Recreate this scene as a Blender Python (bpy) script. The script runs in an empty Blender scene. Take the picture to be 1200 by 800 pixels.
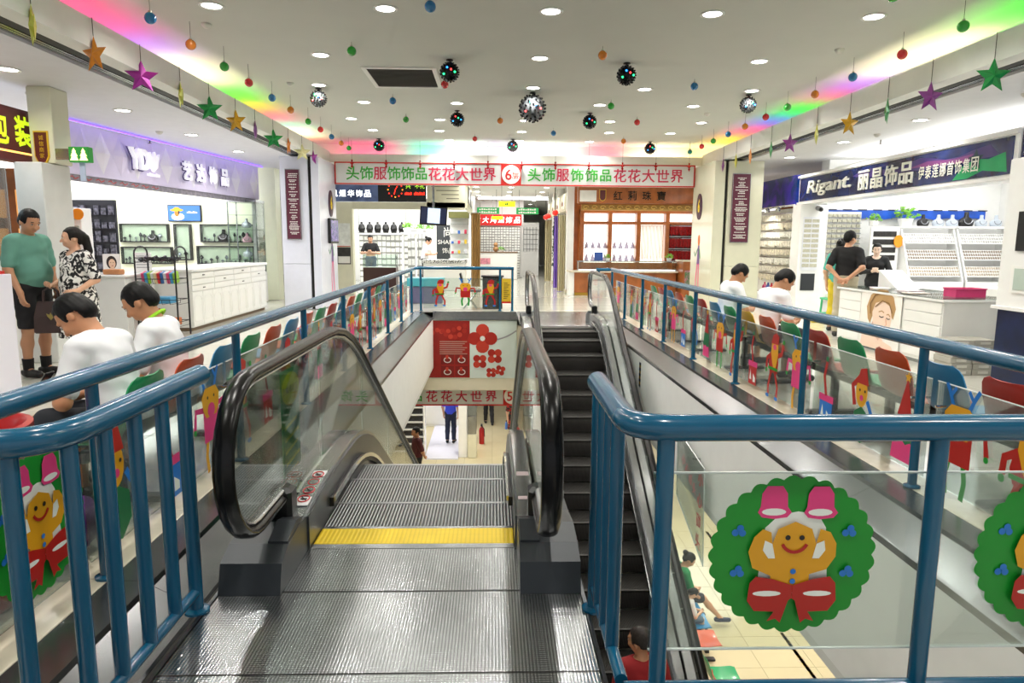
import bpy, math, random
import numpy as np
from mathutils import Matrix, Vector
random.seed(7)
np.random.seed(7)
SC = bpy.context.scene
COL = SC.collection
PI = math.pi

# ------------------------------------------------------------------ camera
cam_d = bpy.data.cameras.new('camera')
cam_d.sensor_width = 36.0
cam_d.lens = 24.0
cam_d.clip_end = 200
cam = bpy.data.objects.new('camera', cam_d)
COL.objects.link(cam)
_p, _y, _r = math.radians(8.25), math.radians(1.65), math.radians(0.4)
_fw = Vector((math.sin(_y)*math.cos(_p), math.cos(_y)*math.cos(_p), -math.sin(_p)))
_r0 = Vector((math.cos(_y), -math.sin(_y), 0))
_u0 = _r0.cross(_fw)
_rt = _r0*math.cos(_r) + _u0*math.sin(_r)
_up = -_r0*math.sin(_r) + _u0*math.cos(_r)
cam.matrix_world = Matrix(((_rt.x, _up.x, -_fw.x, 0), (_rt.y, _up.y, -_fw.y, 0), (_rt.z, _up.z, -_fw.z, 1.5), (0, 0, 0, 1)))
SC.camera = cam

# ------------------------------------------------------------------ world, exposure
w = bpy.data.worlds.new('mall_ambient')
SC.world = w
w.use_nodes = True
w.node_tree.nodes['Background'].inputs[0].default_value = (0.93, 0.96, 1.0, 1)
w.node_tree.nodes['Background'].inputs[1].default_value = 0.55
SC.view_settings.view_transform = 'Standard'
SC.view_settings.look = 'None'
SC.view_settings.gamma = 1.0
SC.view_settings.use_curve_mapping = False
SC.view_settings.exposure = 0.25
SC.cycles.use_denoising = True
SC.cycles.max_bounces = 8
SC.cycles.transparent_max_bounces = 16
SC.cycles.sample_clamp_indirect = 6.0
SC.cycles.caustics_reflective = False
SC.cycles.caustics_refractive = False
DOWNLIGHT_W = 18.0      # ceiling downlights of the sixth floor hall
SIDE_W = 10.0           # downlights of the side aisles
SHOP_W = 1.0            # multiplier for shop lighting
LOWER_W = 33.0          # downlights of the floor below

# ------------------------------------------------------------------ materials
MATS = {}
def srgb(c):
    if isinstance(c, str):
        c = [int(c[i:i+2], 16)/255 for i in (0, 2, 4)]
    return tuple((x/12.92 if x <= 0.04045 else ((x+0.055)/1.055)**2.4) for x in c)
def mat(name, col, rough=0.5, metal=0.0, var=0.06, scale=6.0, emit=0.0, coat=0.0, bump=0.0, spec=0.5):
    """procedural principled material: colour with a slight noise variation"""
    if name in MATS:
        return MATS[name]
    m = bpy.data.materials.new(name)
    m.use_nodes = True
    nt = m.node_tree
    b = nt.nodes['Principled BSDF']
    c = srgb(col)
    b.inputs['Roughness'].default_value = rough
    b.inputs['Metallic'].default_value = metal
    b.inputs['Coat Weight'].default_value = coat
    b.inputs['Coat Roughness'].default_value = 0.08
    b.inputs['Specular IOR Level'].default_value = spec
    n = nt.nodes.new('ShaderNodeTexNoise')
    n.inputs['Scale'].default_value = scale
    n.inputs['Detail'].default_value = 3
    tc = nt.nodes.new('ShaderNodeTexCoord')
    nt.links.new(tc.outputs['Object'], n.inputs['Vector'])
    r = nt.nodes.new('ShaderNodeValToRGB')
    r.color_ramp.elements[0].position = 0.3
    r.color_ramp.elements[1].position = 0.7
    r.color_ramp.elements[0].color = tuple(max(0, x*(1-var)) for x in c)+(1,)
    r.color_ramp.elements[1].color = tuple(min(1, x*(1+var)) for x in c)+(1,)
    nt.links.new(n.outputs['Fac'], r.inputs['Fac'])
    nt.links.new(r.outputs['Color'], b.inputs['Base Color'])
    if emit:
        b.inputs['Emission Color'].default_value = c+(1,)
        b.inputs['Emission Strength'].default_value = emit
    if bump:
        bp = nt.nodes.new('ShaderNodeBump')
        bp.inputs['Strength'].default_value = bump
        bp.inputs['Distance'].default_value = 0.01
        nt.links.new(n.outputs['Fac'], bp.inputs['Height'])
        nt.links.new(bp.outputs['Normal'], b.inputs['Normal'])
    MATS[name] = m
    return m
def glass_mat(name, tint=(0.93, 0.98, 0.95), refl=0.6, rough=0.02, haze=0.0, hazecol=(0.8, 0.85, 0.82)):
    """thin clear sheet: straight-through transparency plus a fresnel reflection (and a little surface haze)"""
    if name in MATS:
        return MATS[name]
    m = bpy.data.materials.new(name)
    m.use_nodes = True
    nt = m.node_tree
    for n in list(nt.nodes):
        if n.type != 'OUTPUT_MATERIAL':
            nt.nodes.remove(n)
    out = nt.nodes['Material Output']
    tr = nt.nodes.new('ShaderNodeBsdfTransparent')
    tr.inputs[0].default_value = tint+(1,)
    gl = nt.nodes.new('ShaderNodeBsdfGlossy')
    gl.inputs['Roughness'].default_value = rough
    fr = nt.nodes.new('ShaderNodeFresnel')
    fr.inputs[0].default_value = 1.45
    mu = nt.nodes.new('ShaderNodeMath')
    mu.operation = 'MULTIPLY'
    mu.inputs[1].default_value = refl
    nt.links.new(fr.outputs[0], mu.inputs[0])
    mx = nt.nodes.new('ShaderNodeMixShader')
    nt.links.new(mu.outputs[0], mx.inputs[0])
    last = tr
    if haze:
        df = nt.nodes.new('ShaderNodeBsdfDiffuse')
        df.inputs[0].default_value = hazecol+(1,)
        m2 = nt.nodes.new('ShaderNodeMixShader')
        m2.inputs[0].default_value = haze
        nt.links.new(tr.outputs[0], m2.inputs[1])
        nt.links.new(df.outputs[0], m2.inputs[2])
        last = m2
    nt.links.new(last.outputs[0], mx.inputs[1])
    nt.links.new(gl.outputs[0], mx.inputs[2])
    nt.links.new(mx.outputs[0], out.inputs[0])
    MATS[name] = m
    return m
def ribbed(name, col, rough, metal, per_m, axis='X', depth=0.6, dark=0.35, cross=0.0):
    """metal with fine parallel grooves along one object axis (optionally crossed into a grid)"""
    if name in MATS:
        return MATS[name]
    m = mat(name, col, rough, metal, var=0.12, scale=3.0)
    nt = m.node_tree
    b = nt.nodes['Principled BSDF']
    tc = [n for n in nt.nodes if n.type == 'TEX_COORD'][0]
    def wave(ax, k):
        wv = nt.nodes.new('ShaderNodeTexWave')
        wv.wave_type = 'BANDS'
        wv.bands_direction = ax
        wv.inputs['Scale'].default_value = k*2*PI/20.0
        nt.links.new(tc.outputs['Object'], wv.inputs['Vector'])
        return wv
    wv = wave(axis, per_m)
    h = wv.outputs['Fac']
    if cross:
        w2 = wave('Y' if axis == 'X' else 'X', cross)
        mn = nt.nodes.new('ShaderNodeMath')
        mn.operation = 'MINIMUM'
        nt.links.new(h, mn.inputs[0])
        nt.links.new(w2.outputs['Fac'], mn.inputs[1])
        h = mn.outputs[0]
    rp = nt.nodes.new('ShaderNodeValToRGB')
    rp.color_ramp.elements[0].position = 0.08
    rp.color_ramp.elements[1].position = 0.38
    rp.color_ramp.elements[0].color = (dark, dark, dark, 1)
    rp.color_ramp.elements[1].color = (1, 1, 1, 1)
    nt.links.new(h, rp.inputs['Fac'])
    mx = nt.nodes.new('ShaderNodeMixRGB')
    mx.blend_type = 'MULTIPLY'
    mx.inputs[0].default_value = 1.0
    old = b.inputs['Base Color'].links[0].from_socket
    nt.links.new(old, mx.inputs[1])
    nt.links.new(rp.outputs['Color'], mx.inputs[2])
    nt.links.new(mx.outputs[0], b.inputs['Base Color'])
    bp = nt.nodes.new('ShaderNodeBump')
    bp.inputs['Strength'].default_value = depth
    bp.inputs['Distance'].default_value = 0.004
    nt.links.new(h, bp.inputs['Height'])
    nt.links.new(bp.outputs['Normal'], b.inputs['Normal'])
    return m
def emit_mat(name, col, strength):
    if name in MATS:
        return MATS[name]
    m = bpy.data.materials.new(name)
    m.use_nodes = True
    nt = m.node_tree
    b = nt.nodes['Principled BSDF']
    c = srgb(col)
    b.inputs['Base Color'].default_value = c+(1,)
    b.inputs['Emission Color'].default_value = c+(1,)
    b.inputs['Emission Strength'].default_value = strength
    MATS[name] = m
    return m
def blotch(name, c1, c2, scale=14, thr=0.5, rough=0.7, soft=0.03):
    """two-colour printed pattern"""
    if name in MATS:
        return MATS[name]
    m = mat(name, c1, rough, scale=scale)
    r = [n for n in m.node_tree.nodes if n.type == 'VALTORGB'][0]
    n = [n for n in m.node_tree.nodes if n.type == 'TEX_NOISE'][0]
    n.inputs['Detail'].default_value = 2
    n.inputs['Distortion'].default_value = 1.2
    r.color_ramp.elements[0].position = thr-soft
    r.color_ramp.elements[1].position = thr+soft
    r.color_ramp.elements[0].color = srgb(c1)+(1,)
    r.color_ramp.elements[1].color = srgb(c2)+(1,)
    return m

# ------------------------------------------------------------------ mesh builder
class Frame:
    def __init__(s, o, X, Y):
        s.o = Vector(o)
        s.X = Vector(X).normalized()
        s.Y = Vector(Y).normalized()
        s.N = s.X.cross(s.Y)
    def __call__(s, u, v, w=0.0):
        return tuple(s.o + s.X*u + s.Y*v + s.N*w)
def face_cam(x, y, z):        # a board facing the camera side (-y)
    return Frame((x, y, z), (1, 0, 0), (0, 0, 1))
def face_right(x, y, z):      # faces +x, reads away from the camera
    return Frame((x, y, z), (0, 1, 0), (0, 0, 1))
def face_left(x, y, z):       # faces -x
    return Frame((x, y, z), (0, -1, 0), (0, 0, 1))
class MB:
    def __init__(s):
        s.v = []; s.f = []; s.mi = []; s.cur = 0
    def add(s, vs, fs):
        b = len(s.v)
        s.v += [tuple(v) for v in vs]
        for f in fs:
            s.f.append(tuple(i+b for i in f)); s.mi.append(s.cur)
        return s
    def box(s, x0, x1, y0, y1, z0, z1, c=0.0, T=None):
        if c <= 0:
            vs = [(x, y, z) for z in (z0, z1) for y in (y0, y1) for x in (x0, x1)]
            fs = [(0, 2, 3, 1), (4, 5, 7, 6), (0, 1, 5, 4), (2, 6, 7, 3), (0, 4, 6, 2), (1, 3, 7, 5)]
        else:
            c = min(c, abs(x1-x0)/2.01, abs(y1-y0)/2.01, abs(z1-z0)/2.01)
            def ring(z, i):
                a, b, d, e = x0+i, x1-i, y0+i, y1-i
                k = c
                return [(a+k, d, z), (b-k, d, z), (b, d+k, z), (b, e-k, z), (b-k, e, z), (a+k, e, z), (a, e-k, z), (a, d+k, z)]
            r = [ring(z0, c), ring(z0+c, 0), ring(z1-c, 0), ring(z1, c)]
            vs = r[0]+r[1]+r[2]+r[3]
            fs = [tuple(range(7, -1, -1)), tuple(range(24, 32))]
            for q in range(3):
                for i in range(8):
                    j = (i+1) % 8
                    fs.append((q*8+i, q*8+j, (q+1)*8+j, (q+1)*8+i))
        if T:
            vs = [T(*v) for v in vs]
        return s.add(vs, fs)
    def cyl(s, p0, p1, r0, r1=None, n=12, caps=True):
        r1 = r0 if r1 is None else r1
        p0 = Vector(p0); p1 = Vector(p1)
        d = (p1-p0).normalized()
        a = d.orthogonal().normalized(); b = d.cross(a)
        vs = []
        for p, r in ((p0, r0), (p1, r1)):
            for i in range(n):
                t = 2*PI*i/n
                vs.append(p + a*(r*math.cos(t)) + b*(r*math.sin(t)))
        fs = [(i, (i+1) % n, n+(i+1) % n, n+i) for i in range(n)]
        if caps:
            fs += [tuple(range(n-1, -1, -1)), tuple(range(n, 2*n))]
        return s.add(vs, fs)
    def tube(s, path, r, n=10, closed=False, caps=True):
        P = [Vector(p) for p in path]
        m = len(P)
        vs = []
        prev = None
        for i in range(m):
            if closed:
                t = (P[(i+1) % m]-P[i-1]).normalized()
            else:
                t = (P[min(i+1, m-1)]-P[max(i-1, 0)]).normalized()
            if prev is None:
                a = t.orthogonal().normalized()
                if abs(t.z) < 0.9:
                    a = (Vector((0, 0, 1)) - t*t.z).normalized()
            else:
                a = (prev - t*prev.dot(t)).normalized()
            prev = a
            b = t.cross(a)
            rr = r[i] if isinstance(r, (list, tuple)) else r
            for k in range(n):
                q = 2*PI*k/n
                vs.append(P[i] + a*(rr*math.cos(q)) + b*(rr*math.sin(q)))
        fs = []
        for i in range(m if closed else m-1):
            j = (i+1) % m
            for k in range(n):
                l = (k+1) % n
                fs.append((i*n+k, i*n+l, j*n+l, j*n+k))
        if caps and not closed:
            fs += [tuple(range(n-1, -1, -1)), tuple(range((m-1)*n, m*n))]
        return s.add(vs, fs)
    def sweep(s, path, prof, up=(1, 0, 0), closed=False):
        """profile [(a,b)] swept on a path; a runs along `up` x tangent's fixed side vector, b along the in-plane normal"""
        P = [Vector(p) for p in path]
        m, n = len(P), len(prof)
        side = Vector(up)
        vs = []
        for i in range(m):
            t = (P[min(i+1, m-1)]-P[max(i-1, 0)]).normalized()
            nn = side.cross(t).normalized()
            for a, b in prof:
                vs.append(P[i] + side*a + nn*b)
        fs = []
        for i in range(m-1):
            for k in range(n):
                l = (k+1) % n
                fs.append((i*n+k, i*n+l, (i+1)*n+l, (i+1)*n+k))
        fs += [tuple(range(n-1, -1, -1)), tuple(range((m-1)*n, m*n))]
        return s.add(vs, fs)
    def lathe(s, prof, n=16, o=(0, 0, 0), caps=True):
        vs = []
        for r, z in prof:
            for i in range(n):
                t = 2*PI*i/n
                vs.append((o[0]+r*math.cos(t), o[1]+r*math.sin(t), o[2]+z))
        fs = []
        for q in range(len(prof)-1):
            for i in range(n):
                j = (i+1) % n
                fs.append((q*n+i, q*n+j, (q+1)*n+j, (q+1)*n+i))
        if caps: fs += [tuple(range(n-1, -1, -1)), tuple(range((len(prof)-1)*n, len(prof)*n))]
        return s.add(vs, fs)
    def ball(s, c, r, n=14, m=8):
        if not isinstance(r, (tuple, list)):
            r = (r, r, r)
        vs = [(c[0], c[1], c[2]-r[2])]
        for j in range(1, m):
            ph = -PI/2 + PI*j/m
            for i in range(n):
                t = 2*PI*i/n
                vs.append((c[0]+r[0]*math.cos(ph)*math.cos(t), c[1]+r[1]*math.cos(ph)*math.sin(t), c[2]+r[2]*math.sin(ph)))
        vs.append((c[0], c[1], c[2]+r[2]))
        fs = [(0, 1+(i+1) % n, 1+i) for i in range(n)]
        for j in range(m-2):
            for i in range(n):
                k = (i+1) % n
                fs.append((1+j*n+i, 1+j*n+k, 1+(j+1)*n+k, 1+(j+1)*n+i))
        L = len(vs)-1
        fs += [(L, 1+(m-2)*n+i, 1+(m-2)*n+(i+1) % n) for i in range(n)]
        return s.add(vs, fs)
    def prism(s, pts, T, w0, w1):
        """2-D outline extruded between w0 and w1 along the frame's normal"""
        n = len(pts)
        area = sum(pts[i][0]*pts[(i+1) % n][1]-pts[(i+1) % n][0]*pts[i][1] for i in range(n))
        if area < 0:
            pts = pts[::-1]
        vs = [T(u, v, w0) for u, v in pts] + [T(u, v, w1) for u, v in pts]
        fs = [tuple(range(n-1, -1, -1)), tuple(range(n, 2*n))]
        fs += [(i, (i+1) % n, n+(i+1) % n, n+i) for i in range(n)]
        return s.add(vs, fs)
    def quad(s, a, b, c, d):
        return s.add([a, b, c, d], [(0, 1, 2, 3)])
    def mesh(s, name, mats, smooth=False):
        me = bpy.data.meshes.new(name)
        me.from_pydata(s.v, [], s.f)
        mats = mats if isinstance(mats, (list, tuple)) else [mats]
        for m in mats:
            me.materials.append(m)
        if len(mats) > 1:
            me.polygons.foreach_set('material_index', s.mi)
        if smooth:
            me.polygons.foreach_set('use_smooth', [True]*len(me.polygons))
            try:
                me.set_sharp_from_angle(angle=math.radians(smooth if smooth > 1 else 40))
            except Exception:
                pass
        me.update()
        return me
    def build(s, name, mats, parent=None, smooth=False):
        return link(name, s.mesh(name, mats, smooth), parent)
def link(name, me, parent=None, local=False):
    o = bpy.data.objects.new(name, me)
    COL.objects.link(o)
    if parent is not None:
        o.parent = parent
        if not local:
            o.matrix_parent_inverse = inv_of(parent)
    return o
def tag(o, label=None, cat=None, group=None, kind=None):
    if label: o['label'] = label
    if cat: o['category'] = cat
    if group: o['group'] = group
    if kind: o['kind'] = kind
    return o
def thing(name, label, cat, loc=(0, 0, 0), group=None):
    """Empty at the base of a thing; its parts are built in world coordinates"""
    o = bpy.data.objects.new(name, None)
    o.empty_display_size = 0.1
    COL.objects.link(o)
    o.location = loc
    return tag(o, label, cat, group)
def inv_of(p):
    M = Matrix.Identity(4)
    chain = []
    while p is not None:
        chain.append(p)
        p = p.parent
    for q in reversed(chain):
        M = M @ q.matrix_parent_inverse @ q.matrix_basis
    return M.inverted()
def struct(name, mb, m, parent=None, smooth=False):
    o = mb.build(name, m, parent, smooth)
    if parent is None:
        o['kind'] = 'structure'
    return o
def B(x0, x1, y0, y1, z0, z1, c=0.0):
    return MB().box(x0, x1, y0, y1, z0, z1, c)
def copy_tree(o, parent=None):
    c = o.copy()
    COL.objects.link(c)
    c.parent = parent
    for ch in o.children:
        copy_tree(ch, c)
    return c
def place(root, loc, rz=0.0, scale=None):
    root.location = loc
    root.rotation_euler = (0, 0, rz)
    if scale: root.scale = (scale,)*3
    return root
ORD = ['zeroth', 'first', 'second', 'third', 'fourth', 'fifth', 'sixth', 'seventh', 'eighth', 'ninth', 'tenth', 'eleventh', 'twelfth', 'thirteenth', 'fourteenth', 'fifteenth', 'sixteenth', 'seventeenth', 'eighteenth', 'nineteenth', 'twentieth']

_txt_cache = {}
def text_data(s, bold=0.0, shear=0.0):
    """flat outline mesh of a string, height of a full-width character ~1, origin at its left end on the base line"""
    key = (s, bold, shear)
    if key in _txt_cache:
        return _txt_cache[key]
    cu = bpy.data.curves.new('lettering', 'FONT')
    cu.body = s
    cu.size = 1.0
    cu.offset = bold
    cu.shear = shear
    cu.resolution_u = 2
    ob = bpy.data.objects.new('lettering', cu)
    COL.objects.link(ob)
    dg = bpy.context.evaluated_depsgraph_get()
    me = bpy.data.meshes.new_from_object(ob.evaluated_get(dg))
    v = [tuple(x.co) for x in me.vertices]
    f = [tuple(p.vertices) for p in me.polygons]
    bpy.data.objects.remove(ob)
    bpy.data.curves.remove(cu)
    bpy.data.meshes.remove(me)
    _txt_cache[key] = (v, f)
    return v, f
def text(s, T, u, v, size, m, parent=None, width=None, name='lettering', w0=0.001, depth=0.004, bold=0.0, center=True, mb=None, shear=0.0, height=None):
    """lettering on a frame: centred on (u,v); width scales it to that width, height to that height"""
    V, F = text_data(s, bold, shear)
    if not V:
        return None
    xs = [p[0] for p in V]; ys = [p[1] for p in V]
    cx, cy = (min(xs)+max(xs))/2, (min(ys)+max(ys))/2
    k = size
    ky = size
    if width:
        k = width/(max(xs)-min(xs))
        ky = k
    if height:
        ky = height/(max(ys)-min(ys))
        if not width: k = ky
    if not center:
        cx = min(xs)
    own = mb is None
    mb = mb or MB()
    mb.add([T(u+(p[0]-cx)*k, v+(p[1]-cy)*ky, w0+depth) for p in V], F)
    if own and depth > 0.012:      # raised letters: add the side walls
        edges = {}
        for f in F:
            for i in range(len(f)):
                a, b = f[i], f[(i+1) % len(f)]
                edges[(a, b)] = 1
        rim = [(a, b) for a, b in edges if (b, a) not in edges]
        base = len(mb.v)
        mb.v += [T(u+(p[0]-cx)*k, v+(p[1]-cy)*ky, w0) for p in V]
        for a, b in rim:
            mb.f.append((b, a, base+a, base+b)); mb.mi.append(mb.cur)
    if own:
        return mb.build(name, m, parent)
    return mb
# ================================================================== shared materials
m_tile = mat('glossy_cream_tile', 'cdcbc0', 0.09, var=0.03, scale=1.2, spec=0.6)
m_tile5 = mat('warm_cream_tile', 'd2c6a2', 0.12, var=0.03, scale=1.2, spec=0.6)
m_grout = mat('grout', '9a968c', 0.8)
m_marble = mat('cream_marble', 'd8cfba', 0.15, var=0.08, scale=9)
m_steel = mat('brushed_stainless_steel', 'a3a5a6', 0.27, 0.95, var=0.10, scale=12)
m_steel_dk = mat('dark_stainless_steel', '5d6064', 0.32, 0.9, var=0.12, scale=10)
m_ledge = mat('dull_ledge_steel', '77787a', 0.24, 0.9, var=0.14, scale=4)
m_chrome = mat('polished_steel', 'c9cacb', 0.12, 1.0, var=0.04)
m_white = mat('white_wall_paint', 'efefec', 0.6, var=0.02)
m_cream = mat('cream_wall_paint', 'dcd9c0', 0.45, var=0.03)
m_ceil = mat('matt_ceiling_paint', 'cbccc4', 0.75, var=0.015, scale=2)
m_beam = mat('white_beam_paint', 'e8e8e2', 0.6, var=0.02)
m_teal = mat('teal_gloss_paint', '0a5577', 0.2, 0.0, var=0.07, scale=5, coat=0.25)
m_black = mat('black_plastic', '0d0d0e', 0.4)
m_rubber = mat('black_rubber', '070606', 0.26, coat=0.0, spec=0.3)
m_dark = mat('dark_grey_casting', '33373b', 0.42, 0.3, var=0.1)
m_slot = mat('dark_shutter_slot', '17150f', 0.6)
m_gloss_white = mat('gloss_white_laminate', 'f2f2f0', 0.2, var=0.02)
m_wood = mat('red_brown_wood', 'a35c28', 0.3, var=0.25, scale=4, coat=0.3)
m_red = mat('sign_red', 'c4231c', 0.4)
m_glass = glass_mat('clear_glass', (0.93, 0.975, 0.95), 0.75)
m_acrylic = glass_mat('clear_acrylic', (0.90, 0.945, 0.92), 0.55, 0.04, haze=0.05)
m_glow = emit_mat('lamp_glow', 'fffaf0', 14.0)
m_shopglow = emit_mat('shop_lamp_glow', 'ffffff', 5.0)

# ================================================================== floors
def tiles(parent, mesh, xs, ys, z, skip=None):
    for x in xs:
        for y in ys:
            if skip and skip(x, y):
                continue
            t = bpy.data.objects.new('tile', mesh)
            COL.objects.link(t)
            t.parent = parent
            t.location = (x, y, z)
fl = MB()
GZ = -0.006
for r in ((-14, -1.71, -4, 46), (2.61, 16, -4, 46), (-1.71, 2.61, -4, 1.93), (-1.71, 2.61, 14.87, 46)):
    fl.box(r[0], r[1], r[2], r[3], -0.30, GZ)
def grid_floor(name, c, grout, pitch, rough):
    """tile paving of the distance: joints drawn by a brick texture"""
    m = mat(name, c, rough, var=0.03, scale=1.2, spec=0.6)
    nt = m.node_tree
    b = nt.nodes['Principled BSDF']
    br = nt.nodes.new('ShaderNodeTexBrick')
    br.offset = 0.0
    br.inputs['Scale'].default_value = 1.0
    br.inputs['Mortar Size'].default_value = 0.004
    br.inputs['Brick Width'].default_value = pitch
    br.inputs['Row Height'].default_value = pitch
    old = b.inputs['Base Color'].links[0].from_socket
    nt.links.new(old, br.inputs['Color1'])
    nt.links.new(old, br.inputs['Color2'])
    br.inputs['Mortar'].default_value = srgb(grout)+(1,)
    tc = [n for n in nt.nodes if n.type == 'TEX_COORD'][0]
    nt.links.new(tc.outputs['Object'], br.inputs['Vector'])
    nt.links.new(br.outputs['Color'], b.inputs['Base Color'])
    return m
floor = struct('floor', fl, grid_floor('paved_cream_floor', 'cdcbc0', '9a968c', 0.8, 0.09))
tile_me = MB().box(-0.397, 0.397, -0.397, 0.397, 0, 0.006, 0.002).mesh('tile', m_tile)
P = 0.8
tiles(floor, tile_me, [-2.25-P*i for i in range(6)], [0.8+P*i for i in range(19)], GZ)
tiles(floor, tile_me, [3.15+P*i for i in range(6)], [0.8+P*i for i in range(19)], GZ)
tiles(floor, tile_me, [-2.25+P*i for i in range(1, 7)], [15.6+P*i for i in range(11)], GZ)

# the floor below
f5 = MB()
Z5 = -4.7
f5.box(-14, 16, -2, 46, Z5-0.3, Z5-0.006)
floor5 = struct('floor_below', f5, grid_floor('paved_warm_floor', 'd2c6a2', 'a79c80', 0.8, 0.12))
tile5_me = MB().box(-0.397, 0.397, -0.397, 0.397, 0, 0.006, 0.002).mesh('tile', m_tile5)
tiles(floor5, tile5_me, [2.8+P*i for i in range(5)], [5.6+P*i for i in range(12)], Z5-0.006)
tiles(floor5, tile5_me, [-2.8+P*i for i in range(5)], [15.6+P*i for i in range(10)], Z5-0.006)

# ------------------------------------------------------------------ void edges
def slab_run(name, x0, x1, y0, y1, n, kind_parent=None):
    base = struct(name, B(x0+0.004, x1-0.004, y0, y1, -0.05, -0.004), m_grout)
    L = (y1-y0)/n
    me = MB().box(0.002, x1-x0-0.002, 0.002, L-0.002, 0, 0.012, 0.003).mesh('ledge_slab', m_marble)
    for i in range(n):
        s = bpy.data.objects.new('ledge_slab', me)
        COL.objects.link(s)
        s.parent = base
        s.location = (x0, y0+i*L, -0.004)
slab_run('trim_1', -1.90, -1.70, 0.5, 14.9, 18)
slab_run('trim_2', 2.6, 2.80, 1.7, 14.9, 17)
YN, YF = 1.95, 14.85
def edge_profile(sgn, x0):
    # x0: inner face of the wall; profile in (x,z) from the marble to the lip
    return [(x0+sgn*0.40, 0.004), (x0+sgn*0.21, 0.002), (x0+sgn*0.205, -0.025), (x0+sgn*0.012, -0.12), (x0+sgn*0.0, -0.13), (x0+sgn*0.0, -0.17), (x0+sgn*0.03, -0.17), (x0+sgn*0.40, -0.10)]
def run_profile(prof, y0, y1):
    mb = MB()
    n = len(prof)
    mb.v = [(x, y0, z) for x, z in prof]+[(x, y1, z) for x, z in prof]
    mb.f = [(i, (i+1) % n, n+(i+1) % n, n+i) for i in range(n)] + [tuple(range(n)), tuple(range(2*n-1, n-1, -1))]
    mb.mi = [0]*len(mb.f)
    return mb
def steel_edge(name, sgn, x0, y0, y1, n):
    root = None
    L = (y1-y0)/n
    for i in range(n):
        mb = run_profile(edge_profile(sgn, x0), y0+i*L+0.002, y0+(i+1)*L-0.002)
        if root is None:
            root = struct(name, mb, m_ledge)
        else:
            mb.build('steel_sheet', m_ledge, root)
steel_edge('trim_3', 1, 2.2, YN, YF, 6)
steel_edge('trim_4', -1, -1.3, 0.5, YF, 6)
struct('trim_5', B(-1.3, 2.2, YF-0.02, YF+0.02, -0.18, 0.004), m_steel)
struct('wall_void_right', B(2.2, 2.5, YN, YF, -1.17, -0.171), m_white)
struct('wall_void_left', B(-1.6, -1.3, 0.5, YF, -1.17, -0.171), m_white)
struct('wall_void_near', B(0.42, 2.2, YN-0.2, YN, -1.17, -0.006), m_white)
struct('wall_void_far', B(-1.6, 2.5, YF+0.02, YF+0.4, -1.75, -0.02), mat('cream_fascia', 'e3dcc6', 0.5, var=0.02))
# ceiling of the floor below, around the void
c5 = MB()
for r in ((-14, -1.3, -2, 46), (2.2, 16, -2, 46), (-1.3, 2.2, 15.25, 46), (0.42, 2.2, -2, 1.95)):
    c5.box(r[0], r[1], r[2], r[3], -1.24, -1.17)
struct('ceiling_below', c5, mat('ceiling_paint_below', 'dfdfda', 0.7, var=0.02))

# ------------------------------------------------------------------ ceilings
ZC, ZL, ZS, XL, XR = 3.85, 3.61, 3.33, -3.88, 5.05
struct('ceiling', B(XL-0.62, XR+0.62, -4, 17.4, ZC, ZC+0.1), m_ceil)
def cove_beam(name, x, sg):
    # lip, cove floor, back board (a channel open at the top)
    def bx(mb, a, b, y0, y1, z0, z1):
        xa, xb = sorted((x+sg*a, x+sg*b))
        return mb.box(xa, xb, y0, y1, z0, z1)
    mb = MB()
    pr = [(0, ZS), (0, ZL), (0.05, ZL), (0.05, ZS+0.10), (0.52, ZS+0.10), (0.52, ZC), (0.62, ZC), (0.62, ZS+0.04), (0.21, ZS+0.04), (0.21, ZS)]
    pts = [(x+sg*a, z) for a, z in pr]
    n = len(pts)
    mb.v = [(px, -4, z) for px, z in pts]+[(px, 16.8, z) for px, z in pts]
    mb.f = [(i, (i+1) % n, n+(i+1) % n, n+i) for i in range(n)] + [tuple(range(n)), tuple(range(2*n-1, n-1, -1))]
    mb.mi = [0]*len(mb.f)
    o = struct(name, mb, m_beam)
    bx(MB(), 0.215, 0.32, -4, 16.6, ZS-0.002, ZS+0.03).build('shutter_slot', m_slot, o)
    for k in range(3):
        bx(MB(), 0.335+k*0.045, 0.365+k*0.045, -4, 16.6, ZS-0.006, ZS+0.02).build('shutter_rail', m_steel, o)
    return o
cove_beam('trim_6', XL, -1)
cove_beam('trim_7', XR, 1)
bb = MB()
bb.box(XL-0.05, XR+0.05, 16.8, 16.86, 3.36, 3.56)
bb.box(XL-0.05, XR+0.05, 16.86, 17.4, 3.36, 3.42)
bb.box(XL-0.6, XR+0.6, 17.32, 17.4, 3.42, ZC)
struct('trim_8', bb, m_beam)
struct('ceiling_left', B(-14, XL-0.47, -4, 46, 3.30, 3.38), mat('aisle_ceiling_paint', 'dcdce4', 0.6, var=0.02))
struct('ceiling_right', B(XR+0.47, 16, -4, 46, 3.30, 3.38), mat('aisle_ceiling_paint_right', 'dcdcdc', 0.6, var=0.02))
struct('ceiling_far', B(XL-0.47, XR+0.47, 17.4, 46, 3.30, 3.38), mat('corridor_ceiling_paint', 'e2e2de', 0.65, var=0.02))
# outer walls of the storey
struct('wall_left', B(-9.7, -9.5, 5, 46, 0, 3.3), m_white)
struct('wall_right', B(11.0, 11.2, 2, 46, 0, 3.3), m_white)
struct('wall_far', B(-9.5, 11, 45.8, 46, 0, 3.3), m_white)
struct('wall_below_far', B(-14, 16, 40, 40.2, Z5, -1.24), m_white)
struct('wall_below_left', B(-10, -9.8, -2, 40, Z5, -1.24), m_white)
struct('wall_below_right', B(12, 12.2, -2, 40, Z5, -1.24), m_white)

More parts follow.
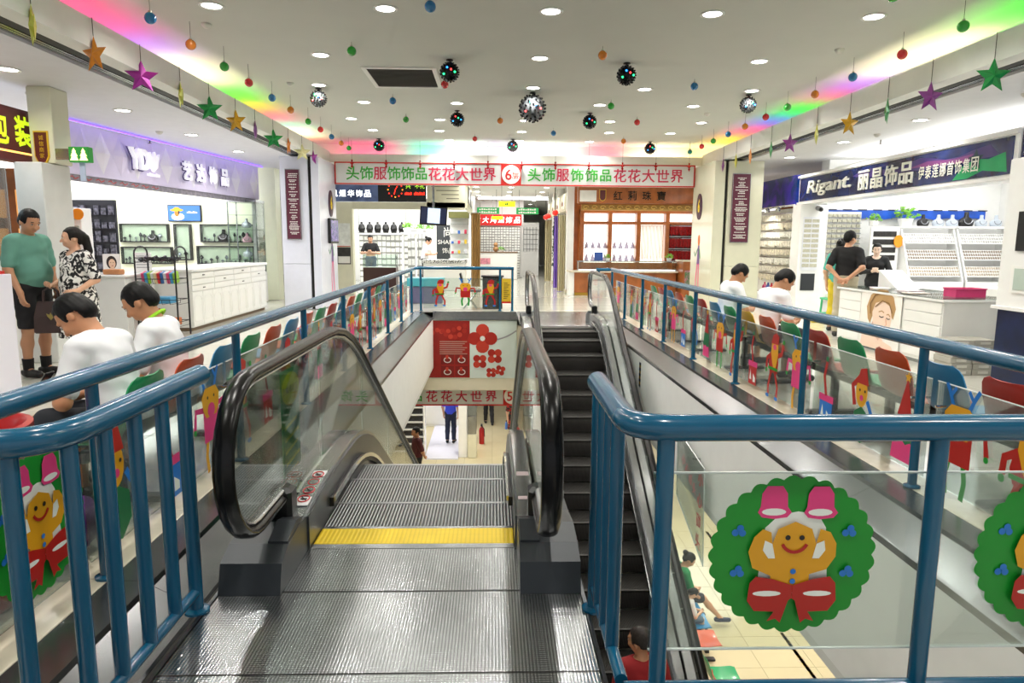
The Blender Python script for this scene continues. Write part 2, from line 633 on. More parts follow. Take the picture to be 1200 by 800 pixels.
# ------------------------------------------------------------------ cove light strips (coloured LED runs lying in the coves)
LEDC = dict(g='25ff3a', p='ff5a96', b='4a78ff', v='b070ff', y='ffd23a', w='fff0c8', r='ff5030', c='50ffe0', W='f4fff4')
LEDS = dict(g=9, p=9, b=9, v=9, y=11, w=22, r=8, c=10, W=24)
def led_run(seq, axis, fixed, start, z, side):
    pos = start
    for k, L in seq:
        m = emit_mat('led_'+k, LEDC[k], LEDS[k])
        if axis == 'y':
            o = B(fixed-0.03, fixed+0.03, pos+0.01, pos+L-0.01, z, z+0.025).build('led_strip', m)
        else:
            o = B(pos+0.01, pos+L-0.01, fixed-0.03, fixed+0.03, z, z+0.025).build('led_strip', m)
        o['kind'] = 'structure'
        pos += L
led_run([('g', 2.6), ('g', 2.5), ('p', 2.3), ('v', 1.0), ('w', 1.5), ('g', 1.4), ('y', 0.8), ('p', 1.2), ('c', 0.7), ('w', 1.2), ('r', 0.6)], 'y', XL-0.30, 1.0, ZS+0.102, 'left')
led_run([('g', 2.6), ('r', 2.2), ('g', 2.0), ('w', 2.0), ('v', 1.0), ('p', 0.9), ('g', 1.3), ('b', 1.0), ('p', 1.3), ('y', 1.6), ('w', 1.0)], 'y', XR+0.30, 1.0, ZS+0.102, 'right')
led_run([('p', 1.7), ('c', 1.0), ('W', 1.0), ('v', 0.6), ('W', 1.6), ('p', 1.3), ('w', 1.4), ('y', 0.4)], 'x', 17.12, XL+0.05, 3.422, 'back')

# ------------------------------------------------------------------ downlights
def lamp(name, loc, power, size=0.15, color=(1.0, 0.965, 0.90), parent=None, spread=2.6):
    d = bpy.data.lights.new(name, 'AREA')
    d.shape = 'DISK'
    d.size = size
    d.energy = power
    d.color = color
    d.spread = spread
    o = bpy.data.objects.new(name, d)
    COL.objects.link(o)
    o.location = loc
    if parent is not None:
        o.parent = parent
        o.location = Vector(loc)-parent.location
    return o
ring_me = MB().lathe([(0.095, 0.0), (0.125, 0.0), (0.128, -0.006), (0.122, -0.012), (0.097, -0.010)], 24, caps=False).mesh('trim_ring', mat('lamp_trim_white', 'e4e4e0', 0.4))
disc_me = MB().lathe([(0.096, -0.005), (0.05, -0.009), (0.004, -0.010)], 24).mesh('diffuser', m_glow)
def downlight(x, y, z, label, group, power):
    t = thing('downlight', label, 'downlight', (x, y, z), group)
    link('trim_ring', ring_me, t, True)
    link('diffuser', disc_me, t, True)
    lamp('lamp_light', (x, y, z-0.02), power, parent=t)
ROWS = [(5.9, [-2.6, 0.6, 3.9]), (7.4, [-2.85, -1.1, 0.59, 2.26, 3.95]), (9.2, [-2.2, 0.6, 3.45]), (10.9, [-2.65, 0.61, 2.33, 4.0]), (12.15, [-2.2, -0.62, 1.83, 3.45]), (13.75, [-2.74, -1.03, 0.62, 2.28, 4.08]), (15.1, [-2.56, -1.15, 0.61, 2.49, 3.82]), (16.45, [-1.03, 0.61, 2.26])]
ROWS = [(1.0, [-2.2, 0.6, 3.4]), (2.6, [-2.8, -1.1, 2.3, 3.9]), (4.3, [-2.2, 0.6, 3.4])] + ROWS
for i, (y, xs) in enumerate(ROWS):
    for j, x in enumerate(xs):
        downlight(x, y, ZC, 'recessed ceiling downlight, %s from left in the %s row before the wide sign' % (ORD[j+1], ORD[len(ROWS)-i]) , 'downlights of the main ceiling', DOWNLIGHT_W)
for i, y in enumerate([5.5, 7.8, 10.1, 12.3, 14.5]):
    downlight(-5.2, y, 3.30, 'round downlight in the left aisle ceiling, %s from the near end' % ORD[i+1], 'downlights of the left aisle', SIDE_W)
    downlight(6.2, y, 3.30, 'round downlight in the right aisle ceiling, %s from the near end' % ORD[i+1], 'downlights of the right aisle', SIDE_W)
for i, y in enumerate([19.2, 21.2, 23.0, 25.0, 27.0, 30.0, 33.0]):  # last two rows are added lamps that brighten the dark corridor end
    for j, x in enumerate([-0.56, 0.6, 1.77]):
        downlight(x, y, 3.30, 'small corridor ceiling downlight, %s row from the wide sign, %s from the left' % (ORD[i+1], ORD[j+1]), 'downlights of the far corridor', SIDE_W)
for i, x in enumerate([3.2, 4.4, 5.6]):
    downlight(x, 18.6, 3.30, 'round downlight before the wooden jewellery shop, %s from the left' % ORD[i+1], 'downlights before the jewellery shop', SIDE_W*1.5)
for i, (x, y) in enumerate([(-2.4, 17.0), (-0.4, 17.5), (1.2, 17.5), (-3.0, 20.5), (-0.6, 21), (3.6, 8.0), (3.6, 11.0), (4.8, 9.5), (5.5, 6.5), (3.4, 14.0), (-3.0, 12), (-3.0, 9), (5.0, 13)]):
    downlight(x, y, -1.24, 'round downlight in the ceiling of the floor below, %s around the void' % ORD[i+1], 'downlights of the floor below', LOWER_W)
# ================================================================== escalators
m_tread = ribbed('step_tread_ribs', '9a9d9e', 0.35, 0.85, 55, 'X', 0.9, 0.12)
m_tread_dk = ribbed('dark_step_ribs', '3a3835', 0.5, 0.55, 70, 'X', 0.7, 0.3)
m_riser = ribbed('riser_ribs', '565350', 0.5, 0.5, 70, 'X', 0.7, 0.45)
m_deck = mat('bright_deck_steel', 'b4b6b7', 0.2, 0.95, var=0.06, scale=8)
m_plate = ribbed('landing_plate_grid', 'b9bdbf', 0.22, 0.95, 80, 'X', 0.12, 0.42, cross=80)
m_yellow = ribbed('yellow_comb_plate', 'e3c21d', 0.5, 0.1, 45, 'X', 0.3, 0.88)
m_clad = mat('escalator_cladding', 'd5d4cc', 0.45, 0.0, var=0.04)
m_skirt = mat('skirt_steel', '6d6f70', 0.3, 0.9, var=0.08)
def smooth_line(K, t):
    """height of the step band against the horizontal distance t from the upper comb"""
    s, w = math.tan(math.radians(30)), 0.5
    def ramp(u):   # integral of a 0->s slope ramp of half width w centred at 0
        if u < -w: return 0.0
        if u > w: return s*u
        return s*(u+w)**2/(4*w)
    z = -ramp(t-K)
    end = K + 4.7/s
    z = -(ramp(t-K)-ramp(t-end))
    return z
def escalator(name, label, cx, y0, sg, K, right_dark, plates, newel):
    root = thing(name, label, 'escalator', (cx, y0, 0))
    Y = lambda t: y0+sg*t
    zl = lambda t: smooth_line(K, t)
    T1 = K+4.7/math.tan(math.radians(30))+0.9      # lower comb
    def prism_t(pts, xa, xb, mb=None):
        mb = mb or MB()
        fr = Frame((0, y0, 0), (0, sg, 0), (0, 0, 1))
        s_ = fr.N.x
        return mb.prism(pts, fr, xa*s_, xb*s_)
    # truss cladding
    ts = [0.0+0.25*i for i in range(int((T1+0.8)/0.25)+1)]
    top = [(t, zl(t)-0.28) for t in ts]
    bot = [(t, max(zl(t)-1.0, -4.69)) for t in ts]
    prism_t(top+bot[::-1], cx-0.77, cx+0.77).build('truss_cladding', m_clad, root)
    # steps
    sm = MB()
    sm.cur = 0
    sm.box(-0.5, 0.5, -0.4, -0.004, -0.03, 0, 0.003)
    sm.cur = 1
    rp = []
    for i in range(7):
        a = i/6
        rp.append((-0.004-0.05*math.sin(a*PI/2)*a*0.9, -0.03-0.21*a))
    for i in range(6):
        (a0, b0), (a1, b1) = rp[i], rp[i+1]
        sm.add([(-0.5, a0, b0), (0.5, a0, b0), (0.5, a1, b1), (-0.5, a1, b1)], [(0, 3, 2, 1)])
        sm.add([(-0.5, a0-0.01, b0), (0.5, a0-0.01, b0), (0.5, a1-0.01, b1), (-0.5, a1-0.01, b1)], [(0, 1, 2, 3)])
    sm.cur = 2
    sm.box(-0.5, 0.5, -0.03, -0.002, -0.006, 0.0015)
    if sg < 0:   # local +y runs down the flight
        pass
    m_t = m_tread_dk if right_dark else m_tread
    me = sm.mesh('step', [m_t, m_riser, mat('dark_step_edge', '4a4845', 0.5, 0.5) if right_dark else mat('step_edge', '9fa1a2', 0.4, 0.7)])
    t = 0.62
    while t < T1+0.2:
        s = bpy.data.objects.new('step', me)
        COL.objects.link(s)
        s.parent = root
        s.location = (0, sg*t, zl(t-0.1))
        if sg < 0:
            s.rotation_euler = (0, 0, PI)
        t += 0.4
    # comb plates and landing plates
    fr = lambda a, b: sorted((Y(a), Y(b)))
    for a, b, m, nm in ((0.0, 0.05, m_steel, 'comb_edge'), (0.05, 0.235, m_yellow if not right_dark else m_steel, 'comb_plate'), (0.235, 0.27, m_steel, 'comb_teeth')):
        q = fr(a, b)
        B(cx-0.5, cx+0.5, q[0]+0.001, q[1]-0.001, -0.02, 0.006 if nm != 'comb_teeth' else 0.003, 0.002).build(nm, m, root)
    for a, b, hw in plates:
        q = fr(a, b)
        B(cx-hw, cx+hw, q[0]+0.003, q[1]-0.003, -0.03, 0.004, 0.002).build('landing_plate', m_plate, root)
    for a, b, hw in plates:
        q = Y(a)
        B(cx-hw, cx+hw, q-0.0035, q+0.0035, 0.0042, 0.0052).build('plate_joint', m_black, root)
    for s_ in (-1, 1):     # dark gap frame round the plates
        xa, xb = sorted((cx+s_*0.775, cx+s_*0.79))
        q = fr(plates[-1][0], 0.0)
        B(xa, xb, q[0], q[1], -0.03, 0.008).build('landing_frame', m_steel_dk, root)
    # newel / balustrade geometry in (t, z)
    def rail(t):                       # handrail height over the slope
        return zl(t+0.0) + 0.95
    R = 0.33
    n0 = newel
    arc = []
    for i in range(13):                # from under the newel up and over to the top run
        a = -PI/2 - PI*i/12
        arc.append((n0+R*math.cos(a)*0.92, 0.62+R*math.sin(a)))
    tops = [0.25*i + n0 for i in range(int((T1+0.75-n0)/0.25)+1)]
    run = [(t, rail(t)) for t in tops[1:]]
    tail_t = run[-1][0]
    arc2 = []
    for i in range(13):
        a = PI/2 - PI*i/12
        arc2.append((tail_t+R*math.cos(a)*0.92, -4.7+0.62+R*math.sin(a)))
    hand = [(n0+0.42, 0.29)] + arc + run + arc2[1:] + [(tail_t-0.42, -4.7+0.29)]
    prof = []
    for i in range(12):
        a = 2*PI*i/12
        prof.append((0.043*math.cos(a), 0.026*math.sin(a)))
    for s_ in (-1, 1):
        x = cx+s_*0.62
        MB().sweep([(x, Y(t), z) for t, z in hand], prof).build('handrail', m_rubber, root, 60)
        # guide just inside the handrail
        inner = []
        for i, (t, z) in enumerate(hand):
            a = hand[max(i-1, 0)]; b = hand[min(i+1, len(hand)-1)]
            dx, dz = b[0]-a[0], b[1]-a[1]
            L = math.hypot(dx, dz) or 1
            inner.append((t+dz/L*0.034, z-dx/L*0.034))
        MB().sweep([(x, Y(t), z) for t, z in inner], [(a*0.6, b*0.45) for a, b in prof]).build('handrail_guide', m_steel, root, 60)
        # deck profiles
        def deck(t):
            return zl(t-0.12)+0.24 if t > 0.3 else 0.24-0.16*max(0, min(1, (0.3-t)/0.95))**1.2
        # glass panels
        cuts = [n0-0.40, 0.75, 2.0, 3.25, 4.5, 5.75, 7.0, 8.25, tail_t+0.45]
        ghand = inner
        for a, b in zip(cuts[:-1], cuts[1:]):
            if a == cuts[0]:
                up = [p for p in ghand[1:] if p[0] <= b-0.01 or p[1] < 0.5]
                up = [p for p in up if p[0] <= b-0.01 and p[1] > -1]
                lo = [(t, deck(t)) for t in (b-0.008, 0.5, 0.3, 0.1, -0.1)]
                up = up + [(b-0.008, rail(b)-0.034)]
            elif b == cuts[-1]:
                up = [(a+0.008, rail(a)-0.034)] + [p for p in ghand if p[0] >= a+0.02 and p[1] < -1]
                lo = [(t, deck(t)) for t in (tail_t-0.3, tail_t-0.8, a+0.008)]
                up = [p for p in up if p[0] >= a]
            else:
                up = [(a+0.008, rail(a)-0.034)] + [p for p in ghand if a+0.03 < p[0] < b-0.03 and p[1] > rail(p[0])-0.1] + [(b-0.008, rail(b)-0.034)]
                lo = [(b-0.008, deck(b)), ((a+b)/2, deck((a+b)/2)), (a+0.008, deck(a))]
            prism_t(up+lo, x-0.005, x+0.005).build('glass_panel', m_glass, root)
        # inner deck, sloping front cabinet, skirt and outer deck
        xi0, xi1 = sorted((cx+s_*0.515, cx+s_*0.60))
        dt = [n0+0.12+0.2*i for i in range(int((T1+0.7-n0)/0.2))]
        prism_t([(t, deck(t)) for t in dt]+[(t, min(zl(t)-0.25, deck(t)-0.05)) for t in dt[::-1]], xi0, xi1).build('inner_deck', m_deck, root, 30)
        xs0, xs1 = sorted((cx+s_*0.503, cx+s_*0.514))
        dts = [0.0+0.2*i for i in range(int(T1/0.2))]
        prism_t([(t, deck(t)-0.03) for t in dts]+[(t, zl(t)-0.27) for t in dts[::-1]], xs0, xs1).build('skirt_panel', m_skirt, root)
        xo0, xo1 = sorted((cx+s_*0.635, cx+s_*0.775))
        dt2 = [0.3+0.2*i for i in range(int((T1+0.3)/0.2))]
        prism_t([(t, deck(t)-0.06) for t in dt2]+[(t, zl(t)-0.35) for t in dt2[::-1]], xo0, xo1).build('outer_deck', m_steel, root, 30)
        # front cabinet under the newel
        xc0, xc1 = sorted((cx+s_*0.512, cx+s_*0.775))
        cab = [(n0-0.05, 0.005), (n0-0.01, 0.13), (n0+0.1, 0.17), (n0+0.28, 0.19), (0.1, 0.16), (0.40, 0.14), (0.40, -0.02), (n0-0.05, -0.02)]
        prism_t(cab, xc0, xc1).build('newel_base', m_dark, root)
        xd0, xd1 = sorted((cx+s_*0.516, cx+s_*0.604))
        prism_t([(n0+0.10, 0.18), (n0+0.24, 0.222), (n0+0.34, deck(n0+0.34)+0.006), (n0+0.34, 0.10), (n0+0.10, 0.10)], xd0, xd1).build('newel_cover', m_dark, root)
        # handrail inlet
        B(x-0.056, x+0.056, min(Y(n0+0.32), Y(n0+0.44)), max(Y(n0+0.32), Y(n0+0.44)), 0.17, 0.335, 0.02).build('handrail_inlet', m_black, root)
        # skirt brush with a bright end
        br = [(t, zl(t)+0.085) for t in [0.42+0.15*i for i in range(int(T1/0.15)-2)]]
        xb = cx+s_*0.492
        MB().sweep([(xb, Y(t), z) for t, z in br], [(-0.012, -0.03), (0.012, -0.03), (0.012, 0.02), (-0.012, 0.02)]).build('skirt_brush', m_black, root)
        MB().sweep([(xb-s_*0.016, Y(t), z+0.012) for t, z in br], [(-0.006, -0.012), (0.006, -0.012), (0.006, 0.014), (-0.006, 0.014)]).build('brush_strip', m_chrome, root)
    return root, deck, Y
CXL, CXR = -0.39, 1.30
esc_l, deck_l, Yl = escalator('escalator', 'descending escalator with yellow comb plate and ribbed steel landing in the foreground', CXL, 3.2, 1, 1.45, False,
    [(-0.42, 0.0, 0.60), (-0.99, -0.42, 0.772), (-1.58, -0.99, 0.772), (-2.17, -1.58, 0.772), (-2.76, -2.17, 0.772)], -0.40)
esc_r, deck_r, Yr = escalator('escalator', 'dark-stepped escalator rising to the far corridor on the right', CXR, 12.6, -1, 1.2, True,
    [(-0.5, 0.0, 0.60), (-1.2, -0.5, 0.772), (-1.9, -1.2, 0.772), (-2.26, -1.9, 0.772)], -0.55)
# safety stickers on the left deck (four ringed pictograms on a white strip) and a plain light one on the right
m_sticker = mat('white_sticker', 'e9e9ea', 0.35)
m_ringred = mat('pictogram_red', 'c8202a', 0.4)
m_ink = mat('black_ink', '141414', 0.5)
def deck_frame(x):
    a = Vector((x, Yl(0.04), deck_l(0.04))); b = Vector((x, Yl(0.46), deck_l(0.46)))
    return Frame(a, (0, b.y-a.y, b.z-a.z), (-1, 0, 0.0)), (b-a).length
fr_, L_ = deck_frame(CXL-0.556)
st = MB().prism([(0.0, -0.036), (L_, -0.036), (L_, 0.036), (0, 0.036)], fr_, 0.002, 0.006).build('warning_sticker', m_sticker, esc_l)
for k in range(4):
    u = 0.07+k*0.098
    ring = [(u+0.036*math.cos(a), 0.028*math.sin(a)) for a in [2*PI*i/20 for i in range(20)]]
    mb = MB().tube([fr_(p[0], p[1], 0.009) for p in ring], 0.0032, 6, closed=True)
    mb.build('pictogram_ring', m_ringred, st)
    mb = MB().prism([(u-0.006, -0.016), (u+0.006, -0.016), (u+0.008, 0.004), (u+0.004, 0.016), (u-0.005, 0.016), (u-0.012, 0.002)], fr_, 0.006, 0.008)
    mb.prism([(u-0.026, -0.016), (u-0.021, -0.019), (u+0.026, 0.016), (u+0.021, 0.019)], fr_, 0.0082, 0.0095)
    mb.build('pictogram', m_ink, st)
fr2_, _ = deck_frame(CXL+0.556)
MB().prism([(0.06, -0.034), (L_-0.02, -0.034), (L_-0.02, 0.034), (0.06, 0.034)], fr2_, 0.002, 0.006).build('blank_sticker', mat('pinkish_sticker', 'd7c3c6', 0.25), esc_l)
MB().lathe([(0.012, 0), (0.014, 0.004), (0.009, 0.007)], 14, (CXL+0.556, Yl(-0.22), 0.19)).build('stop_button', m_red, esc_l)
# ================================================================== railings
def shape_circle(cx, cy, rx, ry=None, n=20, a0=0, a1=2*PI):
    ry = ry or rx
    k = n if a1-a0 >= 2*PI-1e-6 else n+1
    return [(cx+rx*math.cos(a0+(a1-a0)*i/n), cy+ry*math.sin(a0+(a1-a0)*i/n)) for i in range(k)]
def stroke(pts, w):
    """thick poly-line outline"""
    L, R = [], []
    for i, p in enumerate(pts):
        a = pts[max(i-1, 0)]; b = pts[min(i+1, len(pts)-1)]
        dx, dy = b[0]-a[0], b[1]-a[1]
        l = math.hypot(dx, dy) or 1
        nx, ny = -dy/l*w/2, dx/l*w/2
        L.append((p[0]+nx, p[1]+ny)); R.append((p[0]-nx, p[1]-ny))
    return L+R[::-1]
def arcp(cx, cy, r, a0, a1, n=10, ry=None):
    ry = ry or r
    return [(cx+r*math.cos(a0+(a1-a0)*i/n), cy+ry*math.sin(a0+(a1-a0)*i/n)) for i in range(n+1)]
SC_COL = dict(G='0a8f26', D='0b6b3c', R='b3170e', P='e23a80', Y='e0a012', B='1a72c8', K='1a1412', W='eef2ec', O='d9701a', V='6b4a86')
def sticker(parent, T, shapes, k=1.0, name='sticker'):
    keys = []
    mb = MB()
    for i, (c, pts) in enumerate(shapes):
        if c not in keys: keys.append(c)
        mb.cur = keys.index(c)
        mb.prism([(u*k, v*k) for u, v in pts], T, 0.0005+0.0006*i, 0.001+0.0006*i)
    return mb.build(name, [mat('sticker_'+c, SC_COL[c], 0.45, var=0.03) for c in keys], parent)
def wreath():
    S = []
    pts = []
    n = 29
    for i in range(n):
        a0, a1 = 2*PI*i/n, 2*PI*(i+1)/n
        for q in range(6):
            a = a0+(a1-a0)*q/6
            r = 0.475+0.025*math.sin(PI*q/6)
            pts.append((r*math.cos(a), 0.98*r*math.sin(a)))
    S.append(('G', pts))
    S.append(('W', [(-0.2, -0.18), (-0.17, 0.17), (-0.09, 0.25), (0.02, 0.27), (0.14, 0.25), (0.19, 0.17), (0.22, -0.18), (0.12, -0.24), (-0.12, -0.24)]))
    for sx in (-1, 1):
        c = 0.135*sx+0.01
        S.append(('P', [(c-0.095, 0.265), (c-0.08, 0.30), (c-0.075, 0.38), (c-0.045, 0.425), (c+0.045, 0.425), (c+0.075, 0.38), (c+0.08, 0.30), (c+0.105, 0.265), (c+0.08, 0.235), (c, 0.225), (c-0.07, 0.235)]))
        S.append(('W', shape_circle(c, 0.268, 0.072, 0.022, 14)))
        for v in (0.15, -0.10):
            u = sx*0.325
            for du, dv in ((-0.022, -0.008), (0.02, -0.01), (0.006, 0.02)):
                S.append(('B', shape_circle(u+du, v+dv, 0.021, n=12)))
    S.append(('Y', [(-0.13, -0.22), (-0.13, -0.12), (-0.24, -0.07), (-0.27, 0.03), (-0.24, 0.12), (-0.19, 0.17), (-0.14, 0.15), (-0.13, 0.08), (-0.10, 0.17), (0.0, 0.215), (0.10, 0.17), (0.13, 0.08), (0.15, 0.17), (0.21, 0.15), (0.25, 0.08), (0.25, 0.0), (0.20, -0.08), (0.10, -0.11), (0.10, -0.22)]))
    for sx in (-1, 1):
        S.append(('W', [(sx*0.13, 0.08), (sx*0.175, 0.10), (sx*0.185, 0.04), (sx*0.15, -0.01), (sx*0.11, -0.01)]))
        S.append(('K', shape_circle(sx*0.041, 0.118, 0.016, n=12)))
    S.append(('R', stroke(arcp(0, 0.115, 0.08, PI+0.45, 2*PI-0.45, 10, 0.085), 0.02)))
    for v in (-0.09, -0.15):
        S.append(('B', shape_circle(0.0, v, 0.017, n=12)))
    for sx in (-1, 1):
        S.append(('R', [(0, -0.155-0.02), (sx*0.12, -0.135), (sx*0.22, -0.12), (sx*0.255, -0.16), (sx*0.265, -0.27), (sx*0.22, -0.335), (sx*0.10, -0.34), (sx*0.14, -0.40), (sx*0.09, -0.385), (sx*0.06, -0.41), (sx*0.02, -0.27), (0, -0.255)]))
        S.append(('W', shape_circle(sx*0.15, -0.225, 0.085, 0.017, 14)))
    return S
def santa(c='R'):
    S = [('R', [(-0.16, -0.02), (-0.13, 0.12), (-0.05, 0.16), (0.06, 0.15), (0.12, 0.02), (0.10, -0.12), (-0.12, -0.12)])]
    S.append(('R', stroke([(0.08, 0.10), (0.20, 0.14), (0.24, 0.26)], 0.06)))
    S.append(('G', shape_circle(0.245, 0.29, 0.03, n=10)))
    S.append(('R', stroke([(-0.10, 0.10), (-0.21, 0.04), (-0.22, -0.08)], 0.06)))
    S.append(('G', shape_circle(-0.22, -0.11, 0.03, n=10)))
    S.append(('Y', [(-0.09, 0.24), (0.09, 0.24), (0.11, 0.12), (0.07, -0.02), (0.02, -0.10), (-0.04, -0.02), (-0.10, 0.12)]))
    S.append(('P', shape_circle(0, 0.20, 0.05, 0.035, 12)))
    S.append(('R', [(-0.10, 0.24), (-0.06, 0.34), (0.03, 0.38), (0.12, 0.34), (0.10, 0.24)]))
    S.append(('R', stroke([(-0.07, -0.11), (-0.13, -0.30), (-0.12, -0.40)], 0.05)))
    S.append(('R', stroke([(0.05, -0.11), (0.14, -0.28), (0.13, -0.40)], 0.05)))
    S.append(('B', shape_circle(-0.14, -0.42, 0.05, 0.025, 10)))
    S.append(('B', shape_circle(0.12, -0.42, 0.05, 0.025, 10)))
    S.append(('G', [(-0.15, -0.05), (0.12, -0.05), (0.12, -0.085), (-0.15, -0.085)]))
    return S
def reindeer(b='R', l='G'):
    S = []
    for sx in (-1, 1):
        S.append(('B', stroke([(sx*0.08, 0.24), (sx*0.14, 0.36), (sx*0.18, 0.42)], 0.035)))
        S.append(('B', stroke([(sx*0.13, 0.33), (sx*0.07, 0.40)], 0.03)))
        S.append((b, stroke([(sx*0.12, 0.10), (sx*0.27, 0.12), (sx*0.30, -0.02)], 0.05)))
        S.append(('G', shape_circle(sx*0.30, -0.04, 0.025, n=8)))
        S.append((l, stroke([(sx*0.08, -0.14), (sx*0.11, -0.28), (sx*0.09, -0.42)], 0.05)))
    S.append((b, [(-0.15, 0.12), (0.15, 0.12), (0.15, -0.17), (-0.15, -0.17)]))
    S.append(('Y', [(-0.15, 0.10), (-0.17, 0.2), (-0.10, 0.27), (0.10, 0.27), (0.17, 0.2), (0.15, 0.10), (0.10, 0.03), (-0.10, 0.03)]))
    S.append(('P', shape_circle(0, 0.08, 0.07, 0.06, 14)))
    for sx in (-1, 1):
        S.append(('K', shape_circle(sx*0.06, 0.19, 0.014, n=8)))
    return S
def tree_s():
    return [('P', [(-0.16, -0.36), (0.16, -0.36), (0.13, -0.10), (-0.13, -0.10)]),
            ('D', [(-0.15, -0.16), (-0.10, -0.20), (-0.03, -0.17), (0.04, -0.21), (0.10, -0.18), (0.15, -0.2), (0.12, 0.02), (-0.10, 0.04)]),
            ('R', [(-0.10, 0.03), (0.10, 0.02), (0.02, 0.33), (0.0, 0.34)]),
            ('Y', [(0.01+0.05*r*math.cos(PI/2+i*PI/5), 0.36+0.05*r*math.sin(PI/2+i*PI/5)) for i in range(10) for r in ((1,) if i % 2 == 0 else (0.45,))])]
def gift(c='B'):
    return [(c, [(-0.13, -0.4), (0.13, -0.4), (0.13, -0.16), (-0.13, -0.16)]), ('W', [(-0.10, -0.34), (-0.03, -0.34), (-0.07, -0.2)]), ('W', [(0.02, -0.36), (0.1, -0.36), (0.1, -0.3), (0.02, -0.25)]),
            ('P', [(-0.15, -0.16), (0.15, -0.16), (0.15, -0.09), (-0.15, -0.09)]),
            ('R', stroke([(0.0, -0.1), (-0.06, 0.1), (-0.02, 0.25)], 0.045)), ('D', shape_circle(-0.02, 0.28, 0.03, n=8))]
def elf():
    return [('D', [(-0.15, -0.36), (0.02, -0.40), (0.14, -0.30), (0.13, -0.12), (0.0, -0.05), (-0.12, -0.12)]), ('R', stroke([(-0.12, -0.06), (-0.17, 0.12), (-0.05, 0.22)], 0.06)),
            ('Y', shape_circle(-0.01, 0.08, 0.10, 0.14, 14)), ('R', [(-0.10, 0.16), (0.10, 0.16), (0.05, 0.32), (-0.05, 0.30)]), ('K', shape_circle(-0.04, 0.1, 0.014, n=8)), ('K', shape_circle(0.05, 0.1, 0.014, n=8)),
            ('B', stroke([(0.10, 0.02), (0.2, -0.12), (0.17, -0.25)], 0.05)), ('P', shape_circle(0.0, 0.03, 0.03, n=8))]
STK = [santa, reindeer, tree_s, elf, gift, lambda: reindeer('P', 'Y'), santa, lambda: gift('R')]
def flange_post(x, y, ztop, r, root, zb=0.008):
    MB().cyl((x, y, zb), (x, y, ztop), r, n=14).lathe([(r+0.022, 0), (r+0.022, 0.010), (r+0.004, 0.018)], 16, (x, y, zb)).build('post', m_teal, root, 40)
def long_railing(label, x, ys, y0, y1, side, seed):
    root = thing('railing', label, 'railing', (x, y0, 0))
    MB().tube([(x, y0, 0.92), (x, y1, 0.92)], 0.0425, 16).build('top_rail', m_teal, root, 50)
    for y in ys:
        flange_post(x, y, 0.89, 0.027, root)
    xp = x + side*0.085
    ends = [y0+0.05] + list(ys) + [y1]
    rnd = random.Random(seed)
    k = seed
    for a, b in zip(ends[:-1], ends[1:]):
        if b-a < 0.4:
            continue
        p = B(xp-0.004, xp+0.004, a+0.03, b-0.03, 0.06, 0.69).build('acrylic_panel', m_acrylic, root)
        MB().box(xp-0.0045, xp+0.0045, a+0.03, b-0.03, 0.686, 0.691).build('panel_edge', mat('bright_acrylic_edge', 'd6dedb', 0.2), p)
        for yy in (a+0.12, b-0.12):
            MB().cyl((x+side*0.02, yy, 0.55), (xp, yy, 0.55), 0.008, n=8).build('clip', m_chrome, p)
        n = max(1, int((b-a)/0.52))
        if seed == 3 and a < 1:
            sticker(p, face_right(xp+0.0045, 2.63, 0.385), wreath(), 0.60)
            n = 0
        for i in range(n):
            yc = a+(b-a)*(i+0.5)/n
            T = face_right(xp+0.0045, yc, 0.37) if side < 0 else face_left(xp-0.0045, yc, 0.37)
            sticker(p, T, STK[k % 8](), 0.78)
            k += 1
    return root
YSL = [2.92+1.657*i for i in range(8)]
YSR = [4.02+1.57*i for i in range(7)]
rail_l = long_railing('long teal railing with cartoon sticker panels along the left edge of the void', -1.72, YSL, 0.6, 14.85, -1, 3)
rail_r = long_railing('long teal railing with cartoon sticker panels along the right edge of the void', 2.62, [2.45]+YSR+[14.95], 2.0, 15.05, 1, 6)
# railing closing the far end of the void
fr_root = thing('railing', 'short teal railing with cartoon stickers closing the far end of the void', 'railing', (-0.6, 14.93, 0))
MB().tube([(-1.72, 14.85, 0.92), (-1.68, 14.92, 0.935), (-1.6, 14.95, 0.94), (0.46, 14.95, 0.94)], 0.036, 14).build('top_rail', m_teal, fr_root, 50)
for x in (-1.57, 0.16, 0.43):
    flange_post(x, 14.95, 0.92, 0.025, fr_root)
p = B(-1.52, 0.11, 15.02, 15.028, 0.06, 0.72).build('acrylic_panel', m_acrylic, fr_root)
for i, s in enumerate((santa, reindeer, santa)):
    sticker(p, face_cam(-1.15+i*0.55, 15.019, 0.42), s(), 0.72)
notice = B(0.2, 0.4, 14.925, 14.935, 0.18, 0.72).build('notice_board', mat('notice_yellow', 'd8b52a', 0.5), fr_root)
B(0.2, 0.4, 14.921, 14.925, 0.18, 0.22).build('notice_band', m_red, notice)
nb = MB()
for i in range(9):
    nb.box(0.24, 0.24+0.13*(0.5+0.5*((i*7) % 5)/4), 14.922, 14.925, 0.28+i*0.042, 0.292+i*0.042)
nb.build('notice_text', m_ink, notice)
# the short return of the right railing at the far end
rr = thing('railing', 'short teal return railing at the far right corner beside the escalator head', 'railing', (2.4, 15.0, 0))
MB().tube([(2.28, 15.05, 0.92), (2.58, 15.05, 0.92)], 0.036, 14).build('top_rail', m_teal, rr, 50)
flange_post(2.34, 15.05, 0.9, 0.025, rr)
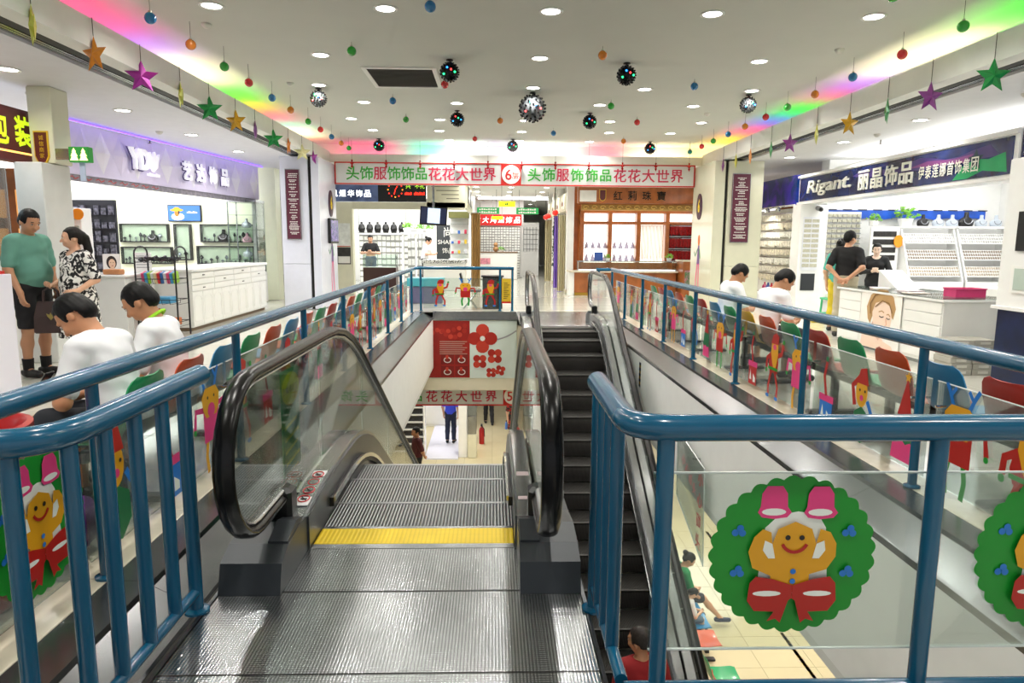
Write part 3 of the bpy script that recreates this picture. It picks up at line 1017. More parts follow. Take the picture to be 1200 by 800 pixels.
# near railings
def near_rail(label, path, posts, balus, lower, loc):
    root = thing('railing', label, 'railing', loc)
    MB().tube(path, 0.041, 18).build('top_rail', m_teal, root, 50)
    for (x, y, r) in posts:
        flange_post(x, y, 0.93, r, root, 0.005)
    for (x, y) in balus:
        MB().cyl((x, y, 0.10), (x, y, 0.935), 0.0245, n=14).build('baluster', m_teal, root, 50)
    for q in lower:
        MB().tube(q, 0.022, 12).build('bottom_rail', m_teal, root, 50)
    return root
def bend(p, q, r, c, n=8):
    """quarter bend from p to q round a corner c"""
    out = []
    for i in range(n+1):
        t = i/n
        out.append(tuple((1-t)**2*a + 2*t*(1-t)*b + t*t*d for a, b, d in zip(p, c, q)))
    return out
ZR = 0.952
near_r = near_rail('thick teal railing with gingerbread wreath panels in the right foreground',
    [(0.42, 2.67, ZR)] + bend((0.42, 2.10, ZR), (0.54, 1.98, ZR), 0, (0.42, 1.985, ZR)) + [(1.2, 1.98, ZR), (2.62, 1.98, ZR)],
    [(0.42, 2.62, 0.027)], [(0.42, 2.48), (0.42, 2.34), (0.42, 2.20)],
    [[(0.42, 2.62, 0.10), (0.42, 2.02, 0.10)], [(0.42, 1.98, 0.10), (2.6, 1.98, 0.10)]], (0.8, 1.98, 0))
for x in (0.525, 1.365, 2.2):
    flange_post(x, 1.98, 0.93, 0.027, near_r, 0.0)
for xa, xb in ((0.50, 1.405), (1.41, 2.3)):
    p = B(xa, xb, 2.012, 2.018, 0.21, 0.80).build('acrylic_panel', m_acrylic, near_r)
    B(xa, xb, 2.011, 2.019, 0.797, 0.802).build('panel_edge', MATS['bright_acrylic_edge'], p)
    B(xa, xb, 2.011, 2.019, 0.208, 0.213).build('panel_edge', MATS['bright_acrylic_edge'], p)
    sticker(p, face_cam(xa+0.447 if xa < 1 else 1.80, 2.0115, 0.53), wreath(), 0.535)
near_l = near_rail('thick teal railing with close balusters in the left foreground',
    [(-1.2, 2.79, 0.955)] + bend((-1.2, 2.0, 0.955), (-1.36, 1.80, 0.955), 0, (-1.2, 1.81, 0.955)) + [(-1.72, 1.80, 0.955)],
    [(-1.2, 2.63, 0.027)], [(-1.2, 2.45), (-1.2, 2.26), (-1.2, 2.08), (-1.21, 1.92), (-1.31, 1.82), (-1.52, 1.80)],
    [[(-1.2, 2.63, 0.09), (-1.2, 1.9, 0.09), (-1.31, 1.82, 0.09), (-1.7, 1.80, 0.09)]], (-1.2, 2.2, 0))
# ================================================================== benches of plastic shell seats
def shell_mesh(color):
    prof = [(0.425, 0.405, 0.17), (0.415, 0.432, 0.195), (0.36, 0.437, 0.21), (0.22, 0.425, 0.215), (0.08, 0.425, 0.215), (0.02, 0.45, 0.212), (-0.015, 0.51, 0.21), (-0.045, 0.60, 0.208), (-0.07, 0.68, 0.203), (-0.085, 0.735, 0.19), (-0.094, 0.762, 0.165), (-0.098, 0.776, 0.12)]
    cols = 9
    G = []
    for d, z, hw in prof:
        row = []
        for j in range(cols):
            u = -1+2*j/(cols-1)
            lift = 0.022*u*u
            back = min(1.0, max(0.0, (z-0.44)/0.15))
            row.append(Vector((hw*u, d+lift*back, z+lift*(1-back))))
        G.append(row)
    n, m = len(G), cols
    N = [[None]*m for _ in range(n)]
    for i in range(n):
        for j in range(m):
            a = G[min(i+1, n-1)][j]-G[max(i-1, 0)][j]
            b = G[i][min(j+1, m-1)]-G[i][max(j-1, 0)]
            N[i][j] = b.cross(a).normalized()
    vs = [tuple(G[i][j]) for i in range(n) for j in range(m)] + [tuple(G[i][j]+N[i][j]*0.009) for i in range(n) for j in range(m)]
    K = n*m
    fs = []
    for i in range(n-1):
        for j in range(m-1):
            a, b, c, d = i*m+j, i*m+j+1, (i+1)*m+j+1, (i+1)*m+j
            fs.append((a, b, c, d)); fs.append((K+d, K+c, K+b, K+a))
    rim = [(0, j) for j in range(m)] + [(i, m-1) for i in range(1, n)] + [(n-1, j) for j in range(m-2, -1, -1)] + [(i, 0) for i in range(n-2, 0, -1)]
    for q in range(len(rim)):
        a = rim[q][0]*m+rim[q][1]; b = rim[(q+1) % len(rim)][0]*m+rim[(q+1) % len(rim)][1]
        fs.append((b, a, K+a, K+b))
    return MB().add(vs, fs).mesh('seat', color, 50)
SEATC = dict(green='1f9a5f', orange='d5532a', blue='2f86b8', red='b92a22', yellow='d9a91f')
seat_me = {k: shell_mesh(mat('seat_plastic_'+k, v, 0.3, var=0.05, coat=0.2)) for k, v in SEATC.items()}
m_beamblk = mat('bench_beam_black', '1b1c1e', 0.45)
def bench(cols, x, y0, face, z, label, group, pitch=0.55):
    """row of shell seats on one beam; y0 is the first seat's centre; face = -1 looks to -x, +1 to +x"""
    n = len(cols)
    root = thing('bench', label, 'bench', (x, y0+(n-1)*pitch/2, z), group)
    rz = PI/2 if face < 0 else -PI/2
    for i, c in enumerate(cols):
        s = link('seat', seat_me[c], root, True)
        s.location = (0, (i-(n-1)/2)*pitch, 0)
        s.rotation_euler = (0, 0, rz)
        s['label'] = c+' plastic shell seat'
        br = MB().box(-0.10, 0.10, -0.11, 0.11, 0.39, 0.418, 0.004).mesh('seat_bracket', m_beamblk)
        b = link('seat_bracket', br, root, True)
        b.location = (face*0.2, (i-(n-1)/2)*pitch, 0)
    L = (n-1)*pitch/2+0.2
    link('beam', MB().box(face*0.2-0.03, face*0.2+0.03, -L, L, 0.33, 0.39, 0.006).mesh('beam', m_beamblk), root, True)
    for s in (-1, 1):
        yy = s*(L-0.35)
        link('leg', MB().box(face*0.2-0.025, face*0.2+0.025, yy-0.035, yy+0.035, 0.03, 0.335, 0.005).mesh('leg', m_beamblk), root, True)
        link('foot', MB().box(face*0.2-0.24, face*0.2+0.24, yy-0.045, yy+0.045, 0.0, 0.035, 0.01).mesh('foot', m_beamblk), root, True)
    return root
LC = ['green', 'orange', 'blue', 'green', 'orange', 'blue', 'orange', 'green', 'red', 'blue', 'orange', 'green', 'blue', 'orange', 'green', 'blue']
RC = ['red', 'blue', 'orange', 'green', 'red', 'green', 'orange', 'yellow', 'green', 'blue', 'red', 'green', 'orange', 'blue', 'red', 'green']
for i in range(4):
    bench(LC[i*4:i*4+4], -1.96, 3.72+i*2.2, -1, 0.0, 'bench of coloured plastic seats behind the left railing, %s from the near end' % ORD[i+1], 'benches along the left railing')
    bench(RC[i*4:i*4+4], 2.86, 3.55+i*2.2, 1, 0.0, 'bench of coloured plastic seats behind the right railing, %s from the near end' % ORD[i+1], 'benches along the right railing')
# ================================================================== ceiling ornaments
m_cap = mat('bauble_cap', 'b8b4a8', 0.3, 0.8)
m_thread = mat('hanging_thread', '4a4640', 0.6)
BCOL = dict(blue='1a6fa8', orange='d77a1c', green='23a32b', red='c92222', teal='1b8a83')
bm = {k: MB().ball((0, 0, 0), 0.056, 16, 10).mesh('ball', mat('bauble_'+k, v, 0.15, 0.0, var=0.05, coat=0.7), 60) for k, v in BCOL.items()}
cap_me = MB().lathe([(0.016, 0.05), (0.016, 0.068), (0.006, 0.072)], 10).mesh('cap', m_cap)
def bauble(x, y, z, c, label, group, ztop=ZC):
    t = thing('bauble', label, 'bauble', (x, y, z), group)
    link('ball', bm[c], t, True)
    link('cap', cap_me, t, True)
    link('thread', MB().cyl((0, 0, 0.07), (0, 0, ztop-z), 0.0025, n=5).mesh('thread', m_thread), t, True)
Lrow = [(7.04, 'blue'), (7.93, 'orange'), (8.87, 'green'), (9.72, 'red'), (10.70, 'blue'), (11.65, 'orange'), (12.72, 'green'), (13.6, 'red'), (14.5, 'blue'), (15.4, 'orange'), (16.2, 'green')]
for i, (y, c) in enumerate(Lrow):
    bauble(-3.3, y, 3.61, c, '%s bauble on a thread, %s from the near end of the left row' % (c, ORD[i+1]), 'baubles along the left cove')
Rrow = [(6.89, 'green'), (7.89, 'red'), (8.95, 'blue'), (9.98, 'orange'), (10.9, 'green'), (11.75, 'red'), (12.7, 'orange'), (13.6, 'blue'), (14.5, 'green'), (15.3, 'red'), (16.2, 'teal')]
for i, (y, c) in enumerate(Rrow):
    bauble(4.57, y, 3.61, c, '%s bauble on a thread, %s from the near end of the right row' % (c, ORD[i+1]), 'baubles along the right cove')
MID = [(-0.61, 7.0, 'blue', 'at the top edge of the picture near the middle'), (-1.69, 8.61, 'green', 'left of the dark air vent'), (-0.70, 10.3, 'red', 'just right of the dark air vent'), (-1.62, 11.5, 'blue', 'below the dark air vent'), (-1.62, 13.2, 'green', 'between two left mirror balls'),
       (0.13, 13.2, 'orange', 'left of the big mirror ball'), (-0.40, 15.5, 'red', 'near the middle of the wide sign'), (1.32, 8.63, 'orange', 'left of the right front mirror ball'), (2.9, 10.2, 'blue', 'right of the right front mirror ball'), (1.95, 11.7, 'green', 'behind the right front mirror ball'),
       (2.7, 13.2, 'red', 'right of the middle mirror ball'), (1.25, 14.6, 'blue', 'behind the big mirror ball'), (2.9, 15.6, 'orange', 'near the right far mirror ball'), (3.64, 6.5, 'green', 'at the top edge on the right')]
for x, y, c, wh in MID:
    bauble(x, y, 3.745, c, '%s bauble under the main ceiling %s' % (c, wh), 'baubles under the middle of the ceiling')
# small red drops in front of the sign
dm = MB().lathe([(0.002, -0.10), (0.03, -0.04), (0.012, -0.02), (0.045, 0.02), (0.012, 0.06), (0.025, 0.085), (0.003, 0.11)], 8).mesh('drop', mat('ornament_red_foil', 'b5201f', 0.25, 0.4))
for i in range(11):
    x = -3.32+i*0.80
    t = thing('drop_ornament', 'tiny red hanging drop before the wide sign, %s from the left' % ORD[i+1], 'ornament', (x, 16.60, 3.30), 'red drops before the wide sign')
    link('drop', dm, t, True)
    link('thread', MB().cyl((0, 0, 0.10), (0, 0, ZC-3.30), 0.003, n=5).mesh('thread', m_thread), t, True)
# stars
def star_mesh(c):
    pts = []
    for i in range(10):
        r = 0.18 if i % 2 == 0 else 0.078
        a = PI/2+i*PI/5
        pts.append((r*math.cos(a), r*math.sin(a)))
    vs = [(u, 0.0, v) for u, v in pts] + [(0, -0.03, 0), (0, 0.03, 0)]
    fs = []
    for i in range(10):
        j = (i+1) % 10
        fs += [(j, i, 10), (i, j, 11)]
    return MB().add(vs, fs).mesh('star_body', c)
STC = dict(yellow='c9c93c', orange='e08a1c', magenta='a8309c', green='1f9a4a', gold='d8a41a', purple='8a3a8c', white='d8d6a0')
stm = {k: star_mesh(mat('foil_star_'+k, v, 0.3, 0.25, var=0.1, scale=20, coat=0.3)) for k, v in STC.items()}
SL = [(6.15, 'yellow', -52), (7.05, 'orange', -25), (7.95, 'magenta', 15), (8.9, 'yellow', -58), (9.77, 'green', 5), (10.73, 'gold', -15), (11.58, 'purple', -65), (12.5, 'green', 5), (13.4, 'orange', -60), (14.33, 'white', 5), (15.2, 'magenta', -45)]
SR = [(7.05, 'green', -5), (8.05, 'purple', 10), (8.92, 'green', 55), (9.85, 'gold', 20), (10.84, 'yellow', 62), (11.8, 'purple', 20), (12.6, 'green', 66), (13.6, 'orange', 66), (14.4, 'yellow', 68), (15.2, 'purple', 70)]
for S, x, nm in ((SL, XL+0.02, 'left'), (SR, XR-0.02, 'right')):
    for i, (y, c, a) in enumerate(S):
        z = 3.27 if nm == 'left' else 3.19
        t = thing('star_ornament', '%s foil star hanging from the %s beam, %s from the near end' % (c, nm, ORD[i+1]), 'star', (x, y, z), 'foil stars along the %s beam' % nm)
        link('star_body', stm[c], t, True)
        link('thread', MB().cyl((0, 0, 0.17), (0, 0, ZL-z), 0.004, n=5).mesh('thread', m_thread), t, True)
        t.rotation_euler = (0, 0, math.radians(a))
# mirror balls with studs
def mirror_ball(r, dark):
    b = MB().ball((0, 0, 0), r*0.9, 24, 14).mesh('globe', mat('ball_black' if dark else 'ball_silver', '15161a' if dark else '74787c', 0.22, 0.6, var=0.2, scale=30), 60)
    st = MB()
    n = 90
    lens = []
    for i in range(n):
        z = 1-2*(i+0.5)/n
        a = i*2.399963
        q = math.sqrt(1-z*z)
        d = Vector((q*math.cos(a), q*math.sin(a), z))
        st.cyl(d*r*0.86, d*r*1.0, r*0.075, n=6)
    return b, st.mesh('stud_lenses', mat('lens_black', '0d0e12', 0.15, 0.5, coat=0.5))
gb, gs = mirror_ball(0.132, True)
sb, ss = mirror_ball(0.132, False)
cb, cs = mirror_ball(0.222, False)
mount_me = MB().lathe([(0.045, 0.0), (0.05, -0.012), (0.012, -0.02), (0.012, -0.05)], 12).mesh('ceiling_mount', m_black)
lens_cols = [emit_mat('ball_light_'+k, v, 2.5) for k, v in (('green', '30ff90'), ('blue', '3090ff'), ('red', 'ff4040'))]
for x, y, k, wh in [(0.624, 11.26, 'c', 'large studded mirror ball hanging in the middle of the ceiling'), (-0.57, 9.35, 'd', 'black studded party ball just right of the air vent'), (1.76, 9.39, 'd', 'black studded party ball with blue lights right of centre, nearest'),
                    (-2.72, 11.15, 's', 'silver studded mirror ball left of the air vent'), (-0.65, 12.83, 'd', 'black studded party ball behind the air vent, left of the large one'), (1.77, 12.91, 'd', 'black studded party ball just right of the large mirror ball'),
                    (4.06, 11.2, 's', 'silver studded mirror ball near the right cove'), (-2.64, 16.37, 'd', 'black studded ball by the left end of the wide sign'), (3.67, 16.36, 'd', 'black studded ball by the right end of the wide sign'), (0.45, 16.2, 's', 'silver studded ball right above the floor number on the sign')]:
    z = 3.61 if k == 'c' else 3.695
    t = thing('mirror_ball', wh, 'mirror ball', (x, y, z), 'studded party balls')
    g, s = dict(c=(cb, cs), d=(gb, gs), s=(sb, ss))[k]
    link('globe', g, t, True); o = link('stud_lenses', s, t, True); o['kind'] = 'stuff'
    q = link('ceiling_mount', mount_me, t, True); q.location = (0, 0, ZC-z)
    R = 0.222 if k == 'c' else 0.132
    for i in range(4):
        a = -PI/2 + (-0.6+0.4*i); e = -0.35+0.2*((i*3) % 4)
        d = Vector((math.cos(a)*math.cos(e), math.sin(a)*math.cos(e), math.sin(e)))*R*0.99
        o = link('coloured_light', MB().ball((0, 0, 0), 0.014, 8, 5).mesh('coloured_light', lens_cols[(i+len(wh)) % 3]), t, True)
        o.location = d
# air vent
v = thing('air_vent', 'dark rectangular air return grille in a white frame in the main ceiling', 'vent', (-1.3, 10.35, ZC))
fv = MB()
for a in ((-1.8, -0.78, 9.75, 9.81), (-1.8, -0.78, 10.9, 10.96), (-1.8, -1.74, 9.81, 10.9), (-0.84, -0.78, 9.81, 10.9)):
    fv.box(a[0], a[1], a[2], a[3], ZC-0.02, ZC)
fv.build('frame', m_beam, v)
B(-1.74, -0.84, 9.81, 10.9, ZC-0.006, ZC-0.001).build('backing', mat('vent_dark', '15130f', 0.8), v)
for i in range(18):
    B(-1.74, -0.84, 9.83+i*0.06, 9.845+i*0.06, ZC-0.018, ZC-0.006).build('slat', mat('vent_slat', '3a362c', 0.6), v)
# smoke detectors and sprinklers
det = MB().lathe([(0.055, 0.0), (0.055, -0.018), (0.04, -0.035), (0.022, -0.05), (0.004, -0.052)], 16).mesh('detector', mat('detector_white', 'd6d4cc', 0.5))
for x, y, z, wh in [(-5.75, 9.0, 3.30, 'left aisle, near'), (-5.6, 12.0, 3.30, 'left aisle, farther back'), (-3.15, 8.0, ZC, 'left cove row, near'), (-3.05, 10.8, ZC, 'left cove row, middle'), (4.2, 8.6, ZC, 'right cove row, near'), (3.9, 12.8, ZC, 'right cove row, farther back'), (6.35, 8.3, 3.30, 'right aisle, near'), (6.3, 11.4, 3.30, 'right aisle, farther back'), (0.4, 15.5, ZC, 'middle, near the wide sign')]:
    o = link('smoke_detector', det); o.location = (x, y, z)
    tag(o, 'small white smoke detector on the ceiling of the '+wh, 'detector', 'smoke detectors')
spr = MB().cyl((0, 0, 0), (0, 0, -0.07), 0.01, n=8).lathe([(0.03, -0.07), (0.035, -0.075), (0.004, -0.08)], 10).mesh('sprinkler', mat('sprinkler_brass', '6a6558', 0.4, 0.7))
for x, y, wh in [(-6.6, 9.6, 'over the left aisle by the violet shop front'), (-6.2, 12.9, 'over the left aisle farther along the violet shop front'), (6.9, 8.8, 'over the right aisle by the blue shop front'), (6.7, 12.0, 'over the right aisle farther along the blue shop front')]:
    o = link('sprinkler', spr); o.location = (x, y, 3.30)
    tag(o, 'small metal sprinkler head '+wh, 'sprinkler', 'sprinklers')
# ================================================================== columns and the wide sign
m_lilac = mat('gloss_lilac_white_panel', 'dfe2f0', 0.15, var=0.02, coat=0.3)
m_colcream = mat('gloss_cream_panel', 'd9d8c0', 0.2, var=0.02, coat=0.3)
m_maroon = mat('maroon_board', '5e1f37', 0.45, var=0.04)
def notice_lines(T, w, h, m, parent, seed):
    """rows of tiny lettering too small to read, drawn as short dashes"""
    rnd = random.Random(seed)
    mb = MB()
    v = h/2-0.09
    while v > -h/2+0.06:
        L = rnd.choice([0.5, 0.6, 0.72, 0.4, 0.25])*w
        u = -L/2
        while u < L/2:
            d = rnd.uniform(0.02, 0.05)
            mb.prism([(u, v), (u+d*0.8, v), (u+d*0.8, v+0.018), (u, v+0.018)], T, 0.001, 0.003)
            u += d
        v -= rnd.choice([0.032, 0.036, 0.06])
    o = mb.build('lettering', m, parent)
    o['kind'] = 'stuff'
def smudge(T, u, v, w, h, m, parent, n, w0=0.001, name='small_print'):
    """a line of print too small to read: short blocks of uneven height"""
    mb = MB()
    d = w/n
    for i in range(n):
        k = h*(0.7+0.3*((i*5) % 3)/2)
        a = u-w/2+i*d
        mb.prism([(a, v-h/2), (a+d*0.78, v-h/2), (a+d*0.78, v-h/2+k), (a, v-h/2+k)], T, w0, w0+0.004)
    o = mb.build(name, m, parent)
    o['kind'] = 'stuff'
    return o
def column(nm, x0, x1, xg0, xg1, xb0, xb1, mc, side, label):
    t = thing('column', label, 'column', ((x0+x1)/2, 15.5, 0))
    B(x0, x1, 15.2, 16.0, 0.012, 1.0, 0.006).build('lower_panel', mc, t)
    B(x0, x1, 15.2, 16.0, 1.006, 3.3, 0.006).build('upper_panel', mc, t)
    a, b = sorted((xg0, xg1))
    B(a, b, 15.26, 15.9, 0.012, 3.3).build('shutter_guide', m_slot, t)
    a, b = sorted((xb0, xb1))
    B(a, b, 15.2, 16.78, 0.012, 3.3, 0.006).build('return_panel', m_lilac if mc is m_lilac else m_colcream, t)
    return t
col_l = column('l', -4.59, -4.0, -3.999, -3.93, -3.929, -3.76, m_lilac, 1, 'glossy lilac-white column with dark shutter guide left of the wide sign')
col_r = column('r', 5.17, 5.95, 5.169, 5.10, 5.099, 4.86, m_colcream, -1, 'glossy cream column with dark shutter guide right of the wide sign')
m_paper = mat('white_print', 'e8e6e0', 0.6)
for x, wh, sd in ((-4.32, 'left', 1), (5.455, 'right', 2)):
    t = thing('notice_board', 'tall maroon notice board with white text on the %s column' % wh, 'notice board', (x, 15.19, 2.3), 'maroon notice boards')
    B(x-0.155 if wh == 'left' else x-0.20, x+0.155 if wh == 'left' else x+0.20, 15.17, 15.199, 1.53, 3.03, 0.003).build('board', m_maroon, t)
    hw = 0.155 if wh == 'left' else 0.20
    fv = MB()
    for a in ((-hw, -hw+0.012, 1.53, 3.03), (hw-0.012, hw, 1.53, 3.03), (-hw+0.012, hw-0.012, 1.53, 1.545), (-hw+0.012, hw-0.012, 3.015, 3.03)):
        fv.box(x+a[0], x+a[1], 15.162, 15.17, a[2], a[3])
    fv.build('frame', m_steel, t)
    notice_lines(face_cam(x, 15.168, 2.28), hw*2*0.92, 1.46, m_paper, t, sd)
# murals and floor badges on the inner sides of the columns
def badge_and_mural(T, t, sd):
    b = MB().prism(shape_circle(0, 0, 0.20, 0.30, 28), T, 0.001, 0.02).build('floor_badge', mat('badge_plum', '3f1a38', 0.4), t)
    text('6', T, 0.0, 0.02, 0.3, mat('badge_yellow', 'f0d21c', 0.4), b, width=0.15, height=0.32, w0=0.021, bold=0.05)
    fig = [('O', shape_circle(0.05, -0.78, 0.09, 0.13, 14)), ('V', [(0.0, -0.9), (0.12, -0.9), (0.16, -1.35), (-0.06, -1.35)]), ('P', stroke([(0.0, -1.33), (-0.08, -1.7), (-0.05, -2.05)], 0.06)), ('P', stroke([(0.1, -1.33), (0.12, -1.7), (0.18, -2.05)], 0.06)), ('D', stroke([(0.0, -0.98), (-0.2, -1.15), (-0.3, -1.05)], 0.05)), ('G', stroke([(0.12, -0.98), (0.2, -1.2)], 0.05))]
    sticker(t, T, fig, 1.0, 'mural_figure')
badge_and_mural(face_right(-3.759, 16.2, 2.36), col_l, 1)
badge_and_mural(face_left(4.859, 16.2, 2.36), col_r, 2)
# hanging monitor on the left column return
mt = thing('monitor', 'dark wall monitor with purple picture on the inner side of the left column', 'monitor', (-3.72, 16.2, 1.75))
B(-3.755, -3.69, 15.85, 16.65, 1.45, 2.02, 0.01).build('housing', m_black, mt)
scr = blotch('monitor_picture', '2a2b5c', '8a6a9a', 6, 0.5, 0.2, 0.2)
scr.node_tree.nodes['Principled BSDF'].inputs['Emission Strength'].default_value = 0.25
scr.node_tree.nodes['Principled BSDF'].inputs['Emission Color'].default_value = (0.25, 0.25, 0.6, 1)
B(-3.69, -3.686, 15.89, 16.61, 1.5, 1.98).build('screen', scr, mt)
# wide sign across the corridor mouth
def wide_sign(x0, x1, y, z0, z1, floor_no, label, xc):
    t = thing('wide_sign', label, 'sign', ((x0+x1)/2, y, z0))
    B(x0, x1, y, y+0.10, z0, z1, 0.004).build('box', mat('sign_silver_white', 'd3d6d6', 0.35, var=0.02), t)
    f = 0.03
    for a in ((x0, x1, z1-f, z1), (x0, x1, z0, z0+f), (x0, x0+f, z0+f, z1-f), (x1-f, x1, z0+f, z1-f)):
        B(a[0], a[1], y-0.012, y-0.0005, a[2], a[3]).build('frame', m_red, t)
    h = z1-z0
    B(xc-h*0.46, xc+h*0.46, y-0.008, y-0.0005, z0+f, z1-f).build('number_panel', m_red, t)
    T = face_cam(0, y-0.008, (z0+z1)/2)
    MB().prism(shape_circle(xc, 0, h*0.42, n=32), T, 0.001, 0.006).build('number_disc', mat('sign_white', 'efefec', 0.4), t)
    text(floor_no, T, xc-h*0.12, 0.0, 1, m_red, t, height=h*0.5, w0=0.007, bold=0.012)
    text('层', T, xc+h*0.20, -h*0.04, 1, m_red, t, height=h*0.30, w0=0.007)
    green = mat('sign_green', '2fa02c', 0.4); crim = mat('sign_crimson', 'c31f45', 0.4)
    S = '头饰服饰饰品花花大世界'
    C = 'ggcgggccccc'
    for (a, b) in ((x0+0.2, xc-h*0.55), (xc+h*0.6, x1-0.2)):
        w = b-a
        p = min(w/11.4, h*1.05)
        for i, ch in enumerate(S):
            u = (a+b)/2 + (i-5)*p
            text(ch, T, u, 0, 1, green if C[i] == 'g' else crim, t, width=h*0.60 if ch not in '品' else h*0.52, name='character', bold=0.014)
    return t
wide_sign(-3.75, 4.85, 16.68, 2.84, 3.36, '6', 'wide white sign with red frame and green and red characters across the corridor', 0.43)
for x in (-3.0, 0.43, 4.1):
    pass
# ================================================================== left shops
def led_ceiling(name, label, x0, x1, y0, y1, z, strength):
    t = thing(name, label, 'light panel', ((x0+x1)/2, (y0+y1)/2, z))
    B(x0, x1, y0, y1, z, z+0.02).build('diffuser', emit_mat('panel_glow_%g' % strength, 'ffffff', strength), t)
    fv = MB()
    for a in ((x0-0.05, x0, y0-0.05, y1+0.05), (x1, x1+0.05, y0-0.05, y1+0.05), (x0, x1, y0-0.05, y0), (x0, x1, y1, y1+0.05)):
        fv.box(a[0], a[1], a[2], a[3], z-0.01, z+0.03)
    fv.build('frame', m_white, t)
    MB().box((x0+x1)/2-0.02, (x0+x1)/2+0.02, (y0+y1)/2-0.02, (y0+y1)/2+0.02, z+0.02, 3.3).build('hanger', m_steel, t)
led_ceiling('ceiling_light', 'large white light panel over the violet-fronted shop', -9.6, -6.9, 11.2, 17.0, 3.0, 5.0)
# --- violet shop fascia with diamond facets
FO, FE = Vector((-6.6, 9.6, 2.50)), Vector((-5.75, 17.3, 2.50))
FD = (FE-FO).normalized()
FT = Frame(FO, FD, (0, 0, 1))
FL = (FE-FO).length
fas = thing('shop_fascia', 'white and violet faceted shop fascia with glowing letters on the left', 'shop sign', tuple((FO+FE)/2))
m_facet = [mat('facet_white', 'f2eefc', 0.4, var=0.02), mat('facet_lilac', 'e2daf6', 0.4, var=0.03)]
MB().box(0.9, FL, 0, 0.78, -0.12, -0.001, 0.0, FT).build('board', m_facet[1], fas)
MB().box(0.9, FL, 0.781, 0.795, -0.14, 0.10, 0.0, FT).build('top_cap', m_white, fas)
npan = 15
dw = (FL-0.95)/npan
for i in range(npan):
    u = 0.92+dw*(i+0.5)
    tall = 0.34
    vs = [FT(u-dw*0.46, 0.39, 0.0), FT(u, 0.39-tall, 0.0), FT(u+dw*0.46, 0.39, 0.0), FT(u, 0.39+tall, 0.0), FT(u, 0.39, 0.05)]
    MB().add(vs, [(0, 1, 4), (1, 2, 4), (2, 3, 4), (3, 0, 4)]).build('facet', m_facet[i % 2], fas)
neon = mat('letter_white_acrylic', 'f8f6ff', 0.3, emit=0.35)
vio = emit_mat('edge_glow_violet', '8a5cff', 2.0)
m_ltrshade = mat('letter_violet_shadow', '4a3a78', 0.5)  # offset dark copies paint the shadow edge of the letters
text('YD', FT, 2.89, 0.39, 1, m_ltrshade, fas, width=0.60, height=0.39, w0=0.05, depth=0.002, bold=0.05, name='letter_shadow')
text('YD', FT, 2.92, 0.40, 1, neon, fas, width=0.56, height=0.36, w0=0.055, depth=0.06, bold=0.03)
MB().prism([(3.3, 0.22), (3.42, 0.3), (3.5, 0.55), (3.42, 0.47), (3.36, 0.58), (3.3, 0.46), (3.22, 0.56), (3.22, 0.34)], FT, 0.055, 0.10).build('tulip_emblem', neon, fas)
smudge(FT, 3.35, 0.17, 0.4, 0.06, neon, fas, 6, 0.055)
for i, ch in enumerate('艺达饰品'):
    text(ch, FT, 4.41+i*0.5, 0.35, 1, m_ltrshade, fas, width=0.32, height=0.38, w0=0.05, depth=0.002, bold=0.04, name='letter_shadow')
    text(ch, FT, 4.45+i*0.5, 0.36, 1, neon, fas, width=0.30, height=0.36, w0=0.055, depth=0.03, bold=0.02, name='character')
MB().box(0.95, FL-0.02, 0.77, 0.779, 0.10, 0.14, 0.0, FT).build('edge_light', vio, fas)
MB().box(0.9, FL, -0.10, -0.002, -0.10, -0.03, 0.0, FT).build('lower_strip', mat('patterned_strip', '8e8a94', 0.5, var=0.3, scale=14), fas)
ps = MB()
for i in range(9):
    u = 1.0+i*0.3
    ps.prism(stroke([(u, -0.05), (u+0.06, -0.03), (u+0.12, -0.07), (u+0.2, -0.04)], 0.012), FT, -0.03, -0.026)
ps.build('painted_swirl', m_red, fas)
for u in (1.0, FL-0.1):      # posts that carry the fascia
    a = FT(u, 0, -0.08)
    B(a[0]-0.05, a[0]+0.05, a[1]-0.05, a[1]+0.05, 0.0, 2.5).build('post', m_gloss_white, fas)
# --- display wall facing the camera
WY = 17.6
m_wallcream = mat('display_wall_cream', 'e9ecd2', 0.5, var=0.02)
struct('wall_shop_left', B(-10.3, -5.45, WY, WY+0.4, 0, 3.3), m_wallcream)
m_stone = mat('dark_trinket', '26242a', 0.35, var=0.4, scale=30)
m_silver = mat('silver_trinket', 'b9bcc4', 0.25, 0.6, var=0.2, scale=40)
def bust(x, y, z, k, m, label, cat='bust', rz=0.0, group=None):
    """necklace display bust: neck and flared shoulders"""
    mb = MB()
    prof = [(0.095, 0.0, 0.055), (0.12, 0.015, 0.06), (0.135, 0.07, 0.058), (0.125, 0.11, 0.05), (0.085, 0.138, 0.044), (0.046, 0.155, 0.038), (0.036, 0.18, 0.034), (0.034, 0.235, 0.033), (0.026, 0.245, 0.026)]
    n = 14
    vs = []
    for rx, zz, ry in prof:
        for i in range(n):
            a = 2*PI*i/n
            vs.append((k*rx*math.cos(a), k*ry*math.sin(a), k*zz))
    fs = [(q*n+i, q*n+(i+1) % n, (q+1)*n+(i+1) % n, (q+1)*n+i) for q in range(len(prof)-1) for i in range(n)]
    fs += [tuple(range(n-1, -1, -1)), tuple(range((len(prof)-1)*n, len(prof)*n))]
    mb.add(vs, fs)
    t = thing('necklace_bust', label, cat, (x, y, z), group)
    link('bust_form', mb.mesh('bust_form', m, 50), t, True)
    neck = [(k*0.075*math.cos(a), -k*0.058-0.004*k, k*(0.12+0.075*math.sin(a))) for a in [PI+PI*i/12 for i in range(13)]]
    link('necklace', MB().tube(neck, k*0.007, 6).mesh('necklace', m_silver), t, True)
    t.rotation_euler = (0, 0, rz)
    return t
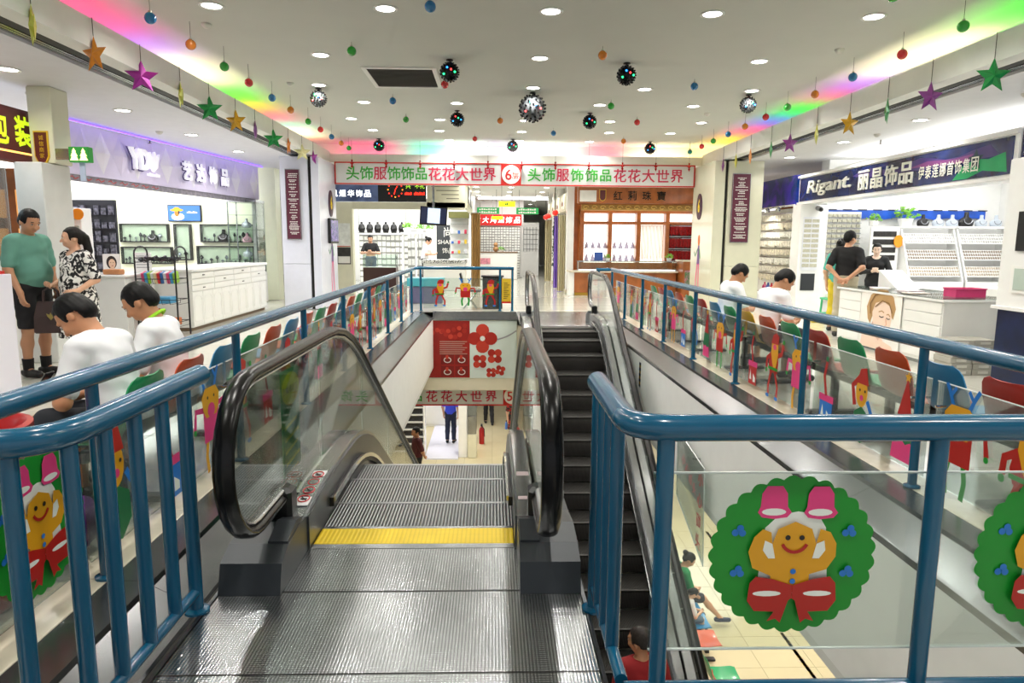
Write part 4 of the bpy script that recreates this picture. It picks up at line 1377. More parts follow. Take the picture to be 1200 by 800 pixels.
def niche(x0, x1, z0, z1, label, seed, shelf=False):
    t = thing('display_niche', label, 'display case', ((x0+x1)/2, WY, z0))
    b = 0.03
    for a in ((x0, x1, z1-b, z1), (x0, x1, z0, z0+b), (x0, x0+b, z0+b, z1-b), (x1-b, x1, z0+b, z1-b)):
        B(a[0], a[1], WY-0.12, WY-0.001, a[2], a[3]).build('frame', m_black, t)
    B(x0+b, x1-b, WY-0.02, WY-0.002, z0+b, z1-b).build('back_panel', mat('niche_green_white', 'dfe6d2', 0.4), t)
    B(x0+b, x1-b, WY-0.125, WY-0.121, z0+b, z1-b).build('glass_front', m_glass, t)
    rnd = random.Random(seed)
    x = x0+0.10
    k = 0
    while x < x1-0.10:
        h = rnd.uniform(0.06, 0.24)
        r = rnd.uniform(0.02, 0.045)
        mb = MB().lathe([(r, 0), (r*0.4, 0.02), (r*0.35, h*0.5), (r*1.3, h*0.65), (r*1.1, h*0.8), (r*0.3, h)], 8)
        o = link('ornament', mb.mesh('ornament', m_stone if rnd.random() < 0.7 else m_silver), t)
        o.location = (x, WY-0.07, z0+b)
        x += rnd.uniform(0.08, 0.16)
    return t
niche(-9.3, -8.11, 1.44, 1.9, 'black-framed jewellery niche on the cream wall, left of the picture screen', 3)
niche(-7.32, -5.98, 1.45, 1.9, 'black-framed jewellery niche on the cream wall, upper right', 4)
niche(-7.97, -7.56, 1.0, 1.9, 'narrow upright black-framed niche with gold necklace between the wide ones', 5)
niche(-7.43, -6.0, 0.9, 1.36, 'black-framed jewellery niche on the cream wall, lower right', 6)
niche(-9.3, -8.05, 0.9, 1.33, 'black-framed jewellery niche on the cream wall, lower left', 7)
bust(-6.75, WY-0.07, 1.48, 1.2, m_black, 'black necklace bust in the upper right wall niche', group='busts in the wall niches')
bust(-8.5, WY-0.07, 1.47, 1.1, m_black, 'black necklace bust in the upper left wall niche', group='busts in the wall niches')
tv = thing('television', 'flat screen on the cream wall showing a blue picture with a straw hat', 'television', (-7.7, WY-0.05, 1.95))
B(-8.11, -7.29, WY-0.06, WY-0.002, 1.96, 2.37, 0.008).build('housing', m_black, tv)
tvs = B(-8.09, -7.31, WY-0.064, WY-0.061, 1.98, 2.35).build('screen', emit_mat('tv_blue', '2d5f9e', 0.7), tv)
T = face_cam(-7.88, WY-0.064, 2.14)
sticker(tvs, T, [('W', shape_circle(0.02, -0.06, 0.16, 0.09, 16)), ('O', shape_circle(0.0, 0.02, 0.06, 0.08, 14)), ('Y', shape_circle(0.0, 0.10, 0.16, 0.035, 18)), ('Y', shape_circle(0.0, 0.13, 0.08, 0.045, 14)), ('K', shape_circle(0.05, 0.04, 0.02, 0.05, 10))], 1.0, 'screen_picture')
smudge(face_cam(-7.5, WY-0.064, 2.19), 0, 0, 0.26, 0.05, m_paper, tvs, 7)
# glass showcase at the end of the wall
gc = thing('glass_showcase', 'tall narrow glass showcase with shelves at the right end of the cream shop', 'showcase', (-5.95, 16.9, 0))
B(-6.3, -5.6, 16.6, 17.2, 0.0, 0.75, 0.01).build('base', m_gloss_white, gc)
for x in (-6.28, -5.62):
    for y in (16.62, 17.18):
        B(x-0.012, x+0.012, y-0.012, y+0.012, 0.75, 2.4).build('post', m_steel, gc)
for z in (1.05, 1.4, 1.75, 2.1):
    B(-6.28, -5.62, 16.62, 17.18, z, z+0.01).build('shelf', m_glass, gc)
B(-6.3, -5.6, 16.6, 17.2, 2.4, 2.46).build('top', m_steel, gc)
for a in ((-6.29, -5.61, 16.6, 16.606), (-5.606, -5.6, 16.61, 17.19)):
    B(a[0], a[1], a[2], a[3], 0.75, 2.4).build('pane', m_glass, gc)
for i in range(4):
    bust(-5.95, 16.9, 0.76+0.35*i if i else 0.76, 0.9, m_silver if i % 2 else mat('bust_pink', 'd9a5b5', 0.5), 'small pale necklace bust in the narrow glass showcase, %s from below' % ORD[i+1], group='busts in the narrow showcase')
# --- white counter with drawers and arched doors
m_lam = mat('white_lacquer', 'eeeeea', 0.3, var=0.015)
ct = thing('shop_counter', 'long white counter with drawers and arched door panels in the violet-fronted shop', 'counter', (-5.35, 13.2, 0))
CX, CY0, CY1 = -4.95, 11.4, 15.1
B(-5.75, CX-0.02, CY0, CY1, 0.06, 0.98).build('carcass', m_lam, ct)
B(-5.72, CX-0.05, CY0+0.02, CY1-0.02, 0.0, 0.06).build('plinth', mat('brown_plinth', '6b5a45', 0.6), ct)
B(-5.8, CX+0.03, CY0-0.04, CY1+0.03, 0.98, 1.03, 0.01).build('worktop', m_gloss_white, ct)
nd = 4
for r in range(3):
    for i in range(nd):
        a = CY0+(CY1-CY0)*i/nd; b = CY0+(CY1-CY0)*(i+1)/nd
        d = B(CX-0.02, CX+0.0, a+0.008, b-0.008, 0.66+r*0.105, 0.755+r*0.105, 0.004).build('drawer', m_lam, ct)
        if (r+i) % 2 == 0:
            B(CX, CX+0.015, (a+b)/2-0.04, (a+b)/2+0.04, 0.70+r*0.105, 0.715+r*0.105, 0.004).build('handle', m_black, d)
for i in range(9):
    a = CY0+(CY1-CY0)*i/9; b = CY0+(CY1-CY0)*(i+1)/9
    d = B(CX-0.02, CX-0.002, a+0.006, b-0.006, 0.08, 0.645, 0.004).build('door', m_lam, ct)
    w = (b-a)/2-0.05
    arch = [(-w, -0.2), (w, -0.2), (w, 0.14)] + [(w*math.cos(t)*0.9, 0.17+0.05*math.sin(t)) for t in [0.1+(PI-0.2)*q/8 for q in range(9)]] + [(-w, 0.14)]
    T = face_right(CX-0.002, (a+b)/2, 0.36)
    MB().tube([T(u, v, 0.002) for u, v in arch], 0.006, 5, closed=True).build('arched_moulding', m_lam, d)
# near end counter with carved scroll
c2 = thing('shop_counter', 'white counter end with carved scrollwork behind the boys on the bench', 'counter', (-5.6, 10.7, 0))
B(-6.3, -5.5, 10.4, 11.3, 0.0, 0.94, 0.008).build('carcass', m_lam, c2)
B(-6.33, -5.46, 10.35, 11.34, 0.94, 0.98, 0.01).build('worktop', m_gloss_white, c2)
T = face_right(-5.495, 10.85, 0.5)
for v in (0.22, 0.0, -0.22):
    MB().tube([T(0.16*math.cos(t)*(1-0.06*t), v+0.11*math.sin(t)*(1-0.06*t), 0.008) for t in [0.5*i for i in range(15)]], 0.012, 6).build('scroll', m_gloss_white, c2)
MB().tube([T(-0.32, -0.4, 0.006), T(0.32, -0.4, 0.006), T(0.32, 0.4, 0.006), T(-0.32, 0.4, 0.006)], 0.01, 5, closed=True).build('moulding', m_gloss_white, c2)
def easel_card(x, y, z, w, h, label, draw, rz=0.0):
    t = thing('display_card', label, 'display card', (x, y, z))
    link('card', MB().box(-w/2, w/2, -0.008, 0.008, 0, h, 0.002).mesh('card', m_gloss_white), t, True)
    link('stand', MB().box(-0.02, 0.02, 0.008, 0.09, 0, 0.012).box(-0.02, 0.02, 0.006, 0.02, 0.0, h*0.7).mesh('stand', m_steel), t, True)
    if draw:
        T0 = Frame((0, -0.0085, h/2), (1, 0, 0), (0, 0, 1))
        keys = []
        mb = MB()
        for i, (c, pts) in enumerate(draw):
            if c not in keys: keys.append(c)
            mb.cur = keys.index(c)
            mb.prism([(u*h, v*h) for u, v in pts], T0, 0.0005*i, 0.0005*i+0.0006)
        link('print', mb.mesh('print', [mat('print_'+c, SC_COL[c], 0.5) for c in keys]), t, True)
    t.rotation_euler = (0, 0, rz)
    return t
SC_COL.update(S='e8c4a8', H='2a1c16', L='b4585a', N='c99a5a', I='9a9ca0')
FACE = [('H', shape_circle(0.0, 0.06, 0.24, 0.34, 18)), ('S', shape_circle(0.02, 0.0, 0.16, 0.24, 18)), ('H', stroke([(-0.06, 0.05), (-0.02, 0.06)], 0.025)), ('H', stroke([(0.06, 0.06), (0.1, 0.05)], 0.025)), ('L', shape_circle(0.03, -0.11, 0.045, 0.02, 10)), ('S', [(-0.06, -0.2), (0.1, -0.2), (0.24, -0.42), (-0.22, -0.42)])]
easel_card(-5.95, 10.9, 0.98, 0.24, 0.30, 'small white card with a woman photo standing on the scrolled counter', FACE, 0.3)
easel_card(-5.62, 11.2, 0.98, 0.26, 0.32, 'small pale card with printed lines leaning on the scrolled counter', [('I', [(-0.3, 0.3-i*0.14), (0.3, 0.3-i*0.14), (0.3, 0.34-i*0.14), (-0.3, 0.34-i*0.14)]) for i in range(5)], 0.2)
# tissue box on it
o = B(-5.85, -5.6, 10.45, 10.6, 0.981, 1.06, 0.01).build('tissue_box', mat('box_tan', 'c98a5a', 0.6)); tag(o, 'small tan box lying on the scrolled white counter', 'box')
# --- black wire rack with merchandise
rk = thing('wire_rack', 'black wire merchandise rack with three trays behind the boys', 'rack', (-5.1, 10.75, 0))
m_wire = mat('black_wire', '151517', 0.4)
for x in (-5.42, -4.82):
    MB().tube([(x, 10.55, 0.02), (x, 10.55, 1.30)] + [(x, 10.55+0.2-0.2*math.cos(a), 1.30+0.10*math.sin(a)) for a in [PI*i/8 for i in range(1, 8)]] + [(x, 10.95, 1.30), (x, 10.95, 0.02)], 0.013, 8).build('side_frame', m_wire, rk)
trays = [0.18, 0.52, 0.84, 1.16]
for z in trays:
    MB().tube([(-5.42, 10.56, z+0.07), (-4.82, 10.56, z+0.07), (-4.82, 10.94, z+0.07), (-5.42, 10.94, z+0.07)], 0.006, 6, closed=True).build('tray_rim', m_wire, rk)
    for q in range(6):
        MB().tube([(-5.42+0.12*q, 10.56, z+0.07), (-5.42+0.12*q, 10.58, z), (-5.42+0.12*q, 10.92, z), (-5.42+0.12*q, 10.94, z+0.07)], 0.004, 5).build('tray_wire', m_wire, rk)
rnd = random.Random(5)
PK = ['d84a7a', '4aa0d0', '9ac83a', 'e8e8e0', 'e8d9a8', 'd03030', '3a6ab0', 'e9e9f0']
for i in range(11):
    x = -5.37+i*0.048
    o = MB().box(-0.019, 0.019, -0.07, 0.07, 0, 0.17, 0.006).build('packet', mat('packet_'+PK[i % 8], PK[i % 8], 0.4)); o.location = (x, 10.74, 0.847); o.rotation_euler = (0.25, 0, 0)
    tag(o, 'slim coloured packet in the middle tray of the wire rack, %s from the left' % ORD[i+1], 'packet', 'packets in the wire rack')
for i in range(7):
    y = 10.62+0.045*i
    o = MB().tube([(-0.07, 0.10, 0.0), (-0.07, 0, 0.01), (-0.04, -0.02, 0.0), (0.0, -0.005, 0.01), (0.04, -0.02, 0.0), (0.07, 0, 0.01), (0.07, 0.10, 0.0)], 0.02, 6).build('sunglasses', mat('eyewear_%d' % (i % 3), ['1a1a1c', '3a2230', '26303c'][i % 3], 0.25))
    o.location = (-5.33+0.072*i, 10.66+0.05*(i % 3), 1.19+0.03*(i % 2)); o.rotation_euler = (0.3, 0, 0.3*(i % 3))
    tag(o, 'dark sunglasses heaped in the top tray of the wire rack, %s from the left' % ORD[i+1], 'sunglasses', 'sunglasses in the wire rack')
o = B(-5.38, -4.95, 10.62, 10.88, 0.53, 0.63, 0.01).build('storage_box', mat('box_blue', '4a9ac4', 0.5)); tag(o, 'flat blue box in the second tray of the wire rack', 'box')
o = B(-5.4, -5.22, 10.62, 10.86, 0.19, 0.44, 0.01).build('storage_box', mat('box_red', 'b8242a', 0.5)); tag(o, 'upright red box in the bottom tray of the wire rack', 'box')
o = B(-5.1, -4.9, 10.62, 10.86, 0.19, 0.30, 0.01).build('storage_box', mat('box_orange', 'c8703a', 0.5)); tag(o, 'low orange box in the bottom tray of the wire rack', 'box')
# white shelf tower with an orange disc and brown panel wall left of the shop
wt = thing('card_tower', 'white rotating card stand with orange disc behind the woman in the print dress', 'display stand', (-6.8, 11.4, 0))
B(-7.0, -6.6, 11.3, 11.6, 0.0, 2.0, 0.01).build('panel', m_gloss_white, wt)
for i in range(8):
    B(-6.96, -6.64, 11.27, 11.30, 0.55+i*0.18, 0.64+i*0.18).build('card_row', mat('card_grey', 'b7b7ae', 0.6, var=0.4, scale=40), wt)
MB().prism(shape_circle(0, 0, 0.09, n=20), face_cam(-6.62, 11.265, 1.9), 0, 0.01).build('disc', mat('tag_orange', 'f0941c', 0.4), wt)
bs = thing('shelf_unit', 'dark shelf unit crowded with hanging accessories left of the cream wall', 'shelf', (-7.2, 12.4, 0))
B(-7.9, -6.75, 12.6, 12.66, 0, 2.2).build('back_panel', mat('shelf_dark', '23252c', 0.5), bs)
hb = MB()
rnd = random.Random(9)
for r in range(7):
    for c in range(9):
        x = -7.85+c*0.125; z = 0.5+r*0.24
        hb.box(x, x+0.09, 12.55, 12.59, z, z+rnd.uniform(0.1, 0.2))
o = hb.build('hanging_accessories', mat('accessory_mix', '5a5a66', 0.4, var=0.9, scale=25), bs); o['kind'] = 'stuff'
# --- pillar, maroon badge, lightbox tree, packaging shop
pl = thing('pillar', 'square cream-white pillar beside the two standing shoppers', 'pillar', (-5.47, 8.7, 0))
B(-5.64, -5.31, 8.4, 8.95, 0.0, 2.40, 0.01).build('lower_cladding', mat('grey_white_marble', 'd9dbd9', 0.18, var=0.06, scale=3), pl)
B(-5.55, -5.27, 8.6, 8.95, 2.405, 3.3, 0.01).build('upper_cladding', m_colcream, pl)
sg = thing('shop_badge', 'maroon shield badge with yellow rim on the pillar', 'sign', (-5.41, 8.59, 2.55))
T = face_cam(-5.41, 8.599, 2.58)
sh = [(-0.085, 0.2), (0.085, 0.2), (0.085, -0.10), (0.05, -0.17), (0, -0.2), (-0.05, -0.17), (-0.085, -0.10)]
MB().prism(sh, T, 0.0, 0.02).build('rim', mat('badge_gold', 'd8b02a', 0.35), sg)
MB().prism([(u*0.84, v*0.91) for u, v in sh], T, 0.02, 0.026).build('plate', mat('badge_maroon', '5a1a20', 0.4), sg)
for i, ch in enumerate('诚信商家'):
    text(ch, T, 0.01, 0.12-i*0.07, 1, MATS['badge_gold'], sg, width=0.055, w0=0.027, name='character')
lb = thing('light_box', 'small green light box with pale fir trees on the pillar side', 'light box', (-5.0, 8.5, 2.42))
B(-5.28, -5.09, 8.61, 8.64, 2.45, 2.58).build('bracket', m_steel, lb)
B(-5.095, -4.86, 8.58, 8.68, 2.42, 2.60, 0.004).build('box', emit_mat('lightbox_green', '1d7a2c', 0.5), lb)
for x in (-5.03, -4.92):
    T = face_cam(x, 8.579, 2.51)
    MB().prism([(-0.05, -0.07), (0.05, -0.07), (0.025, -0.02), (0.04, -0.02), (0.015, 0.03), (0.025, 0.03), (0, 0.075), (-0.025, 0.03), (-0.015, 0.03), (-0.04, -0.02), (-0.025, -0.02)], T, 0.001, 0.004).build('fir_tree', emit_mat('fir_glow', 'ffe9a0', 1.6), lb)
B(-5.0, -4.94, 8.62, 8.64, 2.20, 2.42).build('hanging_tag', mat('tag_bluewhite', 'b9c4dc', 0.5), lb)
pk = thing('shop_fascia', 'maroon packaging shop sign with yellow-green characters at the left picture edge', 'shop sign', (-5.66, 7.9, 2.4))
B(-5.75, -5.60, 6.9, 8.78, 2.401, 3.02, 0.005).build('board', mat('sign_maroon', '5a2228', 0.4, var=0.05), pk)
B(-5.61, -5.595, 6.9, 8.78, 2.50, 2.52).build('glow_strip', emit_mat('warm_strip', 'ffc060', 2.0), pk)
T = face_right(-5.60, 7.5, 2.76)
ylg = emit_mat('sign_yellowgreen', 'b8d020', 0.9)
for ch, u in (('包', 0.66), ('装', 1.06)):
    text(ch, T, u, 0, 1, ylg, pk, width=0.30, height=0.36, name='character', bold=0.03, w0=0.002)
sw = thing('shop_window', 'lit shop window with a pale necklace bust at the left picture edge', 'shop window', (-5.8, 7.9, 0))
B(-6.3, -5.7, 6.9, 8.38, 0.0, 1.25, 0.005).build('base_cabinet', m_gloss_white, sw)
B(-6.3, -6.26, 6.9, 8.38, 1.25, 2.4).build('back_panel', mat('window_back', 'dbe4f0', 0.4), sw)
B(-5.72, -5.71, 6.9, 8.38, 1.25, 2.36).build('pane', m_glass, sw)
B(-6.26, -5.75, 6.95, 8.3, 2.34, 2.38).build('strip_lamp', emit_mat('window_lamp', 'e8f4ff', 4.0), sw)
B(-6.2, -5.74, 6.95, 8.3, 1.72, 1.735).build('shelf', m_glass, sw)
bust(-5.95, 8.1, 1.735, 1.5, mat('bust_grey', 'b9c2cc', 0.5), 'pale grey necklace bust in the window beside the man in green', rz=1.0)
bust(-5.95, 8.1, 1.25, 1.2, MATS['bust_grey'], 'pale patterned bust on the lower window floor', rz=1.0)
wb = thing('white_board', 'plain white counter end cutting off the green-shirted man at left', 'counter', (-5.3, 6.8, 0))
B(-6.0, -4.75, 6.5, 6.9, 0.0, 1.16, 0.006).build('panel', mat('white_board_lilac', 'e4e2ee', 0.5, var=0.01), wb)
B(-6.02, -4.80, 6.52, 6.88, 1.161, 1.19).build('red_top', m_red, wb)
# brown panelled recess between pillar and violet shop
bp = thing('panelled_wall', 'brown wooden panelled shop wall with small lit panes beyond the pillar', 'wall panel', (-6.9, 10.3, 0))
B(-7.4, -6.35, 10.2, 10.28, 0.0, 2.5).build('panel', m_wood, bp)
for r in range(3):
    for c in range(2):
        B(-7.3+c*0.45, -7.0+c*0.45, 10.185, 10.199, 0.7+r*0.55, 1.1+r*0.55).build('pane', emit_mat('warm_pane', 'e09a50', 0.7), bp)
# ================================================================== right shops
m_navy = blotch('fascia_navy', '10183c', '1b2f6c', 1.6, 0.5, 0.25, 0.15)
RX, RY0, RY1 = 6.6, 8.65, 14.85
RT = face_left(RX, RY1, 2.62)       # u runs from the far end towards the camera
rf = thing('shop_fascia', 'navy shop fascia with white letters and a painted wave on the right', 'shop sign', (RX, 11.7, 2.35))
B(RX, RX+0.3, RY0, RY1, 2.34, 2.96).build('box', m_gloss_white, rf)
B(RX-0.012, RX-0.0005, RY0+0.08, RY1-0.05, 2.41, 2.88).build('panel', m_navy, rf)
for z in (2.345, 2.90):
    B(RX-0.04, RX-0.0005, RY0, RY1, z, z+0.045).build('edge_strip', m_gloss_white, rf)
m_ltr = mat('letter_white', 'e6e6da', 0.35)
text('Rigant.', RT, 1.32, 0.02, 1, m_ltr, rf, width=1.75, height=0.33, w0=0.014, depth=0.03, shear=0.15, bold=0.01)
for i, ch in enumerate('丽晶饰品'):
    text(ch, RT, 2.62+i*0.42, 0.02, 1, m_ltr, rf, width=0.36, height=0.34, w0=0.014, depth=0.02, name='character', bold=0.012)
for i, ch in enumerate('伊泰莲娜首饰集团'):
    text(ch, RT, 4.28+i*0.168, -0.02, 1, m_ltr, rf, width=0.145, height=0.2, w0=0.014, depth=0.012, name='character', bold=0.01)
SC_COL.update(Z='3c2a6c', M='7a3a78', E='149a5c', T='12343c')
wv = [('Z', [(2.2, 0.12)] + [(2.4+0.3*i, 0.16+0.05*math.sin(i*1.3)) for i in range(12)] + [(5.9, 0.05), (4.6, 0.02), (2.6, 0.06)]),
      ('M', [(3.9, 0.08), (4.4, 0.14), (5.0, 0.10), (5.4, 0.13), (5.3, 0.02), (4.5, 0.06)]),
      ('E', [(5.0, -0.2), (5.2, -0.02), (5.45, 0.05), (5.7, 0.02), (6.0, 0.08), (6.05, -0.18), (5.6, -0.12), (5.3, -0.2)]),
      ('T', [(5.45+0.16*(1 if i % 2 == 0 else 0.45)*math.cos(PI/2+i*PI/5), 0.04+0.16*(1 if i % 2 == 0 else 0.45)*math.sin(PI/2+i*PI/5)) for i in range(10)])]
sticker(rf, Frame(RT(0, 0, 0.012), RT.X, RT.Y), wv, 1.0, 'painted_wave')
r2 = thing('shop_fascia', 'blue glass shop fascia with violet patches beyond the white pillar on the right', 'shop sign', (6.65, 16.3, 2.3))
B(RX, RX+0.25, 15.0, 17.6, 2.36, 3.0).build('box', blotch('fascia_blue', '123a7c', '3a3ac0', 2.2, 0.55, 0.2, 0.1), r2)
B(RX-0.02, RX-0.0005, 15.0, 17.6, 2.33, 2.37).build('edge_strip', m_gloss_white, r2)
for i in range(3):
    y = 15.5+i*0.6
    k = MB().cyl((RX-0.02, y, 2.35), (RX-0.15, y, 2.30), 0.012, n=8).lathe([(0.02, 0.05), (0.05, 0.0), (0.06, -0.05), (0.045, -0.055)], 12, (RX-0.17, y, 2.29)).build('clip_lamp', m_chrome, r2)
r3 = thing('shop_fascia', 'dark blue shop fascia at the right picture edge', 'shop sign', (6.7, 7.5, 2.3))
B(RX, RX+0.3, 5.5, 8.6, 2.34, 2.96).build('box', blotch('fascia_violet_blue', '131a4a', '2a2a8c', 3, 0.55, 0.25, 0.1), r3)
led_ceiling('ceiling_light', 'large white light panel over the navy-fronted shop', 7.1, 10.6, 8.6, 14.2, 3.05, 2.5)
# pillar between the fascias
wp = thing('pillar', 'white shop pillar with a slotted card panel and a dark plate on the right', 'pillar', (6.85, 14.9, 0))
B(6.55, 7.15, 14.6, 15.0, 0.0, 2.34, 0.008).build('cladding', m_gloss_white, wp)
B(6.62, 6.98, 14.585, 14.599, 0.95, 2.08).build('slot_panel', mat('slot_white', 'e2e4ea', 0.4), wp)
for i in range(10):
    for j in range(2):
        B(6.64+j*0.17, 6.79+j*0.17, 14.578, 14.585, 1.02+i*0.105, 1.09+i*0.105).build('card', mat('card_pale', 'b9b6a2', 0.5, var=0.2, scale=30), wp)
B(6.64, 6.94, 14.583, 14.599, 0.52, 0.88).build('plate', mat('plate_dark', '2c3034', 0.4), wp)
sc_ = thing('security_camera', 'small grey dome camera under the navy fascia', 'camera', (6.9, 14.55, 2.25))
MB().cyl((6.9, 14.58, 2.27), (6.9, 14.45, 2.24), 0.05, n=14).build('housing', mat('cam_grey', '8a8c8e', 0.4), sc_, 40)
MB().ball((6.9, 14.42, 2.23), 0.045, 14, 8).build('lens_dome', m_black, sc_, 60)
# card wall
cw = thing('card_wall', 'white rack wall hung with rows of small jewellery cards beyond the pillar', 'display wall', (6.75, 16.2, 0))
B(6.70, 6.78, 15.05, 17.3, 0.35, 2.3).build('panel', mat('rack_white', 'e6e4dc', 0.5), cw)
rnd = random.Random(3)
for r in range(8):
    MB().cyl((6.66, 15.05, 2.2-r*0.2), (6.66, 17.3, 2.2-r*0.2), 0.008, n=6).build('rail', m_chrome, cw)
    mb = MB()
    for c in range(16):
        y = 15.1+c*0.137
        h = rnd.uniform(0.10, 0.15)
        mb.box(6.63, 6.655+rnd.uniform(0, 0.02), y, y+0.115, 2.18-r*0.2-h, 2.18-r*0.2)
    o = mb.build('card_row', mat('jewellery_card_%d' % (r % 3), ['ddd8c8', 'd2cab4', 'e6e2d6'][r % 3], 0.5, var=0.35, scale=28), cw); o['kind'] = 'stuff'
lamp('lamp_light', (6.25, 16.2, 2.3), 14.0, 0.2)
cb_ = thing('shop_counter', 'low white counter under the card wall', 'counter', (6.4, 16.2, 0))
B(6.1, 6.68, 15.1, 17.3, 0, 0.34, 0.01).build('carcass', m_lam, cb_)
for i, c in enumerate(['b8243a', '2a4a9a', 'c83a6a']):
    o = MB().lathe([(0.05, 0), (0.06, 0.02), (0.055, 0.2), (0.02, 0.25), (0.02, 0.29)], 12).build('bottle', mat('bottle_'+c, c, 0.25)); o.location = (6.35, 15.4+i*0.2, 0.34)
    tag(o, ['dark red', 'blue', 'pink-red'][i]+' bottle standing on the low counter under the card wall', 'bottle', 'bottles under the card wall')
# back wall of the navy-fronted shop
BY = 14.65
struct('wall_shop_right', B(7.2, 11.0, BY+0.15, BY+0.5, 0, 3.3), m_white)
sl = thing('slat_wall', 'white slatted display wall with rows of pale cards behind the man in black', 'display wall', (7.55, BY, 0))
B(7.16, 7.92, BY+0.05, BY+0.14, 0.3, 2.2).build('panel', m_gloss_white, sl)
for r in range(13):
    z = 0.75+r*0.11
    B(7.16, 7.92, BY+0.02, BY+0.05, z, z+0.012).build('slat', mat('slat_grey', '8e9096', 0.4), sl)
    mb = MB()
    for c in range(7):
        mb.box(7.19+c*0.104, 7.275+c*0.104, BY+0.025, BY+0.045, z+0.02, z+0.085)
    o = mb.build('card_row', MATS['card_pale'], sl); o['kind'] = 'stuff'
vb = thing('valance', 'royal blue wavy valance along the top of the navy shop wall', 'valance', (8.9, BY, 2.1))
pts = [(-1.95+0.1*i, 0.10) for i in range(36)]
low = [(-1.95+0.1*i, -0.075-0.02*math.sin(i*1.1)) for i in range(36)][::-1]
MB().prism(pts+low, face_cam(9.1, BY+0.10, 2.14), 0.0, 0.03).build('band', mat('valance_blue', '1450b8', 0.45, var=0.3, scale=3), vb)
for i in range(11):
    B(7.2+i*0.33, 7.38+i*0.33, BY+0.06, BY+0.10, 2.235, 2.255).build('clip', m_black, vb)
# black product strip panel behind the attendant
ap = thing('product_panel', 'white panel with four black product strips behind the seated attendant', 'display panel', (8.25, 14.3, 0))
B(7.94, 8.55, 14.30, 14.34, 0.0, 1.88).build('panel', m_gloss_white, ap)
for i in range(4):
    B(7.99, 8.48, 14.285, 14.299, 1.18+i*0.165, 1.29+i*0.165).build('product_strip', mat('strip_black', '22201f', 0.4, var=0.8, scale=40), ap)
MB().prism(shape_circle(0, 0, 0.10, 0.13, n=18), face_cam(8.52, 14.27, 1.58), 0, 0.012).build('orange_tag', MATS['tag_orange'], ap)
# tiered sloping displays
def tier_display(x0, x1, label):
    t = thing('tiered_display', label, 'display stand', ((x0+x1)/2, 14.2, 0))
    B(x0, x1, 13.9, 14.5, 0.0, 0.75, 0.01).build('base', m_lam, t)
    for s in (x0, x1-0.03):
        MB().prism([(0, 0.75), (0.6, 0.75), (0.6, 1.85), (0.45, 1.85)], Frame((s+0.03, 13.9, 0), (0, 1, 0), (0, 0, 1)), -0.03, 0.0).build('side_panel', m_gloss_white, t)
    for k in range(3):
        z, y = 0.86+k*0.34, 13.95+k*0.13
        T = Frame(((x0+x1)/2, y, z), (1, 0, 0), (0, 0.5, 0.85))
        w = (x1-x0)/2-0.05
        MB().box(-w, w, 0, 0.24, -0.012, 0, 0, T).build('tray', m_gloss_white, t)
        mb = MB()
        nn = int(w*2/0.05)
        for r in range(3):
            for c in range(nn):
                mb.box(-w+0.01+c*0.05, -w+0.045+c*0.05, 0.02+r*0.075, 0.075+r*0.075, 0, 0.008, 0, T)
        o = mb.build('cards', mat('tray_cards_%d' % k, ['a89c8a', '85786a', 'b0b0ac'][k], 0.5, var=0.4, scale=30), t); o['kind'] = 'stuff'
    B(x0, x1, 14.3, 14.6, 1.86, 1.9).build('top_shelf', m_gloss_white, t)
    return t
tier_display(8.6, 9.75, 'white tiered display of jewellery cards behind the navy shop counter, left one')
tier_display(9.8, 10.9, 'white tiered display of jewellery cards behind the navy shop counter, right one')
for i, (x, m, nm) in enumerate([(9.12, m_black, 'black and white'), (9.45, MATS['bust_grey'], 'grey-white'), (9.75, MATS['bust_grey'], 'pale grey'), (10.05, m_black, 'tall black'), (10.38, MATS['bust_grey'], 'silvery'), (10.7, MATS['bust_grey'], 'whitish')]):
    bust(x, 14.45, 1.9, 1.25 if i == 3 else 1.0, m, '%s necklace bust on the navy shop top shelf, %s from the left' % (nm, ORD[i+1]), group='busts on the top shelf')
def plant(x, y, z, r, label, seed, group=None, pot=True, n=60):
    t = thing('potted_plant', label, 'plant', (x, y, z), group)
    if pot:
        link('pot', MB().lathe([(r*0.45, 0), (r*0.6, r*0.6), (r*0.55, r*0.62)], 12).mesh('pot', m_gloss_white), t, True)
    rnd = random.Random(seed)
    mb = MB()
    for i in range(n):
        a = rnd.uniform(0, 2*PI); e = rnd.uniform(-0.2, 1.3); d = rnd.uniform(0.4, 1.0)*r
        c = Vector((math.cos(a)*math.cos(e)*d, math.sin(a)*math.cos(e)*d, r*0.75+math.sin(e)*d*0.8))
        u = Vector((rnd.uniform(-1, 1), rnd.uniform(-1, 1), rnd.uniform(-0.4, 0.8))).normalized()*r*0.24
        v = u.orthogonal().normalized()*r*0.12
        w = u.cross(v).normalized()*r*0.03
        mb.add([c-u, c+v+w, c+u, c-v+w], [(0, 1, 2, 3)])
    o = link('foliage', mb.mesh('foliage', mat('leaf_green', '6fae2c', 0.5, var=0.4, scale=20)), t, True)
    o['kind'] = 'stuff'
    return t
plant(8.0, 14.35, 1.9, 0.17, 'small leafy green plant above the attendant panel in the navy shop', 1)
plant(8.74, 14.45, 1.9, 0.26, 'larger bushy green plant on the top shelf of the navy shop', 2)
